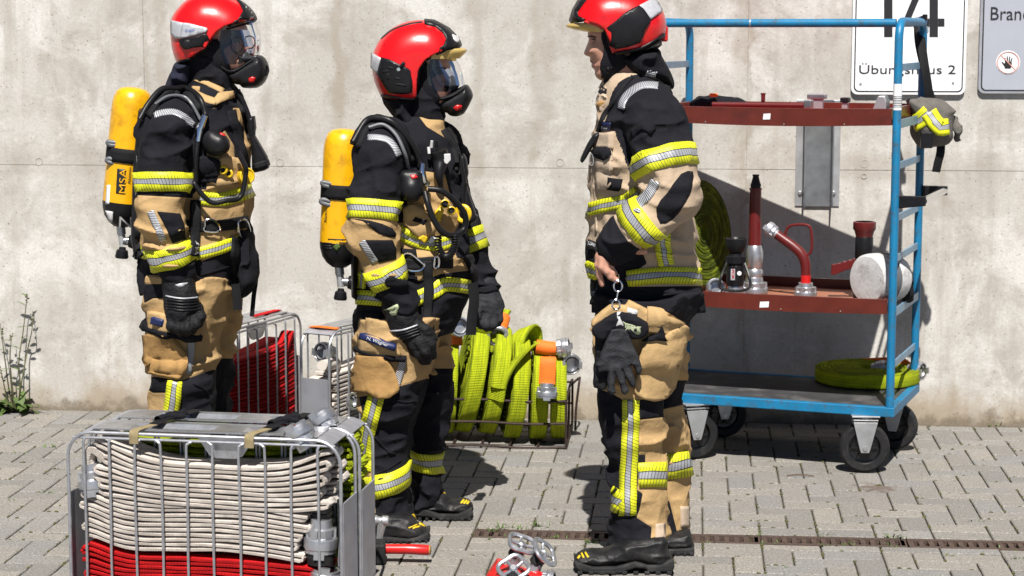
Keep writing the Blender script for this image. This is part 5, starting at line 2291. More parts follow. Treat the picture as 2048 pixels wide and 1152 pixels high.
# the two webbing straps that tie them
for x, nm in ((.245, 'left'), (.60, 'right')):
    e = empty('webbing_strap', frA(x, BW, BH))
    tag(e, 'black webbing strap tying the two foreground baskets, %s of the pair' % nm, 'strap', 'straps on the baskets')
    zt = BH + .006
    MB().ribbon(spline([frA(x - .03, -.012, BH - .03), frA(x - .03, -.012, zt - .004), frA(x - .025, .006, zt + .004), frA(x, BW * .55, zt + .004)], 6), .028, .003, frA.X).build('buckle_end', 'strap_tan', e)
    MB().ribbon(spline([frA(x, BW * .5, zt + .006), frA(x + .02, BW, zt + .012), frA(x + .045, BW * 1.5, zt + .009), frA(x + .055, BW * 2.0, zt + .006)], 6), .034, .004, frA.X).build('webbing', 'strap', e)
    v = Vol(frA(x + .03, BW * 1.2, zt) - .07, frA(x + .03, BW * 1.2, zt) + .07, .005)
    v.cap(frA(x - .005, BW * .75, zt + .012), frA(x + .045, BW * 1.35, zt + .016), .010, .014).cap(frA(x + .02, BW * 1.0, zt + .016), frA(x + .06, BW * 1.1, zt + .012), .010, .009, .01)
    v.folds(.006, (.03, .03, .03), 3 + x)
    v.obj('knot', 'black_cloth', e)

# --- two baskets standing by the wall, seen end-on
BL = .84
o1 = PZ(600, 622, BH)
ax1 = math.radians(90 - 22)
fr1 = Frame(o1 - np.array([math.cos(ax1), math.sin(ax1), 0]) * BL, ax1)
basket('hose_basket', 'wire hose basket full of red hose behind the left firefighter', fr1, 'wire hose baskets')
h1 = hose_thing('stacked_red_hose', 'red hose stacked in layers in the basket behind the left firefighter', fr1, 'hoses in the baskets')
sgr = lambda x, t: .05 * t * (x - .4) + .012 * math.sin(x * 8)
folded_hose(fr1, h1, 'hose_red', .03, .43, 25, .042, .07, .04, BL - .03, sgr, .0108, 21, .015, .015)
folded_hose(fr1, h1, 'hose_red', .03, .43, 25, .118, .07, .04, BL - .03, sgr, .0108, 22, .015, .015)
MB().ribbon(spline([fr1(BL - .26, BW * .5, BH + .008), fr1(BL - .12, BW * .4, BH + .012), fr1(BL - .06, BW * .45, BH + .008)], 6), .03, .005, fr1.Y).build('red_strap', 'hose_red', h1)
MB().ribbon(spline([fr1(BL - .12, .03, .40), fr1(BL - .06, .03, .47), fr1(BL - .03, .04, .44), fr1(BL - .02, .04, .36)], 6), .06, .022, fr1.Y).build('hose_tail', 'hose_red', h1)

nearL, nearR = PZ(603, 690, .50), PZ(655, 695, .50)
ax2 = math.radians(90 - 29)
fr2 = Frame(np.array([0, 0, 0]), ax2)
# Y axis of the frame points to the left of the basket: the near end's right-hand corner is its origin
fr2.o = nearR * np.array([1, 1, 0])
BW0 = BW
BW = .125
e2 = basket('hose_basket', 'wire hose basket with plain aluminium end plate behind the middle firefighter', fr2, 'wire hose baskets')
h2 = hose_thing('stacked_white_hose', 'off-white hose folded in the basket behind the middle firefighter', fr2, 'hoses in the baskets')
folded_hose(fr2, h2, 'hose_white', .03, .40, 22, .032, .055, .04, BL - .03, lambda x, t: .06 * t * (x - .3), .011, 31, .02, .02)
folded_hose(fr2, h2, 'hose_white', .03, .40, 22, .092, .055, .04, BL - .03, lambda x, t: .06 * t * (x - .3), .011, 32, .02, .02)
coupling(h2, fr2(.14, .07, .455), nrm(-fr2.X * 1 + fr2.Y * .2 + ZU * .12), .043, .07)
MB().tube(spline([fr2(.0, .028, .425), fr2(.05, .035, .42), fr2(.14, .06, .41)], 6), [.022, .024, .026], 12).build('hose_tail', 'hose_white', h2)
coupling(h2, fr2(.16, -.005 + .02, .25), nrm(ZU * .3 - fr2.Y + fr2.X * .1), .036, .03)
MB().ribbon(spline([fr2(.07, -.004, BH + .006), fr2(.06, BW * .5, BH + .010), fr2(.07, BW, BH + .006)], 6), .03, .004, fr2.X).build('orange_strap', 'orange', h2)
BW = BW0

# ------------------------------------------------------------------ rusty wire crate with rolled hoses
yF = PZ(1132, 899, 0)
crA = math.radians(-5.0)
frC = Frame(yF, crA)
CL, CD = .56, .46          # length to the left, depth to the back
C = lambda x, y, z: frC(-x, y, z)
cr = empty('wire_crate', C(CL / 2, CD / 2, 0))
tag(cr, 'rusty low wire crate holding rolled yellow-green hoses', 'crate')
rw = .0055


def wire(pts, nm='wire', sm=1):
    MB().tube(spline(pts, 5) if sm > 1 else pts, rw, 7).build(nm, 'rust_wire', cr)


for z in (.008, .110, .205):
    wire([C(0, 0, z), C(CL * .3, -.004, z - .004), C(CL * .62, .002, z + .002), C(CL, 0, z)], 'front_rail', 2)
    wire([C(0, CD, z), C(CL, CD, z)], 'rear_rail')
wire([C(0, 0, .008), C(0, CD, .008)], 'end_rail')
wire([C(0, 0, .205), C(-.004, CD * .25, .235), C(-.004, CD * .75, .235), C(0, CD, .205)], 'end_rail', 2)
wire([C(CL, 0, .008), C(CL, CD, .008)], 'end_rail')
wire([C(CL, 0, .205), C(CL, CD, .205)], 'end_rail')
for x in (0, CL):
    for y in (0, CD):
        wire([C(x, y, 0), C(x, y, .21)], 'corner_post')
wire([C(0, CD * .38, .01), C(-.003, CD * .38, .225)], 'end_wire')
wire([C(-.002, CD, .20), C(-.03, CD * .98, .225), C(-.035, CD * .8, .225), C(-.022, CD * .8, .11), C(-.018, CD * .8, .01)], 'side_handle', 2)
for x in (.12, .24, .36, .48):
    wire([C(x, 0, .008), C(x, CD, .008)], 'floor_wire')


def rolled(name, label, x, lean, r, width, m='hose_green', tail=None, seed=0, yo=0.0, sq=1.0, tilt=0.0):
    """a hose roll standing on edge in the crate; its rim faces the camera"""
    c = C(x, CD / 2 + yo, r + .016)
    e = empty(name, C(x, CD / 2, .014))
    tag(e, label, 'fire hose', 'rolled hoses in the crate')
    ax = nrm(frC.X + ZU * -lean + frC.Y * tilt)
    pts = spiral(c, ax, .035, r, 9, .010, 40, seed, sq, seed)
    MB().ribbon(pts, width, (r - .035) / 9 * .84, ax).build('hose', m, e)
    return e, c, ax


CW = .068
e, c, ax = rolled('rolled_hose', 'yellow-green hose roll half hidden at the left end of the wire crate', .525, .06, .235, CW, seed=1, tilt=.15)
e, c, ax = rolled('rolled_hose', 'tall yellow-green hose roll with coupling on top, second from the crate left', .425, .20, .262, CW, seed=2.2, tilt=.20)
tp = P(1005, 640, C(.4, .13, 0)[1])
MB().ribbon(spline([P(972, 700, c[1] - .12), P(985, 665, c[1] - .10), P(1001, 632, c[1] - .04), P(1009, 620, c[1] + .0)], 6), CW * .9, .012, frC.X).build('hose_end', 'hose_green', e)
MB().cyl(P(1007, 634, c[1] - .03), P(997, 660, c[1] - .09), .030, .036, 18).build('sleeve', 'orange', e)
coupling(e, P(998, 661, c[1] - .07), nrm(np.array([-.10, -1, -.28])), .046, .07)
e, c, ax = rolled('rolled_hose', 'bright yellow-green hose roll third from the left in the wire crate', .325, .18, .235, CW, seed=3.1, yo=-.02, tilt=.18)
e, c, ax = rolled('rolled_hose', 'yellow-green hose roll with a long loop up to an orange sleeve, mid crate', .232, .12, .215, CW, seed=4.4, yo=-.03, tilt=.20)
MB().ribbon(spline([P(992, 800, c[1] - .20), P(1000, 765, c[1] - .21), P(1020, 735, c[1] - .20), P(1050, 705, c[1] - .16), P(1075, 690, c[1] - .12)], 7), CW, .012, nrm(np.array([.75, -.2, .6]))).build('hose_loop', 'hose_green', e)
MB().ribbon(spline([P(1010, 760, c[1] - .08), P(1022, 715, c[1] - .08), P(1038, 675, c[1] - .06), P(1055, 656, c[1] - .0), P(1068, 664, c[1] + .06), P(1070, 690, c[1] + .08)], 7), CW, .014, nrm(np.array([.9, -.1, .35]))).build('hose_loop', 'hose_green', e)
MB().tube([P(1072, 693, c[1] - .13), P(1100, 697, c[1] - .13), P(1112, 697, c[1] - .13)], [.030, .030, .028], 18).build('sleeve', 'orange', e)
coupling(e, P(1106, 698, c[1] - .12), nrm(np.array([.9, -.12, .12])), .044, .07)
e, c, ax = rolled('rolled_hose', 'yellow-green hose roll second from the right in the wire crate', .128, .05, .205, CW, seed=5.0, yo=-.04, tilt=.12)
coupling(e, P(1134, 722, c[1] - .05), nrm(np.array([.28, -1, -.1])), .046, .07)
MB().cyl(P(1120, 712, c[1] + .02), P(1134, 722, c[1] - .04), .028, .032, 16).build('sleeve', 'orange', e)
e, c, ax = rolled('rolled_hose', 'rightmost yellow-green hose roll with an orange sleeve hanging over the crate rail', .044, .0, .195, CW, seed=6.0, yo=-.035, tilt=.06)
yy = C(.05, -.03, 0)[1]
a, b = P(1096, 722, yy + .01), P(1094, 768, yy - .002)
MB().ribbon(spline([P(1096, 718, yy + .05), a, b], 5), .068, .018, frC.X).build('sleeve', 'orange', e)
coupling(e, P(1094, 766, yy - .004), nrm(np.array([-.03, -.12, -1])), .046, .062)
e = empty('loose_coupling', C(.52, .1, .3))
tag(e, 'hose end with orange sleeve and coupling behind the middle firefighter', 'hose end')
coupling(e, P(912, 655, C(.5, .1, 0)[1]), nrm(np.array([.3, -.9, .2])), .044, .06)
MB().cyl(P(911, 690, C(.5, .1, 0)[1]), P(911, 655, C(.5, .1, 0)[1] + .02), .030, .030, 16).build('sleeve', 'orange', e)
# ------------------------------------------------------------------ firefighters
z1 = lambda *q: [(180 + x / 2.743, y / 2.743) for x, y in q]
z2 = lambda *q: [(180 + x / 2.619, 400 + y / 2.619) for x, y in q]
z3 = lambda *q: [(620 + x / 2.743, 20 + y / 2.743) for x, y in q]
z4 = lambda *q: [(620 + x / 2.743, 420 + y / 2.743) for x, y in q]
z8 = lambda *q: [(600 + x / 2.938, 760 + y / 2.938) for x, y in q]
zg = lambda *q: [(780 + x / 3.491, 230 + y / 3.491) for x, y in q]
zh = lambda *q: [(340 + x / 4.268, 150 + y / 4.268) for x, y in q]
z5 = lambda *q: [(1100 + x / 3.03, y / 3.03) for x, y in q]
z6 = lambda *q: [(1100 + x / 2.678, 370 + y / 2.678) for x, y in q]
z7p = lambda *q: [(1100 + x / 3.097, 780 + y / 3.097) for x, y in q]
zk = lambda *q: [(1130 + x / 6.4, y / 6.4) for x, y in q]
zm = lambda *q: [(1160 + x / 7.2, 460 + y / 7.2) for x, y in q]


def rows_of(rows, Y):
    """(py, xl, xr, ry, dy) photo rows -> loft rows"""
    out = []
    for r in rows:
        py, xl, xr, ry = r[:4]
        dy = r[4] if len(r) > 4 else 0.0
        a, b = P(xl, py, Y + dy), P(xr, py, Y + dy)
        out.append((a[2], (a[0] + b[0]) / 2, Y + dy, (b[0] - a[0]) / 2, ry))
    return out


def chain_sdf(p, pts, rad):
    """distance to a limb chain and the fraction of the way along it"""
    best = np.full(len(p), 1e9)
    s_ = np.zeros(len(p))
    L = [np.linalg.norm(np.asarray(pts[i + 1]) - pts[i]) for i in range(len(pts) - 1)]
    T = sum(L)
    acc = 0
    for i in range(len(pts) - 1):
        a, b = np.asarray(pts[i]), np.asarray(pts[i + 1])
        e = b - a
        t = np.clip(((p - a) @ e) / (e @ e), 0, 1)
        d = np.linalg.norm(p - a - t[:, None] * e, axis=1) - (rad[i] + (rad[i + 1] - rad[i]) * t)
        m_ = d < best
        best = np.where(m_, d, best)
        s_ = np.where(m_, (acc + t * L[i]) / T, s_)
        acc += L[i]
    return best, s_


def blk_polys(q, polys, Y, scale):
    """signed metres to the union of pixel polygons"""
    d = np.full(len(q), 1e9)
    for pl_ in polys:
        d = np.minimum(d, polydist(q[:, 0], q[:, 1], pl_))
    return d / scale


def visor(name, rows, Y, w_, m, parent, n=18, pw=1.0):
    """curved shield: rows of (front x, temple x, py) in pixels"""
    vs, fs = [], []
    for (xf, xt, py) in rows:
        a, b = P(xf, py, Y), P(xt, py, Y)
        for k in range(n + 1):
            t = -math.pi / 2 + math.pi * k / n
            c = max(math.cos(t), 0) ** pw
            vs.append((b[0] + (a[0] - b[0]) * c, Y + w_ * math.sin(t), a[2]))
    for i in range(len(rows) - 1):
        for k in range(n):
            q = i * (n + 1) + k
            fs.append((q, q + 1, q + n + 2, q + n + 1))
    return mesh_obj(name, vs, fs, m, parent)


class Fighter:
    def __init__(s, label, Y, feet):
        s.Y = Y
        s.sc = F / Y
        s.e = empty('person', (feet[0], Y, 0))
        tag(s.e, label, 'person', 'firefighters in turnout gear')

    def vol(s, px0, py0, px1, py1, w_, h, dy=0.0):
        a, b = P(px0, py1, s.Y), P(px1, py0, s.Y)
        return Vol([a[0] - .03, s.Y + dy - w_, a[2] - .03], [b[0] + .03, s.Y + dy + w_, b[2] + .03], h)

    def limb(s, pts):
        return [P(x, y, s.Y + dy) for x, y, dy in pts]

    def jacket(s, rows, armN, radN, armF, radF, box, mat_, blk_t, arm_black, seed, far_black=None, h=.0065):
        V = s.vol(*box, .42, h)
        s.T = V
        V.loft(rows_of(rows, s.Y), sq=2.4)
        V.folds(.018, (.18, .18, .07), seed, pw=2.6)
        V.folds(.006, (.06, .06, .045), seed + 5)
        s.aN, s.rN = s.limb(armN), radN
        s.aF, s.rF = s.limb(armF), radF
        s.AN = V.like().chain(s.aN, radN, .03)
        s.AF = V.like().chain(s.aF, radF, .03)
        for a in (s.AN, s.AF):
            a.folds(.021, (.15, .15, .055), seed + 2, pw=2.6)
            a.folds(.008, (.07, .07, .04), seed + 3)
        U = V.like()
        k = .014
        f = V.f
        for a in (s.AN, s.AF):
            hh = np.clip(.5 + .5 * (f - a.f) / k, 0, 1)
            f = f * (1 - hh) + a.f * hh - k * hh * (1 - hh)
        U.f = f.astype(np.float32)
        s.J = U

        def at(v):
            q = proj(v)
            t = blk_polys(q, blk_t, s.Y, s.sc)
            for pts, rad, ab_ in ((s.aN, s.rN, arm_black), (s.aF, s.rF, far_black or arm_black)):
                d, u = chain_sdf(v, pts, rad)
                ba = np.full(len(v), 1e9)
                L = sum(np.linalg.norm(np.asarray(pts[i + 1]) - pts[i]) for i in range(len(pts) - 1))
                for lo, hi in ab_:
                    ba = np.minimum(ba, np.maximum(lo - u, u - hi) * L)
                t = np.where(d < .03, ba, t)
            return {'blk': t}
        s.jk = U.obj('jacket', mat_, s.e, at)
        return s.jk

    def arm_band(s, t0, t1, m='tape', far=False, rmax=.13, tilt=None):
        pts, V = (s.aF, s.AF) if far else (s.aN, s.AN)
        L = [np.linalg.norm(np.asarray(pts[i + 1]) - pts[i]) for i in range(len(pts) - 1)]

        def at(t):
            d = t * sum(L)
            for i, l in enumerate(L):
                if d <= l or i == len(L) - 1:
                    return np.asarray(pts[i]) + (np.asarray(pts[i + 1]) - pts[i]) * (d / l)
                d -= l
        return band('reflective_band', V, at(t0), at(t1), m, s.jk, .006, rmax=rmax, tilt=tilt)

    def px_band(s, p0, p1, far=False, rmax=.13, m='tape'):
        V = s.AF if far else s.AN
        return band('reflective_band', V, P(p0[0], p0[1], s.Y + p0[2]), P(p1[0], p1[1], s.Y + p1[2]), m, s.jk, .006, rmax=rmax)

    def trousers(s, near, far, box, mat_, blk_n, blk_f, seed, dN=-.10, dF=.10, h=.0065):
        V = s.vol(*box, .32, h)
        s.LN = V.like().loft(rows_of([tuple(r) + (dN,) for r in near], s.Y), sq=2.2)
        s.LF = V.like().loft(rows_of([tuple(r) + (dF,) for r in far], s.Y), sq=2.2)
        s.LN0 = V.like()
        s.LN0.f = s.LN.f.copy()
        for l in (s.LN, s.LF):
            l.folds(.023, (.15, .15, .075), seed, pw=2.6)
            l.folds(.008, (.07, .07, .04), seed + 4)
        hh = np.clip(.5 + .5 * (s.LN.f - s.LF.f) / .02, 0, 1)
        V.f = (s.LN.f * (1 - hh) + s.LF.f * hh - .02 * hh * (1 - hh)).astype(np.float32)
        s.TR = V

        def at(v):
            q = proj(v)
            n_ = v[:, 1] < s.Y
            return {'blk': np.where(n_, blk_polys(q, blk_n, s.Y, s.sc), blk_polys(q, blk_f, s.Y, s.sc))}
        s.tr = V.obj('trousers', mat_, s.e, at)
        return s.tr

    def boot(s, upper, sole, Yb, w_=.05, toe=()):
        up = px_poly(smooth_poly(upper, 2), Yb)
        V = Vol([up[:, 0].min() - .03, Yb - w_ - .03, up[:, 1].min() - .03], [up[:, 0].max() + .03, Yb + w_ + .03, up[:, 1].max() + .03], .004)
        V.inflate(up, Yb, w_, .045, flat=2.4)
        V.folds(.007, (.09, .09, .028), 3)
        V.folds(.003, (.03, .03, .02), 9)
        b = V.obj('boot', 'boot_leather', s.e)
        so = px_poly(sole, Yb)
        zmin = so[:, 1].min()
        so[:, 1] -= zmin - .001                       # stands on the paving
        sm_ = MB().prism([(x, z) for x, z in so], (0, Yb - w_ - .004, 0), (1, 0, 0), (0, 0, 1), (0, 1, 0), 2 * w_ + .008)
        sole_o = sm_.build('sole', 'sole', b, smooth=False, bevel=.006)
        x0_, x1_ = so[:, 0].min(), so[:, 0].max()
        n_l = 9
        for k in range(n_l):
            x_ = x0_ + (x1_ - x0_) * (k + .5) / n_l
            zb_ = np.interp(x_, *(lambda q: (q[:, 0], q[:, 1]))(so[np.argsort(so[:, 0])]))
            MB().box((x_, Yb - w_ - .004, .0075), ((x1_ - x0_) / n_l * .45, .006, .011)).build('tread_lug', 'sole', b, smooth=False, bevel=.002)
        for t in toe:
            strip('toe_mark', V, t, 3.6, 'yellow_plastic', b, .002, 4, 3)
        return b, V


mat('mask_grey', (0.035, 0.037, 0.042), 0.5, 0, 0.1, 40, spec=0.3)
# ================================================================== left firefighter
f1 = Fighter('firefighter at the left facing right, in red helmet with face mask and yellow air cylinder', 7.05, P(370, 1045, 7.05))
rows = [(157, 384, 462, .075), (178, 372, 470, .105), (196, 345, 474, .155), (212, 318, 480, .185), (235, 300, 488, .20), (275, 288, 496, .205), (330, 284, 504, .205), (390, 284, 503, .20), (440, 282, 499, .195), (490, 280, 492, .195),
        (530, 280, 484, .20), (560, 281, 474, .205), (582, 284, 466, .205)]
armN = [(345, 232, -.16), (326, 275, -.225), (326, 350, -.25), (322, 440, -.265), (338, 500, -.255), (357, 562, -.24)]
armF = [(400, 235, .16), (410, 300, .23), (420, 400, .25), (435, 470, .24), (450, 520, .20)]
f1.jacket(rows, armN, [.083, .087, .086, .080, .069, .064], armF, [.085, .088, .08, .07, .06], (255, 140, 530, 610), 'turnout_gold',
          [z1((330, 470), (560, 400), (575, 560), (690, 600), (700, 560), (780, 590), (800, 640), (845, 700), (850, 1000), (800, 1000), (790, 800), (740, 715), (690, 760), (640, 800), (640, 1040), (260, 1040), (330, 700)),
           z2((240, 290), (400, 330), (560, 330), (640, 300), (760, 250), (860, 200), (860, 520), (240, 520)),
           [(365, 140), (485, 140), (485, 216), (365, 216)]], ((-.1, .50), (.90, 1.2)), 1.3)
f1.px_band((326, 384, -.258), (326, 346, -.25))
f1.arm_band(.775, .90, rmax=.10)
strip('shoulder_flash', f1.J, z1((352, 632), (400, 618), (460, 615), (515, 640), (570, 688)), 11, 'tape_silver', f1.jk, .003)
patch('forearm_panel', f1.AN, z2((352, 60), (470, 72), (492, 130), (498, 205), (432, 228), (395, 140)), 'black_cloth', f1.jk, .003)
strip('sleeve_flash', f1.AN, z2((318, 58), (345, 120), (385, 215)), 13, 'tape_silver', f1.jk, .005)
strip('waist_tape', f1.T, z2((272, 268), (330, 275)), 26, 'tape', f1.jk, .007)
strip('waist_tape', f1.T, z2((470, 300), (590, 275), (700, 243), (825, 198)), 24, 'tape', f1.jk, .007)
strip('chest_tape', f1.T, z1((600, 1085), (700, 1095), (780, 1080), (895, 1040)), 27, 'tape', f1.jk, .007)
strip('hem_seam', f1.T, z2((290, 385), (420, 400), (560, 395), (720, 350), (760, 330)), 3, 'black_cloth', f1.jk, .004)
patch('chest_pocket', f1.T, z1((640, 900), (740, 860), (830, 880), (830, 1000), (700, 1020), (640, 1000)), 'tan_cloth', f1.jk, .014)
patch('radio_pouch', f1.T, smooth_poly(zh((235, 690), (330, 690), (415, 740), (400, 850), (310, 880), (250, 810)), 1), 'black_cloth', f1.jk, .022)
strip('zip_cover', f1.T, zh((520, 300), (570, 520), (620, 660), (650, 800)), [16, 14, 14, 10], 'black_cloth', f1.jk, .006)
patch('pocket_flap', f1.T, z1((610, 950), (690, 960), (690, 1010), (610, 1000)), 'black_cloth', f1.jk, .018)

near = [(548, 292, 470, .16), (585, 290, 462, .155), (630, 291, 452, .145), (690, 295, 442, .13), (740, 299, 432, .12), (790, 301, 428, .115), (840, 301, 426, .11), (900, 305, 422, .105), (960, 308, 418, .10), (1010, 308, 418, .10), (1040, 306, 420, .10)]
far = [(548, 330, 482, .15), (600, 340, 484, .14), (660, 348, 480, .13), (715, 350, 472, .12), (780, 346, 464, .11), (850, 344, 458, .105), (930, 345, 452, .10), (1020, 345, 450, .10)]
f1.trousers(near, far, (275, 545, 505, 1045), 'turnout_gold',
            [z2((250, 960), (330, 925), (480, 945), (640, 890), (760, 890), (760, 1800), (395, 1800), (385, 1120), (420, 1010), (330, 1010)), z2((270, 440), (400, 440), (395, 515), (330, 515), (285, 540))],
            [[(300, 717), (500, 717), (500, 1100), (300, 1100)]], 2.1)
patch('cargo_pocket', f1.LN, smooth_poly(z2((312, 700), (415, 705), (500, 790), (505, 850), (475, 940), (420, 938), (330, 915), (303, 860), (303, 760)), 3), 'brown_cloth', f1.tr, .022)
patch('pocket_flap', f1.LN, z2((322, 580), (430, 600), (560, 665), (560, 715), (420, 700), (318, 680)), 'tan_cloth', f1.tr, .020)
patch('flap_edge', f1.LN, z2((318, 600), (330, 665), (420, 690), (575, 700), (570, 725), (410, 715), (290, 672)), 'black_cloth', f1.tr, .024)
patch('name_tag', f1.LN0, z2((350, 606), (402, 620), (398, 655), (345, 640)), 'blue_print', f1.tr, .030, 4)
strip('leg_flash', f1.LN, z2((530, 735), (528, 800), (512, 910)), 13, 'tape_silver', f1.tr, .006)
strip('leg_tape', f1.LN, z2((446, 950), (436, 1050), (422, 1130), (410, 1250), (405, 1500)), 29, 'tape', f1.tr, .007)
strip('knee_seam', f1.LN, z2((540, 960), (610, 1000), (640, 1080)), 3, 'black_cloth', f1.tr, .004)
for (yb, dx) in ((-.10, 0), (.10, 22)):
    yy = f1.Y + yb
    gy = proj(np.array([0, yy - .05, 0]))[1]
    f1.boot([(330 + dx, gy - 70), (410 + dx, gy - 70), (425 + dx, gy - 45), (470 + dx, gy - 30), (478 + dx, gy - 10), (330 + dx, gy - 8)], [(326 + dx, gy - 14), (480 + dx, gy - 14), (478 + dx, gy), (326 + dx, gy)], yy)

# head: skin, hood, helmet, mask


def body_mesh(fg, face, face_w, box, spine, limbs, h=.006, hand=None, neck=None):
    """one continuous figure: head, neck, trunk, arms, legs (and bare hands where they show)"""
    V = fg.vol(*box, .36, h)
    Y = fg.Y
    V.inflate(px_poly(face, Y), Y, face_w, .055, flat=2.2)
    pts = [P(x, y, Y) for x, y in spine]
    V.chain(pts, [.055, .062, .11, .12, .105, .115][:len(pts)], .04)
    for pts_, rad in limbs:
        V.chain([P(x, y, Y + dy) for x, y, dy in pts_], rad, .02)
    if hand:
        for pts_, rad, k in hand:
            V.chain([P(x, y, Y + dy) for x, y, dy in pts_], rad, k)
    return V


LEG = lambda a, b, c, d: [a, b, c]
face1 = z1((560, 60), (700, 60), (830, 100), (862, 150), (868, 200), (872, 235), (905, 262), (880, 285), (885, 330), (870, 380), (820, 410), (740, 400), (680, 380), (600, 330), (560, 250))
b1 = body_mesh(f1, face1, .074, (250, -5, 520, 1040), [(420, 135), (410, 190), (400, 260), (395, 400), (390, 540)],
               [(armN, [.045, .05, .045, .04, .035, .032]), (armF, [.045, .05, .045, .04, .032]),
                ([(380, 560, -.08), (370, 760, -.10), (365, 1020, -.10)], [.07, .055, .04]), ([(400, 560, .08), (405, 760, .10), (400, 1020, .10)], [.07, .055, .04])])
b1.obj('body', 'skin', f1.e)

hoodv = f1.vol(350, 60, 480, 200, .13, .0045)
hoodv.inflate(px_poly(smooth_poly(z1((500, 280), (640, 200), (700, 225), (725, 290), (760, 360), (790, 400), (790, 480), (770, 510), (700, 500), (580, 430), (540, 380)), 2), f1.Y), f1.Y, .082, .05)
hoodv.cap(P(418, 130, f1.Y), P(412, 178, f1.Y), .078, .078, .02)
hoodv.folds(.006, (.05, .05, .03), 1)
hoodv.obj('hood', 'black_cloth', f1.e)
patch('hood_side', b1, z1((560, 215), (700, 215), (726, 236), (742, 300), (768, 350), (780, 420), (700, 405), (600, 350)), 'black_cloth', f1.e, .011)
nf = f1.vol(325, 115, 400, 195, .13, .0045)
nf.inflate(px_poly(smooth_poly(z1((480, 340), (560, 330), (577, 380), (565, 440), (530, 490), (440, 505), (415, 490), (445, 410)), 2), f1.Y), f1.Y, .10, .03)
nf.folds(.007, (.06, .06, .05), 2)
nf.obj('neck_flap', 'navy_cloth', f1.e)
cl = f1.vol(375, 140, 480, 215, .13, .0045)
cl.loft(rows_of([(158, 388, 436, .070), (168, 384, 458, .078), (184, 382, 470, .086), (200, 384, 472, .09)], f1.Y))
cl.folds(.014, (.09, .09, .04), 6)
cl.obj('collar', 'black_cloth', f1.e)
strip('collar_edge', f1.J, z1((575, 432), (650, 462), (732, 500)), 9, 'tan_cloth', f1.e, .004)
strip('collar_edge', f1.J, z1((568, 512), (630, 540), (690, 560)), 13, 'tan_cloth', f1.e, .004)
patch('collar_edge', f1.J, z1((680, 545), (700, 518), (790, 500), (785, 535), (725, 560), (690, 575)), 'tan_cloth', f1.e, .008)
patch('collar_tab', f1.J, z1((565, 475), (605, 480), (600, 500), (562, 497)), 'tan_cloth', f1.e, .006, 4)


def helmet(fg, dome, cut, box, comb, side, white, comb_mat='black_plastic', ridge=None, W=.128, R=.115):
    V = fg.vol(*box, .16, .0038)
    V.inflate(px_poly(smooth_poly(dome, 3), fg.Y), fg.Y, W, R, flat=2.1, cut=px_poly(cut, fg.Y))
    D = V.like()
    D.f = V.f.copy()
    if ridge:
        for r in ridge:
            for i in range(len(r) - 1):
                a, b = P(*r[i], fg.Y), P(*r[i + 1], fg.Y)
    o = V.obj('helmet', 'helmet_red', fg.e)
    for p_ in comb:
        patch('comb', V, p_, comb_mat, o, .007, 5)
    for p_ in side:
        patch('side_plate', V, p_, 'black_plastic', o, .0075, 5)
    for p_ in white:
        patch('reflector', V, p_, 'white_reflect', o, .006, 5)
    return o, V


dome1 = z1((443, 150), (455, 90), (490, 40), (540, -5), (620, -35), (720, -30), (800, 0), (860, 40), (905, 100), (915, 200), (890, 320), (800, 400), (650, 420), (520, 390), (460, 300))
cut1 = z1((400, -80), (960, -80), (930, 100), (905, 105), (830, 120), (760, 145), (720, 175), (690, 215), (665, 258), (620, 285), (560, 325), (500, 345), (480, 335), (455, 260), (430, 150))
h1, hv1 = helmet(f1, dome1, cut1, (335, -20, 525, 140), [z1((750, 130), (810, 108), (838, 60), (820, 20), (780, -30), (850, -20), (905, 70), (915, 103), (850, 118), (770, 150))],
                 [smooth_poly(z1((497, 216), (560, 205), (642, 182), (636, 215), (622, 240), (550, 268), (520, 265), (500, 240)), 2)],
                 [z1((449, 112), (513, 127), (498, 212), (478, 212), (450, 190)), smooth_poly(z1((517, 128), (580, 138), (645, 152), (650, 162), (640, 176), (560, 200), (500, 212)), 1), z1((842, 35), (855, 28), (895, 90), (890, 98), (845, 100), (838, 70))])
vol_text('lettering', 'Dräger', hv1, z1((537, 180))[0], (1, -.1), (.05, -1), 17, 7.5, 'blue_logo', h1, .009)
strip('edge_trim', hv1, z1((485, 338), (560, 318), (620, 278), (668, 250), (695, 212), (730, 170), (770, 148)), 4, 'black_plastic', h1, .006)
MB().lathe(P(*z1((535, 245))[0], f1.Y - .125), (0, -1, 0), [(.016, -.01), (.016, .006), (.012, .008), (0, .008)], 18).build('knob', 'black_plastic', h1)
visor('eye_visor', [(x, t, y) for (x, t, y) in ((513, 446, 45), (522, 444, 70), (523, 443, 90), (519, 445, 112))], f1.Y, .085, 'visor_clear', h1)
visor('visor_brim', [(505, 440, 50), (514, 442, 44), (521, 446, 43), (520, 447, 47)], f1.Y, .098, 'visor_clear', h1)
MB().tube([P(511, 40, f1.Y) + np.array([0, 0, .0])] + [P(448 + 62 * math.cos(t), 60 - 18 * math.cos(t), f1.Y - .1 * math.sin(t)) for t in np.linspace(0, 1.5, 10)], .004, 6).build('visor_rim', 'black_plastic', h1)


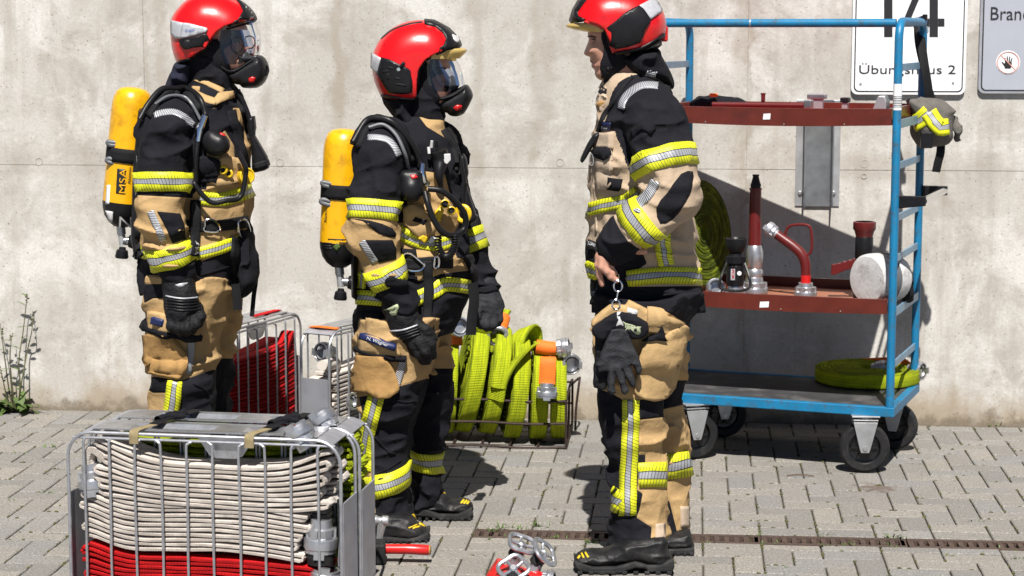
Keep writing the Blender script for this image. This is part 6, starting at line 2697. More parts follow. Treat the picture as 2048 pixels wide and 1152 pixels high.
def mask(fg, body_poly, lens_rows, button, skirt, inner, port, W=.055):
    pts = np.array(body_poly)
    V = fg.vol(pts[:, 0].min() - 20, pts[:, 1].min() - 20, pts[:, 0].max() + 20, pts[:, 1].max() + 20, .12, .0038)
    V.inflate(px_poly(smooth_poly(body_poly, 2), fg.Y), fg.Y, W, .035, flat=2.3)
    m_ = V.obj('breathing_mask', 'black_plastic', fg.e)
    patch('button', V, button, 'red_paint', m_, .004, 4)
    sk = fg.vol(pts[:, 0].min() - 70, pts[:, 1].min() - 70, pts[:, 0].max() + 20, pts[:, 1].max() + 20, .13, .0038)
    sk.inflate(px_poly(smooth_poly(skirt, 2), fg.Y), fg.Y, .080, .022, flat=2.4)
    # opening for the lens
    sk.obj('mask_frame', 'black_matte', m_)
    iv = fg.vol(pts[:, 0].min() - 40, pts[:, 1].min() - 70, pts[:, 0].max() + 20, pts[:, 1].max() + 20, .13, .0038)
    iv.inflate(px_poly(smooth_poly(inner, 2), fg.Y), fg.Y, .068, .03, flat=2.3)
    iv.obj('inner_mask', 'mask_grey', m_)
    c = iv.hit(CAMP[None], cam_rays(np.array([port])))[0]
    MB().lathe(c, (-.1, -1, 0), [(.013, -.004), (.013, .004), (.010, .005), (.008, .003), (0, .003)], 16).build('valve_port', 'black_plastic', m_)
    visor('lens', lens_rows, fg.Y, .088, 'mask_lens', m_)
    return m_, V


m1, mv1 = mask(f1, z1((760, 390), (826, 352), (903, 312), (942, 304), (973, 342), (980, 390), (962, 446), (918, 482), (842, 482), (826, 466), (780, 456), (748, 420)),
               [(497, 450, 60), (503, 446, 75), (508, 447, 95), (508, 452, 112), (490, 460, 128)],
               z1((870, 430), (888, 420), (908, 425), (900, 448), (872, 450)),
               z1((688, 222), (716, 232), (732, 290), (757, 345), (790, 370), (840, 352), (900, 316), (918, 330), (870, 368), (815, 405), (760, 405), (702, 360)),
               z1((772, 372), (785, 310), (825, 285), (868, 262), (892, 300), (905, 330), (840, 364)), z1((820, 330))[0], W=.070)
MB().lathe(P(*z1((945, 385))[0], f1.Y - .03), (.6, -.75, .1), [(.020, -.02), (.022, .012), (.016, .016), (.014, .010), (0, .010)], 18).build('regulator_mouth', 'black_matte', m1)
for (cx_, cy_, r_) in ((808, 245, 13), (875, 232, 11)):
    c0_ = z1((cx_, cy_))[0]
    MB().tube([P(c0_[0] + r_ * math.cos(a), c0_[1] + r_ * 1.15 * math.sin(a), f1.Y - .075 + .035 * (cx_ > 850)) for a in np.linspace(0, 2 * math.pi, 20, endpoint=False)], .0022, 5, True).build('spectacle_rim', 'black_plastic', m1)


def glove(fg, palm, fingers, cuff, name='glove', m='glove_black', box=None, parent=None, h=.004, ribs=None):
    allp = [q for q in palm[0]] + [q for f_ in fingers for q in f_[0]] + [q for q in cuff[0]]
    a = np.array([P(x, y, fg.Y + dy) for x, y, dy in allp])
    V = Vol(a.min(0) - .07, a.max(0) + .07, h)
    V.chain([P(x, y, fg.Y + dy) for x, y, dy in palm[0]], palm[1], .02)
    V.chain([P(x, y, fg.Y + dy) for x, y, dy in cuff[0]], cuff[1], .02)
    V.folds(.005, (.05, .05, .025), 2)
    for f_, r_ in fingers:
        V.chain([P(x, y, fg.Y + dy) for x, y, dy in f_], r_, .007)
    V.folds(.003, (.03, .03, .02), 7)
    return V.obj(name, m, parent or fg.e), V


# near glove of the left firefighter: loosely closed fist seen from the back of the hand
g1, gv1 = glove(f1, ([(362, 592, -.245), (364, 618, -.25), (366, 640, -.245)], [.052, .055, .050]),
                [([(344, 636, -.275), (342, 652, -.285), (348, 662, -.255)], [.017, .017, .015]), ([(358, 640, -.285), (357, 657, -.292), (361, 666, -.26)], [.017, .018, .015]),
                 ([(374, 640, -.285), (375, 656, -.292), (374, 666, -.26)], [.017, .018, .015]), ([(388, 636, -.275), (391, 650, -.285), (386, 660, -.255)], [.017, .017, .015]),
                 ([(396, 615, -.25), (402, 632, -.26), (398, 648, -.25)], [.018, .018, .015])],
                ([(357, 565, -.24), (362, 592, -.245)], [.058, .056]))
for k, yy in enumerate((596, 602, 608, 614, 620)):
    strip('knuckle_rib', gv1, [(332, yy - 4), (365, yy + 1), (401, yy - 2)], 3.0, 'white_reflect' if k == 0 else 'black_plastic', g1, .003, 5, 3)
patch('cuff_label', f1.AN, z2((430, 445), (520, 428), (515, 450), (440, 462)), 'white_reflect', f1.jk, .004, 4)

# ------------------------------------------------------------------ breathing apparatus


def apparatus(fg, label, top, bot, r, neck, valve, Yo=0.0):
    e = empty('breathing_apparatus', P(bot[0], bot[1], fg.Y + Yo))
    tag(e, label, 'breathing apparatus', 'breathing apparatus on firefighters')
    Y = fg.Y + Yo
    a, b = P(*bot, Y), P(*top, Y)
    d = nrm(b - a)
    L = np.linalg.norm(b - a)
    prof = [(.0, 0), (r * .35, .004), (r * .62, .018), (r * .85, .040), (r * .97, .068), (r, .085)]
    MB().lathe(a, d, prof + [(r * 1.002, .092)], 36).build('cylinder_foot', 'black_plastic', e)
    up = [(r, .0925), (r, L - .085), (r * .985, L - .06), (r * .93, L - .038), (r * .80, L - .016), (r * .60, L - .005), (r * .30, L), (.012, L), (.0, L - .003)]
    cyl = MB().lathe(a, d, up, 40).build('cylinder', 'yellow_cyl', e)
    V = Vol(np.minimum(a, b) - .12, np.maximum(a, b) + .12, .006)
    V.cap(a + d * r * .8, b - d * r * .8, r, r)
    # valve under the neck
    n0, n1 = P(*neck[0], Y), P(*neck[1], Y)
    MB().lathe(a + d * .006, nrm(n1 - a), [(.016, 0), (.016, .03), (.013, .032), (.013, np.linalg.norm(n1 - a))], 16).build('valve_body', 'zinc', e)
    MB().lathe(n1, nrm(n1 - n0), [(.011, 0), (.013, .008), (.020, .012), (.024, .034), (.022, .040), (0, .040)], 14).build('valve_knob', 'black_plastic', e)
    v1 = P(*valve, Y)
    v0 = (n0 + n1) / 2
    MB().lathe(v0, v1 - v0, [(.012, 0), (.012, .012), (.016, .014), (.016, .03), (.012, .034), (.012, np.linalg.norm(v1 - v0))], 14).build('connector', 'steel', e)
    MB().lathe(v1, v1 - v0, [(.022, -.012), (.026, 0), (.026, .02), (.02, .026), (0, .026)], 16).build('handwheel', 'black_plastic', e)
    return e, V, a, b, d, Y


a1, av1, ca, cb, cd, cy = apparatus(f1, 'yellow air cylinder and black harness worn by the left firefighter', (268, 175), (241, 455), .0715, [(247, 468), (245, 494)], (265, 483))
vol_text('lettering', 'MSA', av1, z1((195, 1060))[0], (.04, -1), (-1, -.06), 49, 13, 'yellow_cyl', a1, .0035)
patch('logo_plate', av1, z1((150, 925), (197, 928), (188, 1066), (143, 1060)), 'black_print', a1, .0018, 5)
vol_text('lettering', 'Alemin', av1, z1((222, 1010))[0], (.06, -1), (-1, -.06), 34, 6, 'black_print', a1, .002)
patch('bar_code', av1, z1((95, 1015), (112, 1015), (105, 1120), (86, 1120)), 'white_paint', a1, .002, 5)
vol_text('lettering', 'N', av1, z2((152, 138))[0], (1, .05), (.05, -1), 24, 20, 'silver_print', a1, .004)
patch('grey_foot_patch', av1, z2((82, 55), (118, 62), (118, 118), (100, 110)), 'silver_print', a1, .003, 5)
band('cylinder_strap', av1, ca + cd * .235, ca + cd * .285, 'strap', a1, .004, rmax=.09)


def cyl_buckle(e, Y, pts, tag_poly):
    """the big grey loop buckle that clamps the cylinder"""
    o = [P(x, y, Y - .055) for x, y in pts]
    MB().tube(spline(o, 4, True), .0085, 10, True).build('strap_buckle', 'grey_plastic', e)
    q = [P(x, y, Y - .060) for x, y in tag_poly]
    m_ = MB()
    m_.raw(q + [p_ + np.array([0, .012, 0]) for p_ in q], [(0, 1, 2, 3), (7, 6, 5, 4), (0, 4, 5, 1), (1, 5, 6, 2), (2, 6, 7, 3), (3, 7, 4, 0)])
    m_.build('buckle_tag', 'cyan_plastic', e, smooth=False)


cyl_buckle(a1, cy, z1((98, 778), (150, 785), (215, 798), (218, 850), (205, 900), (150, 900), (95, 885), (105, 870), (150, 880), (190, 870), (192, 815), (150, 800), (110, 795)), z1((160, 810), (188, 815), (182, 890), (150, 885)))
strip('waist_strap', f1.T, z2((250, 150), (240, 230), (270, 300)), 16, 'strap', a1, .02)
bpv = f1.vol(255, 200, 320, 540, .16, .006)
bpv.inflate(px_poly([(283, 215), (305, 210), (300, 330), (296, 500), (276, 520), (268, 470), (272, 330)], f1.Y), f1.Y, .13, .02)
bpv.obj('back_plate', 'black_plastic', a1)


def hug(vol, pts, lift):
    """photo points laid on a volume, lifted off it"""
    p = vol.hit(np.broadcast_to(CAMP, (len(pts), 3)), cam_rays(np.array(pts, float)))
    return p + vol.grad(p) * np.asarray(lift)[..., None]


strip('shoulder_strap', f1.J, z1((320, 640), (370, 560), (420, 505), (490, 500), (560, 540), (605, 600)), 14, 'strap', a1, .014)
tube_obj('air_hose', hug(f1.J, z1((300, 660), (340, 590), (400, 515), (470, 495), (540, 510), (600, 560), (622, 620), (620, 650)), np.full(8, .020)), .0105, 'black_plastic', a1, 10)
tube_obj('pressure_line', hug(f1.J, z1((360, 590), (430, 545), (500, 545), (560, 590), (605, 660)), np.full(5, .014)), .0055, 'grey_plastic', a1, 8)
MB().tube(hug(f1.J, z1((622, 645), (612, 690), (604, 730), (597, 785)), np.full(4, .030)), [.011, .013, .014, .010], 12).build('hose_fitting', 'chrome', a1)
lp = hug(f1.J, z1((597, 780), (582, 860), (575, 950), (595, 1040), (650, 1095), (720, 1105), (780, 1060), (803, 990), (800, 900), (770, 840)), np.array([.03, .032, .035, .05, .06, .06, .06, .06, .055, .045]))
tube_obj('hose_loop', lp, .0088, 'black_plastic', a1, 10)
rb = f1.T.hit(CAMP[None], cam_rays(np.array(z1((715, 790)))))[0]
rv = Vol(rb - .09, rb + .09, .005)
rv.ell(rb + np.array([0, -.045, 0]), (.040, .036, .040)).ell(rb + np.array([-.022, -.04, .008]), (.034, .034, .044), k=.01)
rv.obj('regulator', 'black_plastic', a1)
patch('regulator_button', rv, z1((715, 722), (745, 735), (740, 748), (712, 735)), 'red_paint', a1, .003, 3)
yg = f1.T.hit(CAMP[None], cam_rays(np.array(z1((850, 960)))))[0] + np.array([.01, -.05, 0])
MB().lathe(yg, (.55, -.8, .1), [(.026, -.03), (.029, -.01), (.029, .012), (.024, .014), (.022, .010)], 22).build('gauge', 'yellow_plastic', a1)
MB().lathe(yg, (.55, -.8, .1), [(.0, .009), (.022, .0095), (.022, .0), (0, 0)], 22).build('gauge_face', 'black_matte', a1)
for q_ in z1((738, 930), (768, 948)):
    c = f1.T.hit(CAMP[None], cam_rays(np.array([q_])))[0] + np.array([0, -.03, 0])
    MB().tube([c + .012 * np.array([math.cos(t), -.3 * math.cos(t), math.sin(t)]) for t in np.linspace(0, 2 * math.pi, 14, endpoint=False)], .0045, 6, True).build('yellow_clip', 'yellow_plastic', a1)
    MB().lathe(c, (.2, -1, .1), [(.010, -.012), (.010, .0), (0, .0)], 12).build('clip_socket', 'black_matte', a1)
patch('yellow_tab', f1.T, zh((440, 860), (480, 830), (510, 880), (480, 885)), 'yellow_plastic', a1, .024, 4)
strip('hip_strap', f1.J, z2((555, 0), (552, 120), (545, 300)), 19, 'strap', a1, .016)
vol_text('strap_lettering', 'Dräger', f1.J, z2((545, 285))[0], (.06, -1), (-1, -.06), 29, 8, 'white_paint', a1, .019)
strip('waist_belt', f1.T, z2((480, 130), (600, 140), (700, 130), (820, 110)), 22, 'strap', a1, .010)
for pts in (z2((600, 130), (605, 100), (640, 105), (668, 150), (650, 168), (600, 160)), z2((760, 110), (800, 108), (815, 180), (765, 182))):
    MB().tube(spline(hug(f1.T, pts, np.full(len(pts), .018)), 4, True), .0036, 7, True).build('belt_buckle', 'chrome', a1)
strip('strap_end', f1.T, z2((755, 190), (752, 300), (768, 390), (770, 470)), 15, 'strap', a1, .014)
MB().ribbon(spline([P(*q_, f1.Y - .16) for q_ in z2((760, 440), (768, 500), (772, 575))], 5), .030, .004, (1, .2, 0)).build('strap_end', 'strap', a1)
pv = f1.vol(465, 430, 525, 600, .12, .005)
pv.inflate(px_poly(smooth_poly(z2((800, 90), (830, 110), (860, 200), (880, 330), (875, 430), (820, 505), (785, 500), (770, 380), (770, 200)), 2), f1.Y - .02), f1.Y - .02, .08, .03)
pv.folds(.01, (.06, .06, .05), 5)
pv.obj('belt_pouch', 'black_cloth', a1)
MB().ribbon(spline([P(*q_, f1.Y - .03) for q_ in z2((872, 330), (868, 430), (858, 500), (848, 610))], 5), .016, .004, (1, .2, 0)).build('strap_end', 'strap', a1)
# hand lamp on the far shoulder strap
lm = empty('hand_lamp', P(525, 345, f1.Y + .05))
tag(lm, 'black angled hand lamp clipped to the chest of the left firefighter', 'lamp', 'lamps clipped to harnesses')
lv = f1.vol(485, 220, 550, 350, .14, .0045)
lv.inflate(px_poly(smooth_poly(z1((865, 640), (905, 635), (912, 700), (905, 740), (975, 860), (985, 920), (960, 935), (905, 948), (890, 930), (888, 800), (862, 700)), 1), f1.Y), f1.Y, .032, .02, flat=3)
lv.obj('lamp_body', 'black_plastic', lm)
strip('lens_bezel', lv, z1((898, 915), (980, 890)), 12, 'black_matte', lm, .004)
strip('shoulder_strap', f1.T, z1((790, 500), (830, 580), (860, 660), (880, 760)), 13, 'strap', a1, .012)
tube_obj('air_hose', [P(*q_, f1.Y - .02) for q_ in z1((790, 480), (830, 540), (870, 640), (895, 740))], .010, 'black_plastic', a1, 10)
# ================================================================== middle firefighter
f2 = Fighter('shorter firefighter in the middle facing right, in red helmet and mask, gloved hands hanging', 6.93, P(820, 1060, 6.93))
rows = [(232, 790, 882, .08), (250, 768, 892, .12), (268, 742, 900, .165), (290, 722, 908, .195), (330, 712, 916, .205), (390, 710, 925, .205), (450, 712, 933, .20), (510, 712, 942, .20), (560, 711, 942, .205), (610, 710, 932, .21), (650, 710, 915, .21), (668, 713, 906, .205)]
armN = [(775, 278, -.15), (756, 315, -.215), (750, 390, -.25), (742, 465, -.27), (773, 545, -.26), (803, 608, -.245)]
armF = [(870, 285, .15), (888, 330, .21), (905, 410, .235), (925, 480, .23), (953, 545, .215), (968, 575, .20)]
f2.jacket(rows, armN, [.083, .088, .090, .085, .068, .060], armF, [.085, .085, .08, .072, .060, .055], (680, 220, 985, 690), 'turnout_gold',
          [z3((200, 560), (500, 540), (580, 560), (640, 640), (740, 700), (800, 760), (830, 900), (850, 1100), (790, 1100), (740, 900), (600, 880), (480, 900), (480, 1140), (180, 1140)),
           z4((200, 390), (560, 400), (640, 380), (720, 350), (890, 330), (960, 330), (960, 700), (200, 700)),
           zg((0, 0), (200, 160), (260, 300), (230, 400), (0, 400)), zg((500, 560), (620, 700), (640, 1000), (470, 1000), (420, 880), (480, 760))],
          ((-.1, .49), (.86, 1.2)), 3.7, ((-.1, 1.2),))
f2.px_band((747, 441, -.265), (750, 403, -.253))
f2.arm_band(.75, .865, rmax=.10)
f2.px_band((936, 508, .222), (919, 466, .23), far=True, rmax=.10)
strip('shoulder_flash', f2.J, z3((318, 700), (370, 700), (430, 715), (465, 755), (488, 800)), 11, 'tape_silver', f2.jk, .003)
patch('elbow_panel', f2.AN, z4((305, 165), (450, 165), (470, 210), (470, 270), (380, 290), (345, 260)), 'black_cloth', f2.jk, .003)
strip('sleeve_flash', f2.AN, z4((285, 170), (320, 225), (360, 285)), 13, 'tape_silver', f2.jk, .005)
patch('elbow_pad', f2.AN, smooth_poly(z4((205, 45), (330, 60), (450, 100), (465, 150), (380, 130), (290, 60)), 2), 'black_cloth', f2.jk, .003)
strip('chest_tape', f2.T, zg((40, 800), (120, 850), (220, 890), (330, 905), (420, 880)), 26, 'tape', f2.jk, .007)
strip('waist_tape', f2.T, z4((250, 478), (330, 482), (400, 490)), 29, 'tape', f2.jk, .007)
strip('waist_tape', f2.T, z4((555, 500), (610, 475), (690, 440), (730, 412), (800, 410), (885, 425)), 29, 'tape', f2.jk, .007)
strip('side_tape', f2.T, z4((295, 340), (285, 430)), 14, 'tape', f2.jk, .007)
patch('chest_pocket', f2.T, zg((95, 650), (170, 620), (290, 700), (310, 800), (240, 880), (90, 760)), 'tan_cloth', f2.jk, .016)
patch('pocket_flap', f2.T, zg((175, 690), (255, 740), (235, 780), (155, 730)), 'black_cloth', f2.jk, .021)
patch('pocket_flap', f2.T, zg((60, 930), (180, 940), (190, 990), (60, 980)), 'black_cloth', f2.jk, .010)
patch('hem_pocket', f2.T, z4((250, 560), (390, 560), (400, 640), (300, 640)), 'black_cloth', f2.jk, .008)
strip('front_seam', f2.T, z4((620, 500), (640, 560), (650, 650)), 3, 'black_cloth', f2.jk, .004)

near = [(630, 716, 885, .16), (665, 712, 878, .155), (705, 708, 868, .15), (750, 711, 856, .135), (800, 716, 842, .125), (850, 721, 830, .115), (910, 726, 822, .108), (970, 730, 818, .105), (1020, 734, 822, .105), (1052, 738, 826, .105)]
far = [(630, 780, 908, .15), (690, 795, 906, .14), (740, 808, 904, .13), (800, 814, 902, .12), (860, 816, 896, .112), (910, 816, 889, .105), (960, 816, 882, .10), (1003, 818, 888, .105)]
f2.trousers(near, far, (690, 622, 925, 1060), 'turnout_gold',
            [z4((230, 1030), (380, 1010), (500, 965), (640, 925), (700, 925), (700, 1800), (370, 1800), (330, 1250), (290, 1120), (270, 1030))],
            [[(760, 737), (930, 737), (930, 1100), (760, 1100)]], 5.2, dN=-.12, dF=.13)
patch('cargo_pocket', f2.LN, smooth_poly(z4((292, 792), (415, 805), (470, 900), (488, 985), (440, 1025), (380, 1030), (330, 1000), (250, 990), (244, 930), (272, 850)), 3), 'brown_cloth', f2.tr, .024)
patch('pocket_flap', f2.LN, z4((285, 690), (310, 680), (470, 745), (500, 790), (440, 800), (290, 765)), 'tan_cloth', f2.tr, .020)
patch('flap_edge', f2.LN, z4((270, 740), (300, 760), (440, 790), (530, 800), (520, 822), (420, 812), (275, 768)), 'black_cloth', f2.tr, .024)
patch('name_tag', f2.LN0, z4((312, 672), (475, 735), (465, 765), (303, 702)), 'blue_print', f2.tr, .032, 5)
vol_text('lettering', 'N. Wagner', f2.LN0, z4((340, 708))[0], (1, .38), (.38, -1), 36, 8, 'white_paint', f2.tr, .0345)
strip('leg_flash', f2.LN, z4((510, 815), (490, 900), (460, 1000)), 15, 'tape_silver', f2.tr, .006)
strip('leg_tape', f2.LN, z8((452, 95), (425, 200), (395, 320), (378, 440), (372, 540)), 31, 'tape', f2.tr, .007)
band('leg_tape', f2.LN, np.array(P(775, 978, f2.Y - .12)), np.array(P(772, 936, f2.Y - .12)), 'tape', f2.tr, .007, rmax=.14, tilt=(.021, 0, 0))
band('leg_tape', f2.LF, np.array(P(851, 935, f2.Y + .13)), np.array(P(853, 895, f2.Y + .13)), 'tape', f2.tr, .007, rmax=.14, tilt=(-.012, 0, 0))
for q_ in (z8((430, 560), (520, 520), (590, 470)), z8((440, 330), (520, 420), (560, 430)), z8((540, 110), (620, 130), (680, 120))):
    strip('knee_seam', f2.LN, q_, 3, 'black_cloth', f2.tr, .004)
YbN = PZ(820, 1085, 0)[1] + .045
YbF = PZ(880, 1041, 0)[1] + .045
f2.boot(z8((440, 780), (540, 770), (660, 790), (690, 830), (730, 850), (755, 890), (762, 925), (740, 940), (545, 950), (430, 940)), z8((430, 922), (545, 930), (640, 940), (700, 925), (760, 900), (764, 930), (740, 952), (640, 962), (540, 962), (430, 955)), YbN, .052,
        [z8((630, 875), (690, 850)), z8((655, 882), (705, 858)), z8((700, 840), (740, 860))])
f2.boot(z8((650, 690), (760, 660), (850, 672), (900, 705), (960, 700), (1000, 715), (1017, 760), (1000, 785), (900, 790), (720, 770), (650, 770)), z8((645, 752), (720, 752), (820, 790), (930, 790), (1010, 755), (1018, 790), (1000, 818), (940, 828), (840, 826), (760, 806), (650, 800)), YbF, .052,
        [z8((945, 725), (965, 703)), z8((962, 728), (982, 706)), z8((980, 730), (995, 712))])
patch('boot_tongue', f2.LN, z8((570, 820), (650, 792), (668, 815), (640, 832), (590, 835)), 'yellow_plastic', f2.tr, .012, 4)
patch('boot_tongue', f2.LF, z8((840, 672), (860, 665), (895, 690), (880, 692)), 'yellow_plastic', f2.tr, .012, 4)

face2 = z3((560, 200), (700, 180), (765, 230), (775, 290), (768, 330), (775, 350), (800, 385), (780, 400), (782, 450), (770, 500), (720, 530), (640, 500), (580, 420))
b2 = body_mesh(f2, face2, .074, (680, 70, 985, 1050), [(850, 195), (835, 240), (825, 300), (820, 440), (815, 620)],
               [(armN, [.045, .05, .045, .04, .035, .032]), (armF, [.045, .05, .045, .04, .035, .03]),
                ([(800, 650, -.08), (780, 800, -.12), (780, 1040, -.12)], [.07, .055, .04]), ([(830, 650, .08), (855, 800, .13), (850, 1000, .13)], [.07, .055, .04])])
b2.obj('body', 'skin', f2.e)
patch('eyebrow', b2, z3((672, 320), (700, 310), (745, 316), (745, 326), (700, 324), (675, 332)), 'hair', f2.e, .003, 3)
hoodv = f2.vol(815, 110, 900, 270, .13, .0045)
hoodv.inflate(px_poly(smooth_poly(z3((570, 360), (620, 290), (650, 300), (668, 360), (690, 430), (720, 480), (730, 560), (725, 640), (620, 640), (575, 560), (560, 460)), 2), f2.Y), f2.Y, .082, .05)
hoodv.cap(P(848, 195, f2.Y), P(842, 245, f2.Y), .078, .078, .02)
hoodv.folds(.006, (.05, .05, .03), 1)
hoodv.obj('hood', 'black_cloth', f2.e)
patch('hood_side', b2, z3((560, 330), (640, 285), (660, 308), (666, 370), (688, 430), (712, 475), (700, 530), (600, 480)), 'black_cloth', f2.e, .011)
nf = f2.vol(770, 190, 850, 290, .13, .0045)
nf.inflate(px_poly(smooth_poly(z3((395, 470), (570, 470), (578, 560), (590, 640), (603, 710), (540, 670), (450, 570)), 2), f2.Y), f2.Y, .098, .03)
nf.folds(.006, (.06, .06, .05), 2)
nf.obj('neck_flap', 'black_cloth', f2.e)
cl = f2.vol(800, 220, 900, 300, .13, .0045)
cl.loft(rows_of([(228, 826, 872, .070), (242, 822, 888, .078), (262, 822, 890, .086), (285, 828, 884, .09)], f2.Y))
cl.folds(.02, (.09, .09, .035), 6)
cl.obj('collar', 'brown_cloth', f2.e)
dome2 = z3((338, 300), (345, 240), (385, 160), (450, 100), (530, 65), (610, 55), (690, 65), (760, 105), (810, 160), (828, 210), (835, 320), (800, 450), (700, 540), (560, 570), (440, 540), (365, 430))
cut2 = z3((300, 0), (900, 0), (880, 180), (828, 195), (760, 212), (690, 240), (640, 270), (605, 320), (596, 380), (592, 470), (560, 482), (480, 485), (420, 478), (390, 470), (350, 380), (300, 300))
h2_, hv2 = helmet(f2, dome2, cut2, (735, 30, 935, 205), [z3((626, 58), (680, 62), (760, 105), (808, 155), (826, 192), (760, 208), (690, 232), (683, 225), (730, 195), (745, 160), (730, 130), (690, 95), (628, 80))],
                  [smooth_poly(z3((398, 262), (450, 275), (540, 320), (554, 335), (556, 440), (540, 448), (440, 455), (405, 400), (375, 350)), 1)],
                  [z3((343, 235), (392, 265), (372, 348), (340, 315))], W=.130)
strip('edge_trim', hv2, z3((395, 466), (480, 478), (585, 472), (594, 390), (600, 330), (645, 272), (700, 240), (770, 214), (828, 198)), 4, 'black_plastic', h2_, .006)
patch('crest_badge', hv2, smooth_poly(z3((772, 140), (790, 148), (805, 145), (812, 160), (808, 180), (795, 182), (785, 172), (778, 160)), 1), 'silver_print', h2_, .009, 2.5)
strip('crown_groove', hv2, z3((388, 158), (450, 110), (540, 78), (615, 66)), 3, 'black_plastic', h2_, .001)
for (a_, b_) in (((405, 340), (440, 330)), ((440, 345), (440, 380)), ((480, 370), (500, 375)), ((480, 400), (530, 410)), ((440, 310), (470, 320))):
    strip('plate_rib', hv2, z3(a_, b_), 4, 'black_matte', h2_, .008, 4, 3)
MB().lathe(P(*z3((487, 325))[0], f2.Y - .128), (0, -1, 0), [(.009, -.01), (.009, .006), (.006, .009), (0, .009)], 14).build('knob', 'chrome', h2_)
strip('lever', hv2, z3((500, 315), (518, 285)), 5, 'black_plastic', h2_, .012, 4, 3)
visor('visor_brim', [(920, 864, 117), (930, 868, 107), (935, 870, 101), (931, 869, 97), (918, 868, 95)], f2.Y, .112, 'visor_amber', h2_)
visor('eye_visor', [(x, t, y) for (x, t, y) in ((908, 858, 112), (920, 856, 130), (926, 856, 150), (930, 860, 170))], f2.Y, .088, 'visor_clear', h2_)
m2, mv2 = mask(f2, z3((755, 462), (798, 438), (850, 408), (874, 420), (895, 465), (882, 504), (846, 568), (802, 584), (766, 578), (750, 563), (712, 556), (705, 500)),
               [(892, 862, 118), (900, 860, 135), (912, 862, 155), (920, 866, 170), (910, 872, 182)],
               smooth_poly(z3((785, 535), (805, 520), (832, 522), (830, 542), (800, 552)), 1),
               z3((628, 300), (655, 308), (664, 370), (685, 430), (712, 462), (760, 455), (800, 440), (850, 412), (862, 428), (820, 465), (770, 492), (700, 505), (650, 475)),
               z3((735, 395), (768, 345), (800, 370), (822, 410), (800, 440), (770, 455), (728, 460)), z3((750, 428))[0], W=.070)

# gloves
g2, gv2 = glove(f2, ([(806, 640, -.245), (824, 662, -.24), (838, 680, -.235)], [.050, .050, .044]),
                [([(845, 672, -.275), (862, 690, -.275), (866, 712, -.255)], [.019, .017, .014]), ([(838, 684, -.285), (850, 704, -.285), (856, 722, -.26)], [.019, .017, .014]),
                 ([(828, 690, -.275), (838, 708, -.275), (846, 722, -.255)], [.019, .017, .014]), ([(818, 688, -.25), (828, 704, -.25), (838, 716, -.24)], [.018, .016, .013]),
                 ([(832, 650, -.27), (852, 660, -.275), (868, 676, -.265)], [.020, .018, .014])],
                ([(798, 612, -.245), (806, 640, -.245)], [.056, .054]))
for k, q_ in enumerate((((775, 662), (805, 660), (835, 650)), ((777, 667), (808, 666), (838, 656)), ((780, 672), (810, 671), (840, 661)), ((783, 677), (812, 676), (842, 667)))):
    strip('knuckle_rib', gv2, q_, 3.0, 'white_reflect' if k == 0 else 'black_plastic', g2, .003, 5, 3)
patch('cuff_label', f2.AN, z4((398, 548), (480, 515), (488, 530), (480, 568), (412, 575)), 'label_green', f2.jk, .010, 4)
vol_text('lettering', 'exsa', f2.AN, z4((408, 562))[0], (1, -.25), (.2, -1), 26, 8, 'black_print', f2.jk, .016)
patch('cuff_strap', f2.AN, smooth_poly(z4((415, 370), (450, 362), (525, 385), (535, 420), (500, 430), (425, 420), (410, 395)), 1), 'black_cloth', f2.jk, .010)
g3, gv3 = glove(f2, ([(972, 590, .19), (978, 612, .18), (980, 628, .175)], [.046, .052, .044]),
                [([(962, 628, .15), (960, 644, .14), (962, 652, .15)], [.018, .017, .014]), ([(974, 634, .14), (972, 650, .13), (973, 656, .145)], [.018, .017, .014]),
                 ([(986, 634, .15), (986, 648, .14), (983, 655, .15)], [.018, .017, .014]), ([(995, 622, .16), (998, 638, .155), (995, 648, .165)], [.017, .016, .013]),
                 ([(960, 612, .14), (954, 632, .13), (954, 645, .14)], [.018, .017, .014])],
                ([(966, 570, .20), (972, 592, .19)], [.050, .048]), m='glove_grey')
strip('wrist_strap', gv3, [(938, 572), (965, 580), (995, 574)], 12, 'black_cloth', g3, .005)

a2, av2, ca, cb, cd, cy = apparatus(f2, 'yellow air cylinder and black harness worn by the middle firefighter', (690, 258), (678, 536), .0715, [(684, 548), (682, 577)], (703, 565))
band('cylinder_strap', av2, ca + cd * .245, ca + cd * .295, 'strap', a2, .004, rmax=.09)
cyl_buckle(a2, cy, z3((70, 945), (120, 955), (175, 965), (178, 1010), (165, 1075), (110, 1070), (62, 1055), (72, 1040), (120, 1052), (148, 1045), (150, 985), (115, 972), (75, 960)), z3((118, 985), (146, 990), (140, 1055), (112, 1050)))
vol_text('lettering', 'Alemin', av2, z4((95, 70))[0], (.02, -1), (-1, 0), 30, 6, 'black_print', a2, .002)
patch('gas_label', av2, z4((148, 178), (168, 200), (146, 225), (125, 205)), 'leaf', a2, .002, 4)
for (x0, x1, y_) in ((78, 120, 180), (78, 115, 195), (78, 122, 208), (100, 215, 160), (160, 200, 178)):
    strip('print_line', av2, z4((x0, y_), (x1, y_ + 3)), 2, 'black_print', a2, .002, 4, 3)
bpv = f2.vol(690, 280, 745, 620, .16, .006)
bpv.inflate(px_poly([(712, 300), (735, 290), (726, 420), (722, 600), (704, 590), (702, 420)], f2.Y), f2.Y, .13, .02)
bpv.obj('back_plate', 'black_plastic', a2)
strip('shoulder_strap', f2.J, z3((255, 750), (300, 660), (360, 612), (440, 640), (520, 740), (560, 830)), 17, 'strap', a2, .014)
tube_obj('air_hose', hug(f2.J, z3((265, 740), (320, 640), (380, 615), (450, 640), (530, 730), (580, 820), (595, 870)), np.full(7, .022)), .0115, 'black_plastic', a2, 10)
